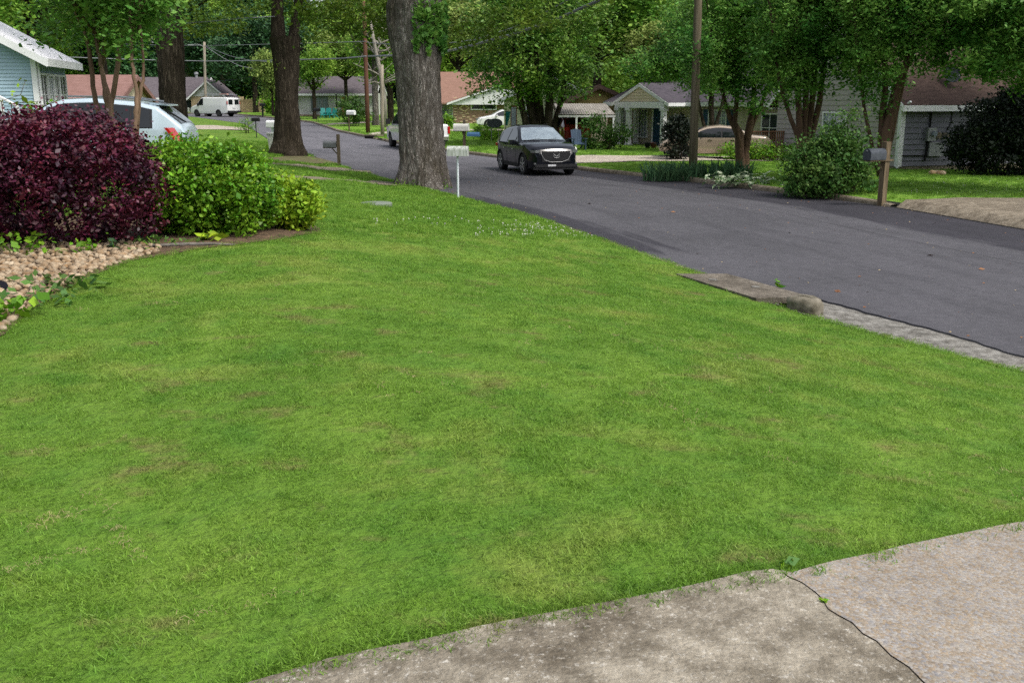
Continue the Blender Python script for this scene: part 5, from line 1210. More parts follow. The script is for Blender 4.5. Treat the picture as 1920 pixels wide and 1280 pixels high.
# metal-roofed carport
yb = 55; q0 = at(1046, 262, yb); zb = gz(q0.x, yb); W_ = at(1152, 262, yb).x - q0.x; hc = at(1100, 215, yb).z - zb
t = thing('carport', 'shed-roofed carport with corrugated metal roof and white post', 'carport', (q0.x, yb, zb))
mb = MB(); nst = 44
for i in range(nst):
    x0 = W_ * i / nst; x1 = W_ * (i + 1) / nst; z0 = hc + .03 * (i % 2); z1 = hc + .03 * ((i + 1) % 2)
    mb.add([(x0, -.3, z0), (x1, -.3, z1), (x1, 5.5, z1 + .55), (x0, 5.5, z0 + .55)], [(0, 1, 2, 3)])
mb.build('roof', M['rust_metal'], t); MB().box(0, W_, -.28, -.2, hc - .14, hc - .03).build('beam', M['grey_white'], t)
for u in (.32, .97): MB().box(W_ * u - .05, W_ * u + .05, -.27, -.17, -.2, hc - .14).build('post', M['white'], t)
MB().box(-.1, W_ + .1, 5.3, 5.45, -.3, hc + .45).build('back_wall', M['tan_siding'], t); MB().box(-.12, 0, 2.0, 5.3, -.3, hc + .2).build('side_wall', M['tan_siding'], t)
# house gable behind the carport
yb = 62.5; q0 = at(1052, 262, yb); zb = gz(q0.x, yb)
t = thing('ochre_house', 'ochre gabled house with a brown roof rising behind the carport', 'house', (q0.x, yb, zb))
walls(t, 0, 4.6, 0, 7, 2.2, mat('ochre_wall', (0.22, 0.17, 0.06), (0.27, 0.21, 0.08), scale=2), 1.0, 'y'); gable_roof(t, 0, 4.6, 0, 7, 2.2, 1.0, M['roof_brown'], 'y', .4, fascia='roof_brown')
window(t, 'y', 2.3, 1.0, .8, .9, 0, 2, 1)

# blue-door house with white porch columns: its front runs parallel to the street
yb = 61.0; q0 = at(1150, 270, yb); zb = gz(q0.x + 1.0, yb - 2) - .02
ang = math.radians(-58)
t = thing('porch_house', 'tan-sided house with a white-columned gabled porch and navy blue door', 'house', (q0.x, yb, zb), ang)
Lh = 15.5; Hh = 2.5
walls(t, 0, Lh, 0, 8, Hh, M['tan_siding'], 0); boards(t, 0, Lh, 0.15, Hh, .19, M['tan_siding'], 'x', 0.0, -1, t=.03); boards(t, 0, 8, .15, Hh, .19, M['tan_siding'], 'y', 0.0, -1, t=.03)
gable_roof(t, 0, Lh, 0, 8, Hh, 1.6, M['roof_dark'], 'x', .45)
MB().prism([(0, Hh), (8, Hh), (4, Hh + 1.55)], 'x', 0.02, .1).build('gable_wall', M['tan_siding'], t)
# porch
p0, p1 = 2.3, 6.5; pd = -1.7
MB().box(p0 - .15, p1 + .15, pd - .15, -.04, -.4, .06).build('porch_floor', M['pale_concrete'], t)
MB().box(p0 - .05, p1 + .05, pd - .02, pd + .24, 2.12, 2.45).box(p0 - .05, p0 + .2, pd + .24, -.04, 2.12, 2.45).box(p1 - .2, p1 + .05, pd + .24, -.04, 2.12, 2.45).build('porch_beam', M['white'], t)
MB().prism([(p0 - .05, 2.45), (p1 + .05, 2.45), ((p0 + p1) / 2, 3.33)], 'y', pd + .06, pd + .14).build('porch_gable', M['cream_siding'], t)
boards(t, p0, p1, 2.47, 3.28, .16, M['cream_siding'], 'x', pd + .055, -1, clip=lambda z: (p0 + (z - 2.45) / .88 * (p1 - p0) / 2, p1 - (z - 2.45) / .88 * (p1 - p0) / 2), t=.03)
gable_roof(t, p0 - .05, p1 + .05, pd + .3, 2.6, 2.45, .92, M['roof_dark'], 'y', .3, .1)
colm = MB().box(-.12, .12, -.12, .12, .15, 1.98).box(-.17, .17, -.17, .17, .06, .15).box(-.17, .17, -.17, .17, 1.98, 2.12).mesh('porch_column', M['white'])
for x in (p0 + .12, p0 + 1.1, p1 - .12): link('column', colm, t, (x, pd + .12, 0))
link('column', colm, t, (p0 + .12, -.25, 0))
MB().box(3.75, 4.65, -.09, -.035, .06, 2.08).build('door', M['navy'], t); MB().box(3.62, 3.74, -.10, -.035, .06, 2.2).box(4.66, 4.78, -.10, -.035, .06, 2.2).box(3.74, 4.66, -.10, -.035, 2.09, 2.2).build('door_frame', M['white'], t)
window(t, 'y', 2.75, .5, .8, 1.5, -.033, 3, 5, 'white', 'glass_pale', .06, .07); window(t, 'y', .95, .5, .6, 1.5, -.033, 2, 4, 'white', 'glass_pale', .06, .07, 'navy', .28)
window(t, 'y', 8.9, .55, 1.25, 1.45, -.033, 4, 4, 'white', 'glass_pale', .06, .07, 'navy', .38)
window(t, 'y', 12.6, .55, 1.0, 1.3, -.033, 2, 2, 'white', 'glass', .06, .07)
PORCH = t
# clutter on the porch step
for i, (px, py, m_, lab, w_) in enumerate(((1214, 277, 'dark', 'dark planter pot standing by the porch step', .3), (1225, 279, 'maroon', 'reddish planter pot leaning by the blue front door', .34))):
    b = base(px, py + 3, 53.6); o = MB().lathe([(w_ * .35, 0), (w_ * .5, .3), (w_ * .55, .32), (w_ * .45, .33), (w_ * .42, .28)], n=12).build('plant_pot', M[m_], None, True, b); tag(o, lab, 'pot')

# grey house on the right: end wall towards us, two-storey block behind
b0 = base(1683, 314, 38.5); ang = math.radians(20)
t = thing('grey_house', 'grey lap-sided house with brown shingle roof, utility meters and a satellite dish', 'house', b0, ang)
Hh = 2.62
walls(t, 0, 9, 0, 8, Hh, M['grey_siding'], 3.4, 'x'); boards(t, 0, 9, .12, Hh, .205, M['grey_siding'], 'x', 0.0, -1, t=.05)
boards(t, 0, 8, .12, Hh + 3.3, .205, M['pale_siding'], 'y', 0.0, -1, t=.035, clip=lambda z: (0, 8) if z < Hh else ((z - Hh) / 3.4 * 4, 8 - (z - Hh) / 3.4 * 4))
MB().box(-.02, 9.02, -.02, 8.02, -.8, .12).build('foundation', M['kerb'], t)
MB().box(-.055, .12, -.062, -.052, .1, Hh).box(-.055, -.036, -.036, .14, .1, Hh).build('corner_board', M['white'], t)
gable_roof(t, 0.1, 9, 0, 8, Hh, 3.4, M['roof_brown'], 'x', .42)
MB().tube([(-.1, -.5, Hh - .1), (-.1, -.22, Hh - .25), (-.1, -.08, Hh - .45), (-.1, -.08, .05)], .045, 8).build('downspout', M['white'], t)
window(t, 'x', 3.9, .75, 1.4, 1.3, -.036, 4, 4, 'white', 'glass_pale', .07, .07)
# meters and conduit
g = MB().box(1.15, 1.55, -.17, -.052, 1.05, 1.55).build('meter_box', M['grey_metal'], t); MB().lathe([(.1, -.26), (.11, -.2), (.11, -.16)], 'y', 14, (1.42, 0, 1.32)).build('meter_dial', M['glass_pale'], g)
MB().box(1.3, 2.0, -.14, -.052, .48, 1.0).build('junction_box', M['grey_metal'], t)
for x in (1.75, 2.1): MB().lathe([(.13, -.12), (.14, -.06), (.14, -.036)], 'y', 12, (x, 0, 1.25)).build('round_meter', M['kerb'], t)
MB().tube([(1.3, -.07, 1.55), (1.3, -.07, Hh + .02)], .035, 7).tube([(2.1, -.05, 1.4), (2.3, -.05, 1.7), (2.35, -.05, Hh)], .018, 6).tube([(1.25, -.07, 1.05), (1.2, -.07, .3)], .04, 7).tube([(.1, -.06, .52), (1.3, -.06, .5)], .02, 6).build('conduit', M['dark'], t)
# dish on the roof
dz = Hh + .45; dy = .55
MB().tube([(2.5, dy, dz - .1), (2.5, dy - .1, dz + .35)], .03, 7).build('dish_arm', M['grey_metal'], t)
d_ = MB().lathe([(.02, .09), (.16, .075), (.28, .04), (.36, 0), (.365, .012), (.28, .055), (.16, .09), (.02, .105)], 'y', 22).build('satellite_dish', mat('dish_grey', (0.035, 0.04, 0.05), rough=.9, spec=.1), t); d_.location = (2.5, dy - .2, dz + .5); d_.rotation_euler = (math.radians(-25), 0, math.radians(-15))
MB().tube([(2.5, dy - .35, dz + .2), (2.45, dy - .62, dz + .42)], .018, 6).build('feed_arm', M['grey_metal'], t)
MB().lathe([(.05, 0), (.05, .8)], n=8, org=(1.7, 1.6, Hh + 1.3)).build('vent_pipe', M['grey_metal'], t)
# deck with railing
b0 = base(1404, 283, 45.2); t = thing('wooden_deck', 'brown wooden deck with baluster railing and white corner post', 'deck', b0, math.radians(8))
Wd = 2.35
for i in range(7): MB().box(0, Wd, i * .4, i * .4 + .38, .22, .26).build('deck_board', M['deck_wood'], t)
MB().box(0, Wd, -.04, -.005, -.2, .26).build('skirt_board', M['deck_wood'], t)
bm_ = MB().box(-.022, .022, -.022, .022, .34, 1.12).mesh('baluster', M['deck_wood'])
for i in range(26): link('baluster', bm_, t, (.06 + i * (Wd - .12) / 25, .03, 0))
MB().box(0, Wd, .0, .06, .28, .34).build('lower_rail', M['deck_wood'], t); MB().box(-.03, Wd, -.03, .09, 1.12, 1.17).build('top_rail', M['deck_wood'], t)
MB().box(Wd + .02, Wd + .2, -.08, .1, -.3, 2.6).build('corner_post', M['white'], t)
for x in (.1, Wd * .5, Wd - .1): MB().box(x - .05, x + .05, .08, .18, -.4, .22).build('foot', M['deck_wood'], t)
# ------------------------------------------------------------------ vehicles
M['tyre'] = mat('tyre_rubber', (0.014, 0.014, 0.015), rough=.85); M['rim'] = mat('alloy', (0.42, 0.43, 0.45), rough=.3, metal=.8); M['rim_dark'] = mat('dark_wheel', (0.10, 0.10, 0.11), rough=.4, metal=.6)
M['trim'] = mat('black_plastic', (0.016, 0.016, 0.018), rough=.6); M['chrome'] = mat('chrome', (0.62, 0.63, 0.65), rough=.15, metal=1.0)
M['dark_chrome'] = mat('dark_chrome', (0.30, 0.305, 0.31), rough=.5, metal=.2); M['lamp'] = mat('headlamp_lens', (0.16, 0.17, 0.18), rough=.08, spec=.8, coat=.5); M['tail'] = mat('tail_lens', (0.36, 0.008, 0.01), rough=.12, spec=.6, coat=.5)
M['car_glass'] = mat('car_glass', (0.008, 0.010, 0.012), rough=.03, spec=.5); M['plate'] = mat('plate_white', (0.55, 0.56, 0.58), rough=.5)
M['screen_glass'] = mat('windscreen_sky_sheen', (0.16, 0.21, 0.25), (0.24, 0.30, 0.34), scale=3, rough=.03, spec=1.0, coat=1.0)  # pale sky reflection painted into the glass colour
def paint(n, c, metal=.0, spec=.4, coat=.6): return mat(n, c, rough=.12, spec=spec, coat=coat, metal=metal)
M['black_paint'] = paint('black_car_paint', (0.004, 0.005, 0.009), 0, .45, .0); M['white_paint'] = paint('white_car_paint', (0.70, 0.71, 0.72)); M['silver_paint'] = paint('pale_silver_paint', (0.42, 0.51, 0.58), .1)
M['tan_paint'] = paint('tan_car_paint', (0.36, 0.29, 0.22), .3); M['red_paint'] = paint('dark_red_paint', (0.14, 0.012, 0.014))
WH = {}
def wheel_mesh(r, w, rimm, spokes=5):
    k = (r, w, rimm, spokes)
    if k not in WH:
        ty = MB().lathe([(r * .62, -w / 2), (r * .93, -w / 2), (r, -w * .36), (r, w * .36), (r * .93, w / 2), (r * .62, w / 2)], 'y', 28).mesh('wheel', M['tyre'], False)
        rm = MB().lathe([(.02, w / 2 - .05), (r * .60, w / 2 - .06), (r * .66, w / 2 + .004), (r * .61, w / 2 + .004), (r * .58, w / 2 - .03)], 'y', 28)
        for i in range(spokes):
            a = 2 * math.pi * i / spokes; rot = Matrix.Rotation(a, 3, 'Y')
            rm.add([rot @ Vector(q) for q in [(-.03, w / 2 - .03, .02), (.03, w / 2 - .03, .02), (.045, w / 2 - .02, r * .61), (-.045, w / 2 - .02, r * .61), (-.02, w / 2 + .008, .02), (.02, w / 2 + .008, .02), (.03, w / 2 + .004, r * .61), (-.03, w / 2 + .004, r * .61)]], [(4, 7, 6, 5), (0, 4, 5, 1), (1, 5, 6, 2), (3, 2, 6, 7), (0, 3, 7, 4)])
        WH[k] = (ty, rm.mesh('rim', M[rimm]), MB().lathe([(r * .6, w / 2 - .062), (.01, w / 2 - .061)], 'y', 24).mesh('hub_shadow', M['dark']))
    return WH[k]
def car(name, label, cat, loc, heading, L, Wd, top, belt, sill, wx, wr, pm, glass='car_glass', rimm='rim', inset=.20, win=(), scr=None, rear=None, front_taper=.14, ww=.22, roofz=None, arch=True, spokes=5, clad=False, rnd=.10):
    """front is +x. top: outline [(x,z)] from rear to front; wx = (rear axle, front axle)"""
    t = thing(name, label, cat, loc, heading)
    tx = np.array([q[0] for q in top]); tz = np.array([q[1] for q in top]); rz_ = roofz or tz.max(); hl = L / 2
    def T(x): return np.interp(x, tx, tz)
    def Wx(x):
        u = np.abs(x) / hl; return Wd / 2 * (1 - front_taper * np.clip((u - .55) / .45, 0, 1) ** 2.6)
    def hw(x, z):
        f = 1 - inset * np.clip((z - belt) / max(.05, rz_ - belt), 0, 1) ** 1.1
        lowf = 1 - .05 * np.clip((sill + .25 - z) / .3, 0, 1) ** 2
        return Wx(x) * f * lowf
    def bot(x):
        z = sill + .10 * np.clip((np.abs(x) / hl - .82) / .18, 0, 1)
        if arch:
            for a in wx:
                d = np.abs(x - a); R = wr * 1.16
                z = np.where(d < R, np.maximum(z, wr + np.sqrt(np.clip(R * R - d * d, 0, None))), z)
        return z
    xs = set(np.linspace(-hl, hl, 41).tolist()) | set(q for q in tx.tolist())
    for a in wx:
        for d in (-1.165, -1.15, -1.08, -.95, -.75, -.5, -.25, 0, .25, .5, .75, .95, 1.08, 1.15, 1.165): xs.add(a + d * wr)
    xs |= {-hl + .03, -hl + .08, hl - .03, hl - .08}
    xs = np.array(sorted(x for x in xs if -hl <= x <= hl)); secs = []
    for x in xs:
        zt = float(T(x)); zb = float(bot(x)); r_ = min(rnd, (zt - zb) * .3); pts = []
        zs = min(belt, zt - r_)
        for z in np.linspace(zb, zs, 7): pts.append((float(hw(x, z)), z))
        for z in np.linspace(zs, zt - r_, 6)[1:]: pts.append((float(hw(x, z)), z))
        w0 = pts[-1][0]
        for a in (.4, .8, 1.2, math.pi / 2): pts.append((w0 - r_ * 1.3 * (1 - math.cos(a)), zt - r_ + r_ * math.sin(a)))
        for u in (.66, .33): pts.append((pts[15][0] * u, zt + .025 * (1 - u * u)))
        pts.append((0, zt + .025)); secs.append(pts)
    n = len(secs[0]); V = []
    for x, p in zip(xs, secs): V += [(x, -w, z) for w, z in p] + [(x, w, z) for w, z in p[-2::-1]]
    m2 = 2 * n - 1; F = []
    for i in range(len(xs) - 1):
        for j in range(m2 - 1): F.append((i * m2 + j, (i + 1) * m2 + j, (i + 1) * m2 + j + 1, i * m2 + j + 1))
    F = [f[::-1] for f in F]
    vol = 0.0
    for f in F:
        a_, b_, c_ = (Vector(V[f[0]]), Vector(V[f[1]]), Vector(V[f[2]])); nn = (b_ - a_).cross(c_ - a_); vol += nn.dot((a_ + c_) / 2 - Vector((0, 0, .8)))
    if vol < 0: F = [f[::-1] for f in F]
    mb = MB().add(V, F); mb.add(V[:m2], [tuple(range(m2))]); mb.add(V[-m2:], [tuple(range(m2))[::-1]])
    body = mb.build('body', pm, t, True)
    try:
        mod = body.modifiers.new('edges', 'EDGE_SPLIT'); mod.split_angle = math.radians(38)
    except Exception: pass
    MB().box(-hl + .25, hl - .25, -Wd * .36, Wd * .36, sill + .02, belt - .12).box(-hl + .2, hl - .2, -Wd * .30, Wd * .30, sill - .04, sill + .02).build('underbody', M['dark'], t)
    # side glass
    def sidepatch(poly_x, zb_, zt_, nm, m_, off=.011, sides=(-1, 1)):
        for s in sides:
            g = np.linspace(poly_x[0], poly_x[1], 9); V2 = []; F2 = []
            for x in g:
                b0 = zb_(x); t0 = max(zt_(x), b0 + .004)
                for z in np.linspace(b0, t0, 5): V2.append((x, s * (float(hw(x, z)) + off), z))
            for i in range(8):
                for j in range(4): f = (i * 5 + j, (i + 1) * 5 + j, (i + 1) * 5 + j + 1, i * 5 + j + 1); F2.append(f if s < 0 else f[::-1])
            MB().add(V2, F2).build(nm, M[m_], t, True)
    def toppatch(x0, x1, nm, m_, u0=.93, off=.014, rows=9, parent=None):
        V2 = []; F2 = []; gx = sorted(set(np.linspace(x0, x1, rows).tolist()) | set(q for q in tx.tolist() if x0 < q < x1)); rows = len(gx)
        for x in gx:
            zt = float(T(x)); zb = float(bot(x)); r_ = min(rnd, (zt - zb) * .3); w0 = float(hw(x, zt - r_)) - r_ * .6
            for u in np.linspace(-u0, u0, 7): V2.append((x, u * w0, zt + .025 * (1 - u * u) + off))
        for i in range(rows - 1):
            for j in range(6): F2.append((i * 7 + j, (i + 1) * 7 + j, (i + 1) * 7 + j + 1, i * 7 + j + 1)[::-1])
        return MB().add(V2, F2).build(nm, M[m_], t, True)
    if len(win) > 1: sidepatch((win[0][0] - .05, win[-1][1] + .05), lambda x: belt + .015, lambda x: float(T(x)) - .085, 'pillars', 'trim', .004)
    for (a, b_) in win: sidepatch((a, b_), lambda x: belt + .035, lambda x: float(T(x)) - .10, 'side_window', glass)
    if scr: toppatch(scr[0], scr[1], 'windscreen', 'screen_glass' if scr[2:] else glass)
    if rear: toppatch(rear[0], rear[1], 'rear_window', glass, .86)
    if clad:
        sidepatch((wx[0] + wr * 1.17, wx[1] - wr * 1.17), lambda x: sill - .01, lambda x: sill + .13, 'sill_cladding', 'trim', .012)
    ty, rm, hb = wheel_mesh(wr, ww, rimm, spokes)
    for a in wx:
        for s in (-1, 1):
            w = link('wheel', ty, t, (a, s * (Wd / 2 - ww / 2 - .015), wr)); w.rotation_euler = (0, 0, math.pi if s < 0 else 0); link('rim', rm, w); link('hub', hb, w)
    for a in (-.36, .36):
        xd = (win[0][0] if win else 0)
    t['half'] = hl; del t['half']
    return t, T, hw
def on_front(t, hl, y0, y1, z0, z1, d, nm, m_, x=None, par=None):
    x = hl if x is None else x; return MB().box(x - .06, x + d, y0, y1, z0, z1).build(nm, M[m_], t)
# black SUV parked by the far kerb, front towards us
pw = (at(988, 321, 34.8) + at(1065, 325, 34.8)) / 2
hd = math.radians(-90 + 17); fwd = Vector((math.cos(hd), math.sin(hd), 0)); ctr = Vector((pw.x, 35.1, 0)) - fwd * 1.35
top = [(-2.28, .95), (-2.22, 1.08), (-2.02, 1.28), (-1.8, 1.42), (-1.3, 1.56), (-.5, 1.65), (-.1, 1.645), (.2, 1.55), (.9, 1.14), (1.05, 1.11), (1.7, 1.06), (2.05, .98), (2.2, .90), (2.28, .76)]
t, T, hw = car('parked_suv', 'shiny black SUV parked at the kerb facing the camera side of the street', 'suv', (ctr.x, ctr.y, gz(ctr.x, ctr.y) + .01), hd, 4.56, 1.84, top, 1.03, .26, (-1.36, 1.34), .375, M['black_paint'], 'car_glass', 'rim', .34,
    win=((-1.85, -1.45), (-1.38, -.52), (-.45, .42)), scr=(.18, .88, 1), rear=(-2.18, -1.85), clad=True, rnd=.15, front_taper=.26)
on_front(t, 2.28, -.50, .50, .50, .85, .012, 'grille', 'trim'); MB().tube([(2.285, -.56, .80), (2.295, -.42, .56), (2.30, -.2, .49), (2.30, .2, .49), (2.295, .42, .56), (2.285, .56, .80)], .010, 6).build('grille_surround', M['dark_chrome'], t)
MB().tube([(2.30, -.11, .76), (2.305, -.04, .70), (2.305, 0, .67), (2.305, .04, .70), (2.30, .11, .76)], .014, 5).tube([(2.303, -.11, .70), (2.303, -.08, .645), (2.303, 0, .62), (2.303, .08, .645), (2.303, .11, .70)], .011, 5).build('badge', M['dark_chrome'], t)
for s in (-1, 1):
    MB().cbox((2.13, s * .67, .84), (.24, .28, .085), Matrix.Rotation(-s * .42, 3, 'Z')).build('headlight', M['lamp'], t)
    MB().cbox((2.20, s * .66, .44), (.06, .22, .05), Matrix.Rotation(-s * .3, 3, 'Z')).build('fog_light', M['lamp'], t)
    MB().cbox((.40, s * 1.01, 1.10), (.16, .20, .14)).cbox((.43, s * .92, 1.05), (.06, .12, .04)).build('wing_mirror', M['black_paint'], t)
    MB().cbox((-2.16, s * .74, .92), (.16, .22, .10), Matrix.Rotation(s * .3, 3, 'Z')).build('tail_light', M['tail'], t)
    for x in (-.55, .55): MB().cbox((x - .3, s * .925, .86), (.16, .03, .03)).build('door_handle', M['chrome'], t)
    MB().tube([(-1.6, s * .52, 1.50), (-.9, s * .53, 1.63), (-.2, s * .53, 1.68)], .015, 5).build('roof_rail', M['trim'], t)
MB().cbox((2.285, 0, .37), (.05, 1.5, .10)).cbox((2.24, 0, .28), (.08, 1.6, .08)).build('bumper_lip', M['trim'], t); MB().cbox((2.31, -.16, .38), (.01, .28, .06)).build('plate', M['plate'], t)
MB().tube([(.90, -.55, 1.165), (.82, -.1, 1.22)], .010, 5).tube([(.90, .05, 1.165), (.82, .5, 1.22)], .010, 5).build('wiper', M['trim'], t)
for xx in (-.48, .62): MB().cbox((xx, -.917, .66), (.008, .012, .60)).cbox((xx, .917, .66), (.008, .012, .60)).build('door_seam', M['dark'], t)
for s in (-1, 1):
    for a in (-1.36, 1.34):
        MB().tube([(a + .425 * math.cos(q), s * (.905 if abs(a + .425 * math.cos(q)) < 1.72 else .885), .365 + .425 * math.sin(q)) for q in np.linspace(-.15, math.pi + .15, 15)], .03, 5).build('arch_trim', M['trim'], t, True)
# pale SUV on the neighbour's ribbon drive (rear to the right)
y0 = 23.0; pr = at(350, 255, y0); hd = math.radians(187); fwd = Vector((math.cos(hd), math.sin(hd), 0)); c = Vector((pr.x, y0, 0)) + fwd * 2.4 + Vector((-.1, .7, 0)); c.z = gz(c.x, c.y) + .02
top = [(-2.40, .95), (-2.33, 1.08), (-2.02, 1.34), (-1.82, 1.49), (-1.4, 1.585), (-.4, 1.67), (.2, 1.64), (.5, 1.53), (1.3, 1.08), (1.6, 1.04), (2.1, .95), (2.3, .85), (2.40, .7)]
t, T, hw = car('parked_suv', 'pale silver SUV with tall red tail lights parked behind the shrubs', 'suv', c, hd, 4.8, 1.90, top, 1.0, .28, (-1.42, 1.42), .37, M['silver_paint'], 'car_glass', 'rim', .20,
    win=((-1.68, -1.30), (-1.25, -.42), (-.34, .75)), scr=(.45, 1.28), rear=(-2.31, -1.86))
for s in (-1, 1):
    MB().add([(-2.05, s * .962, 1.03), (-1.98, s * .970, 1.03), (-2.28, s * .90, .62), (-2.36, s * .87, .62), (-2.30, s * .80, 1.02), (-2.38, s * .72, .62), (-2.43, s * .82, .62), (-2.34, s * .78, 1.0)], [(0, 1, 2, 3), (0, 3, 6, 7), (3, 2, 6), (0, 7, 4)]).build('tail_light', M['tail'], t)
    MB().tube([(-1.74, s * .91, 1.07), (-1.5, s * .80, 1.46), (-1.0, s * .76, 1.555), (-.2, s * .75, 1.585), (.25, s * .765, 1.535), (.78, s * .88, 1.14)], .014, 5).build('window_chrome', M['chrome'], t)
    MB().tube([(-1.7, s * .62, 1.60), (-1.0, s * .64, 1.70), (.1, s * .64, 1.71)], .02, 6).build('roof_rail', M['chrome'], t)
    MB().cbox((.68, s * 1.04, 1.08), (.16, .22, .15)).build('wing_mirror', M['silver_paint'], t)
    MB().cbox((2.25, s * .7, .80), (.25, .2, .16)).build('headlight', M['lamp'], t)
MB().add([(-2.02, -.60, 1.53), (-2.02, .60, 1.53), (-1.65, .66, 1.575), (-1.65, -.66, 1.575), (-2.03, -.58, 1.50), (-2.03, .58, 1.50), (-1.65, .64, 1.53), (-1.65, -.64, 1.53)], [(0, 1, 2, 3), (7, 6, 5, 4), (0, 4, 5, 1), (1, 5, 6, 2), (3, 7, 4, 0)]).build('roof_spoiler', M['silver_paint'], t)
MB().cbox((-2.41, 0, .52), (.05, 1.7, .22)).build('rear_bumper', M['trim'], t)
# white pickup behind the oak
c = rp(790, 280); c = Vector((c.x - .3, c.y + .6, 0)); hd = math.radians(110); c.z = gz(c.x, c.y) + .01
top = [(-2.9, 1.24), (-2.86, 1.30), (-1.02, 1.32), (-.98, 1.36), (-.86, 1.80), (-.7, 1.88), (.6, 1.90), (.9, 1.82), (1.5, 1.28), (1.7, 1.22), (2.6, 1.14), (2.8, 1.06), (2.9, .9)]
t, T, hw = car('pickup_truck', 'white pickup truck parked beyond the big oak', 'truck', c, hd, 5.8, 2.0, top, 1.25, .42, (-1.75, 1.85), .40, M['white_paint'], 'car_glass', 'rim_dark', .18, win=((-.7, .25), (.32, 1.15)), scr=(.92, 1.48), front_taper=.08, ww=.27)
for s in (-1, 1):
    MB().cbox((-2.86, s * .93, 1.02), (.14, .12, .36)).build('tail_light', M['tail'], t); MB().cbox((2.82, s * .8, .98), (.2, .3, .16)).build('headlight', M['lamp'], t)
    MB().cbox((1.25, s * 1.22, 1.38), (.1, .20, .30)).cbox((1.28, s * 1.08, 1.3), (.05, .2, .05)).build('wing_mirror', M['trim'], t)
MB().cbox((-2.93, 0, .62), (.14, 1.8, .16)).build('rear_bumper', M['chrome'], t)
# white sedan in front of the brick house
c = base(930, 246, 82); hd = math.radians(186); c += Vector((.7, 0, .01))
top = [(-2.3, .9), (-2.2, 1.0), (-1.6, 1.05), (-.95, 1.38), (-.3, 1.45), (.2, 1.42), (.5, 1.32), (1.15, .98), (1.4, .93), (2.0, .82), (2.2, .72), (2.3, .58)]
t, T, hw = car('parked_sedan', 'white sedan parked in the drive before the brick house', 'sedan', c, hd, 4.6, 1.8, top, .92, .24, (-1.32, 1.36), .33, M['white_paint'], 'car_glass', 'rim', .22, win=((-1.15, -.35), (-.28, .75)), scr=(.45, 1.12), rear=(-1.55, -.98))
for s in (-1, 1):
    MB().cbox((2.12, s * .66, .68), (.24, .26, .12), Matrix.Rotation(-s * .5, 3, 'Z')).build('headlight', M['lamp'], t); MB().cbox((2.2, s * .6, .36), (.1, .22, .08)).build('fog_light', M['trim'], t)
    MB().cbox((.72, s * .98, .98), (.14, .18, .11)).build('wing_mirror', M['white_paint'], t)
# white work van with ladder rack
c = base(404, 216, 113); c.z = gz(c.x, c.y) + .01; hd = math.radians(180 - 30)
top = [(-2.85, 1.85), (-2.78, 2.02), (-2.4, 2.08), (.9, 2.08), (1.15, 2.0), (1.72, 1.35), (1.85, 1.28), (2.5, 1.12), (2.75, .98), (2.85, .8)]
t, T, hw = car('work_van', 'white cargo van with a ladder rack parked on the side street', 'van', c, hd, 5.7, 2.0, top, 1.2, .36, (-1.5, 1.85), .37, M['white_paint'], 'car_glass', 'rim_dark', .10, win=((.75, 1.5),), scr=(1.18, 1.7), front_taper=.08, ww=.25)
for s in (-1, 1):
    MB().cbox((-2.87, s * .45, 1.58), (.03, .58, .50)).build('rear_window', M['car_glass'], t); MB().cbox((-2.83, s * .93, 1.5), (.08, .1, .34)).build('tail_light', M['tail'], t)
    MB().cbox((2.72, s * .75, .86), (.2, .3, .2)).build('headlight', M['lamp'], t); MB().cbox((1.45, s * 1.1, 1.3), (.1, .2, .28)).build('wing_mirror', M['trim'], t)
    for x in (-2.4, -.6, 1.0): MB().tube([(x, s * .85, 2.02), (x, s * .8, 2.34)], .025, 5).build('rack_post', M['grey_metal'], t)
    MB().tube([(-2.7, s * .8, 2.35), (1.1, s * .8, 2.35)], .025, 5).build('rack_rail', M['grey_metal'], t)
MB().cbox((-2.93, 0, .55), (.16, 1.9, .22)).build('rear_bumper', M['trim'], t); MB().cbox((2.86, 0, .55), (.12, 1.8, .25)).build('front_bumper', M['trim'], t); MB().cbox((-2.88, 0, .95), (.02, .32, .16)).build('plate', M['plate'], t)
mb = MB()
for y in (-.35, .05): mb.tube([(-2.6, y, 2.42), (1.0, y, 2.42)], .03, 5)
for i in range(11): mb.tube([(-2.4 + i * .32, -.35, 2.42), (-2.4 + i * .32, .05, 2.42)], .02, 5)
lad = mb.build('ladder', M['grey_metal'], None, False, (c.x, c.y, c.z), hd); tag(lad, 'grey extension ladder lying on the van roof rack', 'ladder')
MB().cbox((-2.0, .5, 2.40), (1.1, .3, .12)).build('rack_box', mat('faded_pink', (0.45, 0.25, 0.22), rough=.8), t)
# tan sedan under the trees
c = base(1352, 284, 44.5); hd = math.radians(172); c += Vector((-.35, 0, .01))
t, T, hw = car('parked_sedan', 'tan rounded sedan parked beside the wooden deck', 'sedan', c, hd, 4.7, 1.82, [(-2.35, .85), (-2.2, .98), (-1.6, 1.02), (-.9, 1.36), (-.2, 1.43), (.3, 1.38), (.6, 1.28), (1.2, .96), (1.5, .92), (2.1, .80), (2.3, .66), (2.35, .55)], .9, .25, (-1.36, 1.38), .33, M['tan_paint'], 'car_glass', 'rim', .24, win=((-1.1, -.32), (-.25, .78)), scr=(.5, 1.15), rear=(-1.55, -.95))
for s in (-1, 1):
    MB().cbox((2.18, s * .6, .64), (.2, .34, .12)).build('headlight', M['lamp'], t); MB().cbox((-2.26, s * .6, .78), (.12, .36, .14)).build('tail_light', M['tail'], t)
    for x in (-.75, .2): MB().cbox((x, s * .92, .82), (.16, .03, .03)).build('door_handle', M['chrome'], t)
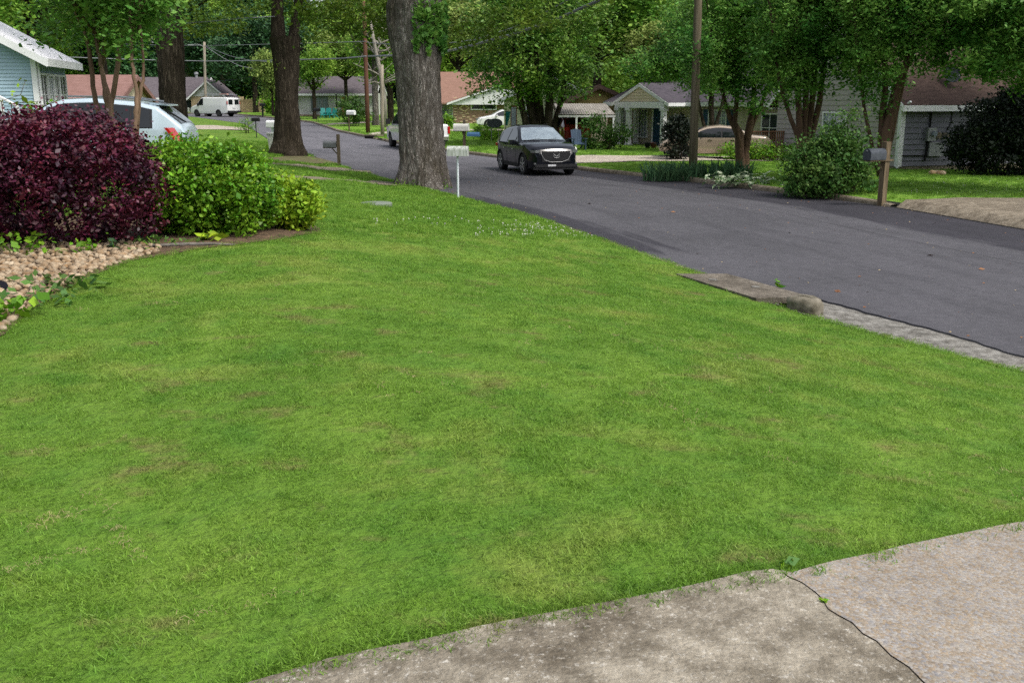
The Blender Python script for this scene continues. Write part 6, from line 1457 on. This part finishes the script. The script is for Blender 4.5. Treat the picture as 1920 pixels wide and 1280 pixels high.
# car tucked under the carport
c = base(1062, 266, 57); hd = math.radians(100); c += Vector((.2, 1.0, .01))
t, T, hw = car('parked_car', 'dark red car in the deep shade of the carport', 'car', c, hd, 4.3, 1.75, [(-2.15, .9), (-2.1, 1.05), (-1.7, 1.35), (-.9, 1.48), (.2, 1.45), (.5, 1.35), (1.1, .98), (1.4, .93), (2.0, .78), (2.15, .6)], .92, .24, (-1.28, 1.28), .31, M['red_paint'], 'car_glass', 'rim', .22, win=((-1.3, -.4), (-.32, .7)), scr=(.45, 1.05), rear=(-2.06, -1.75))
for s in (-1, 1): MB().cbox((-2.1, s * .66, .86), (.12, .26, .16)).build('tail_light', M['tail'], t); MB().cbox((2.0, s * .6, .66), (.2, .3, .12)).build('headlight', M['lamp'], t)
# ------------------------------------------------------------------ street furniture
M['mb_dark'] = mat('mailbox_dark_grey', (0.035, 0.042, 0.055), (0.07, 0.08, 0.095), scale=7, rough=.45, metal=.2, bump=.1)
M['mb_grey'] = mat('mailbox_grey', (0.060, 0.066, 0.072), (0.09, 0.098, 0.105), scale=6, rough=.5)
M['mb_white'] = mat('mailbox_mildewed_white', (0.22, 0.25, 0.20), (0.46, 0.48, 0.46), scale=9, rough=.6, stretch=(2.5, 2.5, .35), lo=.35, hi=.6)
M['mb_black'] = mat('mailbox_black', (0.014, 0.014, 0.016), rough=.5); M['post_white'] = mat('post_white', (0.48, 0.53, 0.58), (0.60, 0.64, 0.68), scale=6, rough=.5)
M['post_wood'] = mat('post_wood', (0.085, 0.062, 0.036), (0.17, 0.13, 0.08), scale=7, rough=.9, stretch=(3, 3, .3), bump=.4); M['post_dark'] = mat('post_dark_wood', (0.05, 0.038, 0.024), (0.10, 0.08, 0.055), scale=7, rough=.9, stretch=(3, 3, .3), bump=.4)
M['blue_plastic'] = mat('blue_plastic', (0.04, 0.10, 0.20), rough=.5); M['bin'] = mat('bin_beige', (0.46, 0.46, 0.43), (0.52, 0.52, 0.49), scale=4, rough=.6)
M['pole_grey'] = mat('pole_grey', (0.20, 0.175, 0.135), (0.30, 0.265, 0.21), scale=5, rough=.9, stretch=(3, 3, .15), bump=.4); M['pole_red'] = mat('pole_brown', (0.085, 0.038, 0.024), (0.15, 0.072, 0.046), scale=5, rough=.9, stretch=(3, 3, .15))
M['pole_mid'] = mat('pole_weathered', (0.095, 0.078, 0.050), (0.165, 0.14, 0.095), scale=5, rough=.9, stretch=(3, 3, .15), bump=.4)
def box_body(w, h, L, n=10):
    """domed mailbox body, long axis y, front at y=0; returns profile"""
    p = [(-w / 2, 0), (w / 2, 0), (w / 2, h - w / 2)]
    p += [(w / 2 * math.cos(a), h - w / 2 + w / 2 * math.sin(a)) for a in np.linspace(0, math.pi, n)[1:-1]] + [(-w / 2, h - w / 2)]
    return p
def mailbox(name, label, b, m_, L=.48, w=.17, h=.22, z=1.05, rz=0, post='post_wood', pw=.05, arm=True, brace=True, above=0.0, flag=None, offset=0.0, round_post=False, lean=0.0, legs2=False):
    t = thing(name, label, 'mailbox', b, rz)
    pb = MB().prism(box_body(w, h, L), 'y', -L / 2 + offset, L / 2 + offset).build('box', M[m_], t)
    pb.location = (lean, 0, z)
    MB().prism([(x * 1.05, zz * 1.02 - .004) for x, zz in box_body(w, h, L)], 'y', -L / 2 - .014 + offset, -L / 2 + offset).build('door', M[m_], pb)
    MB().cbox((0, -L / 2 - .02 + offset, h * .82), (.04, .02, .03)).build('latch', M['grey_metal'], pb)
    if flag: MB().cbox((w / 2 + .012, -.08 + offset, h * .75), (.012, .03, .16)).build('flag', M[flag], pb)
    if legs2:
        for s in (-1, 1): MB().tube([(0, s * .1, -.1), (0, s * .1, z)], .018, 6).build('leg', M[post], t)
    elif round_post: MB().tube([(0, 0, -.15), (lean * .5, 0, z * .5), (lean, 0, z)], pw, 10).build('post', M[post], t)
    elif above:
        MB().add([(-pw, -pw, -.15), (pw, -pw, -.15), (pw, pw, -.15), (-pw, pw, -.15), (lean - pw, -pw, z + above), (lean + pw, -pw, z + above), (lean + pw, pw, z + above), (lean - pw, pw, z + above)], [(0, 3, 2, 1), (4, 5, 6, 7), (0, 1, 5, 4), (1, 2, 6, 5), (2, 3, 7, 6), (3, 0, 4, 7)]).build('post', M[post], t)
    else: MB().box(-pw, pw, -pw, pw, -.15, z - (.03 if arm else 0)).build('post', M[post], t)
    if arm: MB().box(lean - w * .42, lean + w * .42, -L / 2 + offset + .02, max(L / 2 + offset, pw + .1), z - .035, z - .001).build('shelf', M[post], t)
    if brace: MB().tube([(lean, 0, z - .32), (lean, offset * .75 if offset else -.2, z - .04)], .022, 4).build('brace', M[post], t)
    return t
mailbox('mailbox', 'dark grey domed mailbox on a leaning square timber post beside the arching bush', base(1653, 379), 'mb_dark', .52, .24, .27, 1.03, math.radians(-62), 'post_wood', .075, above=.42, offset=-.36, lean=.0)
mailbox('mailbox', 'mildewed white mailbox on a slim white pole beside the big oak', base(859, 371), 'mb_white', .52, .20, .25, 1.06, math.radians(82), 'post_white', .028, arm=False, brace=False, round_post=True, flag=None)
mailbox('mailbox', 'grey mailbox bracketed to a tall square wooden post by the ribbon drive', base(636, 311), 'mb_grey', .50, .20, .24, .72, math.radians(90), 'post_dark', .06, above=.50, offset=.34)
mailbox('mailbox', 'black mailbox on a thin pole at the bend of the street', base(481, 258), 'mb_black', .50, .2, .24, 1.0, math.radians(75), 'mb_black', .03, arm=False, brace=False, round_post=True)
mailbox('mailbox', 'small black mailbox on a stout black T-post on the far lawn', base(493, 218), 'mb_black', .6, .26, .26, 1.1, math.radians(70), 'mb_black', .07, brace=False)
mailbox('mailbox', 'black mailbox on two thin legs beside the footpath', base(595, 229), 'mb_black', .6, .3, .28, .95, math.radians(60), 'mb_black', .03, arm=False, brace=False, legs2=True)
mailbox('mailbox', 'plain white mailbox on a wooden stake in front of the round bush', base(655, 246), 'white', .62, .26, .3, 1.15, math.radians(65), 'post_wood', .04, brace=False, offset=-.2)
t = mailbox('mailbox', 'grubby white mailbox above a blue newspaper tube across the street', base(871, 289), 'bin', .72, .3, .34, 1.10, math.radians(80), 'post_dark', .06, above=.52, offset=.15)
MB().prism(box_body(.24, .2, .6), 'y', -.75, -.15).build('newspaper_tube', M['blue_plastic'], t).location = (0, 0, .84)
t = mailbox('mailbox', 'white square mailbox just above the beige bin behind the dark forked tree', base(512, 264, 55), 'white', .6, .3, .36, 1.02, math.radians(70), 'post_white', .05, brace=False)
# wheeled bin half hidden behind the forked tree
b = base(516, 270, 51); t = thing('trash_bin', 'beige bin with a lid half hidden behind the dark forked trunk', 'bin', b)
MB().add([(-.24, -.24, 0), (.24, -.24, 0), (.24, .24, 0), (-.24, .24, 0), (-.33, -.33, .82), (.33, -.33, .82), (.33, .33, .82), (-.33, .33, .82)], [(0, 3, 2, 1), (4, 5, 6, 7), (0, 1, 5, 4), (1, 2, 6, 5), (2, 3, 7, 6), (3, 0, 4, 7)]).build('body', M['bin'], t)
MB().box(-.36, .36, -.36, .36, .82, .88).build('lid', M['bin'], t)
for s in (-1, 1): MB().lathe([(.1, -.03), (.1, .03)], 'x', 12, (s * .2, .26, .1)).build('wheel', M['tyre'], t)
# utility poles
def pole(name, label, b, topp, r0, r1, m_):
    t = thing(name, label, 'pole', b); q = Vector(topp) - b; MB().tube([(0, 0, -.4), q * .33, q * .66, q], [r0, r0 * .95, (r0 + r1) / 2, r1], 14).build('shaft', M[m_], t, True); return t
b = base(385, 206, 116); t = pole('street_light', 'grey utility pole with a curved street-lamp arm behind the van', b, at(383, 79, 116), .16, .13, 'pole_grey')
z = at(383, 86, 116) - b
MB().tube([z + Vector((0, 0, -.2)), z + Vector((-.45, 0, .1)), z + Vector((-1.0, 0, .16)), z + Vector((-1.3, 0, .1))], .035, 6).build('lamp_arm', M['grey_metal'], t)
MB().cbox(z + Vector((-1.5, 0, .08)), (.55, .26, .13)).build('lamp_head', M['grey_metal'], t)
b = base(690, 249); PR = at(681, 10, b.y); pole('utility_pole', 'leaning red-brown utility pole near the storm inlet', b, at(680, -60, b.y), .15, .11, 'pole_red')
b = base(717, 255); pole('utility_pole', 'short straight grey pole beside the red-brown one', b, at(716, 122, b.y), .13, .11, 'pole_grey')
b = base(1299, 328); PB = b; pole('utility_pole', 'tall weathered wooden pole rising from the iris clump', b, at(1314, -160, b.y), .145, .115, 'pole_mid')
# wires
def wire(label, P, r=.012, sag=0.0, n=18, group=None):
    P = [Vector(q) for q in P]; o = []
    if len(P) == 2:
        for i in range(n + 1): u = i / n; q = P[0].lerp(P[1], u); q.z -= sag * 4 * u * (1 - u); o.append(q)
    else: o = P
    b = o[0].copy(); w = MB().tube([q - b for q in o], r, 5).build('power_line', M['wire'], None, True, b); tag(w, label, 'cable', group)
M['wire'] = mat('wire_skylit', (0.17, 0.18, 0.20), rough=.6)  # sky-lit sheen of the wires put into a paler grey
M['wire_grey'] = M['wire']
p1 = at(1150, -14, 30.5)
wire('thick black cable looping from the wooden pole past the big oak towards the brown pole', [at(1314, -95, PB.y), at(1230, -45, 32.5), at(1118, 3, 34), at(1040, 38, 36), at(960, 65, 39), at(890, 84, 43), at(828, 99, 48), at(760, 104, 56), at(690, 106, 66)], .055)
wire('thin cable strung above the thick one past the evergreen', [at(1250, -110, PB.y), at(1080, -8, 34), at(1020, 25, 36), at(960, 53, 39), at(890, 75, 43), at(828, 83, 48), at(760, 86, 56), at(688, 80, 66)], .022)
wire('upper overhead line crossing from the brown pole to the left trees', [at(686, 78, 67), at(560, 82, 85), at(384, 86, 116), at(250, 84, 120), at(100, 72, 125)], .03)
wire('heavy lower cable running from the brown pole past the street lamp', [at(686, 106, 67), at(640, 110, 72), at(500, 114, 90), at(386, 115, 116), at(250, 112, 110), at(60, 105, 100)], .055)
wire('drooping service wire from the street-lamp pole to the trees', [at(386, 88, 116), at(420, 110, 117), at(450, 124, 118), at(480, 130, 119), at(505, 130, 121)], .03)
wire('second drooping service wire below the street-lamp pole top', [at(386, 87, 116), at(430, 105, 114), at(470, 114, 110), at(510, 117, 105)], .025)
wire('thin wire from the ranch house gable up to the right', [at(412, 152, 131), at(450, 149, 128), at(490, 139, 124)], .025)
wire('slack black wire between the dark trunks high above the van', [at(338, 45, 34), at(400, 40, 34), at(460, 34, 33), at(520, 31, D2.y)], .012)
# ------------------------------------------------------------------ storm drain at the near kerb
cz = SLAB_Z; A, B_, C_, D_ = SLAB
b = Vector(((A.x + C_.x) / 2, (A.y + C_.y) / 2, 0)); t = thing('storm_drain', 'brown concrete storm drain slab with a dark opening at the lawn edge', 'storm drain', b)
P4 = [(q.x - b.x, q.y - b.y) for q in (A, D_, C_, B_)]
MB().prism(P4, 'z', cz - .075, cz).build('slab', M['slab'], t)
cx = sum(q[0] for q in P4) / 4; cy = sum(q[1] for q in P4) / 4; P5 = [((x - cx) * .93 + cx - .02, (y - cy) * .94 + cy) for x, y in P4]
MB().prism(P5, 'z', -.5, cz - .078).build('shaft', M['dark'], t)
dv = (Vector(P4[2]) - Vector(P4[1])).normalized(); al = (Vector(P4[2]) - Vector(P4[3])).normalized()
s0 = Vector(P4[1]) ; 
MB().prism([tuple(s0 + dv * .02), tuple(s0 + dv * .30), tuple(s0 + dv * .30 - al * .4), tuple(s0 + dv * .02 - al * .4)], 'z', -.3, cz - .08).build('brick_course', M['gutter'], t)
mh = MB().lathe([(.06, 0), (.06, .012), (.05, .014)], n=14).mesh('bolt', M['gutter'])
for u in (.3, .62): q = Vector(P4[0]).lerp(Vector(P4[2]), u); link('bolt', mh, t, (q.x, q.y, cz - .002))
# rounded concrete lump at the mouth
q = hit(1510, 588, lambda x, y: .0 * x); r = np.random.default_rng(8); vs = []; fs = []; n, k = 12, 7
for j in range(k):
    for i in range(n):
        a = 2 * math.pi * i / n; bb = math.pi / 2 * (1 - j / (k - 1)) ; rr_ = math.sin(bb) ** .22 * (1 / max(abs(math.cos(a)), abs(math.sin(a)))) ** .55 * (1 + r.normal() * .05); vs.append((.17 * rr_ * math.cos(a) * (1 + .15 * math.sin(3 * a)), .23 * rr_ * math.sin(a), .25 * math.cos(bb) ** .5 - .06 + r.normal() * .006))
for j in range(k - 1):
    for i in range(n): fs.append((j * n + i, j * n + (i + 1) % n, (j + 1) * n + (i + 1) % n, (j + 1) * n + i))
o = MB().add(vs, fs).build('concrete_block', mat('lump_concrete', (0.085, 0.075, 0.052), (0.19, 0.172, 0.135), scale=9, rough=.95, bump=.6), None, True, (q.x + .02, q.y + .10, .0), .5); tag(o, 'rough rounded concrete block at the mouth of the storm drain', 'block')
# far storm inlet in the opposite kerb
b = base(697, 259); t = thing('storm_inlet', 'small dark storm inlet in the kerb below the brown pole', 'storm drain', b, math.radians(-40)); MB().box(-.6, .6, -.1, .5, .12, .2).build('slab', M['kerb'], t); MB().box(-.5, .5, -.16, -.08, -.05, .12).build('opening', M['dark'], t)
# manhole lid in the verge
b = base(705, 384); o = MB().lathe([(.30, -.05), (.30, .05), (.285, .062), (.02, .064)], n=28).build('meter_lid', mat('lid_grey', (0.12, 0.14, 0.115), (0.17, 0.20, 0.16), scale=8, rough=.9), None, False, b - Vector((0, 0, .02))); tag(o, 'round grey utility lid set in the verge grass', 'lid')
# black drain pipe end and log in the bed
b = base(-6, 538); b.z += .04; t = thing('drain_pipe', 'black corrugated drain pipe end lying on the river rock', 'pipe', b)
mb = MB(); P = []; R_ = []
for i in range(20): P.append((-.5 + i * .035, .06 - .004 * i * i * .2, .02 - .001 * i)); R_.append(.05 + .006 * (i % 2))
mb.tube(P, R_, 14).build('pipe', mat('pipe_black', (0.012, 0.014, 0.022), rough=.35), t)
b = base(355, 464); t = thing('log', 'grey weathered branch lying along the bed edge', 'log', b); rr = random.Random(3)
MB().tube(bend((-.5, .04, .022), (.5, .10, .018), rr, 7, .05), [.01, .018, .022, .024, .022, .02, .016, .01], 7).build('branch', mat('grey_log', (0.08, 0.072, 0.06), (0.17, 0.155, 0.135), scale=9, rough=.9, bump=.5), t, True)
# teal garden flag and lawn sign across the street
b = base(948, 262, 58); t = thing('garden_flag', 'teal banner hanging from a slim pole in front of the lime house', 'flag', b); MB().tube([(0, 0, -.1), (0, 0, 1.75), (.2, 0, 1.78)], .018, 6).build('pole', M['mb_black'], t)
MB().add([(.02, 0, .95), (.1, .02, .9), (.30, 0, 1.7), (.16, .03, 1.72), (.02, 0, 1.73), (.02, .02, .95), (.1, .04, .9), (.30, .02, 1.7), (.16, .05, 1.72), (.02, .02, 1.73)], [(0, 1, 2, 3, 4), (9, 8, 7, 6, 5), (0, 5, 6, 1), (1, 6, 7, 2)]).build('banner', M['teal'], t)
b = base(928, 262, 59); t = thing('garden_ornament', 'dark oval panel on thin legs standing on the lawn before the sedan', 'ornament', b); MB().lathe([(.01, -.02), (.3, -.02), (.3, .02), (.01, .02)], 'y', 20).build('panel', M['mb_dark'], t); o = t.children[0]; o.location = (0, 0, 1.02); o.scale = (1.5, 1, .9)
MB().tube([(-.2, 0, -.1), (-.2, 0, .9)], .015, 5).tube([(.2, 0, -.1), (.2, 0, .9)], .015, 5).build('legs', M['grey_metal'], t)
adirondack(base(1084, 270, 50.5), 'slate blue slatted chair standing in front of the carport post', mat('slate_paint', (0.035, 0.06, 0.10), rough=.7), .3)
b = base(1077, 271, 49.5); o = MB().lathe([(.02, 0), (.09, .03), (.12, .1), (.09, .18), (.02, .21)], n=14).build('lawn_ball', M['white'], None, True, b); tag(o, 'small white ball lying on the grass by the slate chair', 'ball')
# stones at the foot of the grey house
st_ = RK[2]
for i, px in enumerate((1748, 1757, 1766)):
    b = base(px, 329, 34.5); o = link('edging_stone', st_, None, b + Vector((0, 0, .08))); o.scale = (.14, .14, .16); tag(o, 'brown edging stone at the foot of the grey house wall', 'stone', 'edging stones by the grey house')
# fallen leaves on the road
M['dead_leaf'] = mat('dead_leaf', (0.14, 0.055, 0.025), (0.22, 0.11, 0.05), scale=9, rough=.8, coords='World')
lm = MB().add([(-.06, 0, .005), (0, .03, .02), (.06, 0, .012), (0, -.03, .004)], [(0, 3, 2, 1)]).mesh('dead_leaf', M['dead_leaf'])
for i, (px, py) in enumerate(((1262, 401), (1193, 362), (1744, 484), (1752, 421), (1570, 550), (1840, 510), (1480, 440), (1105, 385))):
    q = rp(px, py); o = link('fallen_leaf', lm, None, (q.x, q.y, gz(q.x, q.y) + .07)); o.rotation_euler = (.2, .1, i * 1.3)
    c = (float(xL(q.y)) + float(xR(q.y))) / 2; w = (float(xR(q.y)) - float(xL(q.y))) / 2; o.location.z = float(Zr(q.y)) + .012 + .028 * (1 - ((q.x - c) / w) ** 2)
    tag(o, 'brown fallen leaf lying on the grey asphalt', 'leaf', 'fallen leaves on the road')

# small grit, leaf scraps and twigs on the carriageway
scrap = MB().add([(-.02, 0, .002), (0, .012, .01), (.022, .004, .004), (.002, -.012, .001)], [(0, 3, 2, 1)]).mesh('leaf_scrap', M['dead_leaf'])
scrap2 = MB().add([(-.012, 0, .002), (0, .012, .006), (.014, .002, .004), (.002, -.01, .001)], [(0, 3, 2, 1)]).mesh('pale_scrap', M['straw'])
yy_ = rng.uniform(10, 34, 420); w_ = rng.uniform(0, 1, 420); w_ = np.where(rng.uniform(size=420) < .55, w_ ** 3, w_); xx_ = xA(yy_) + .05 + (xR(yy_) - xA(yy_) - .1) * np.where(rng.uniform(size=420) < .5, w_, 1 - w_)
scatter('road_litter', np.column_stack([xx_, yy_, rz_road(xx_, yy_) + .003]), rng.uniform(.5, 1.5, 420), rng.integers(0, 2, 420), [scrap, scrap2])
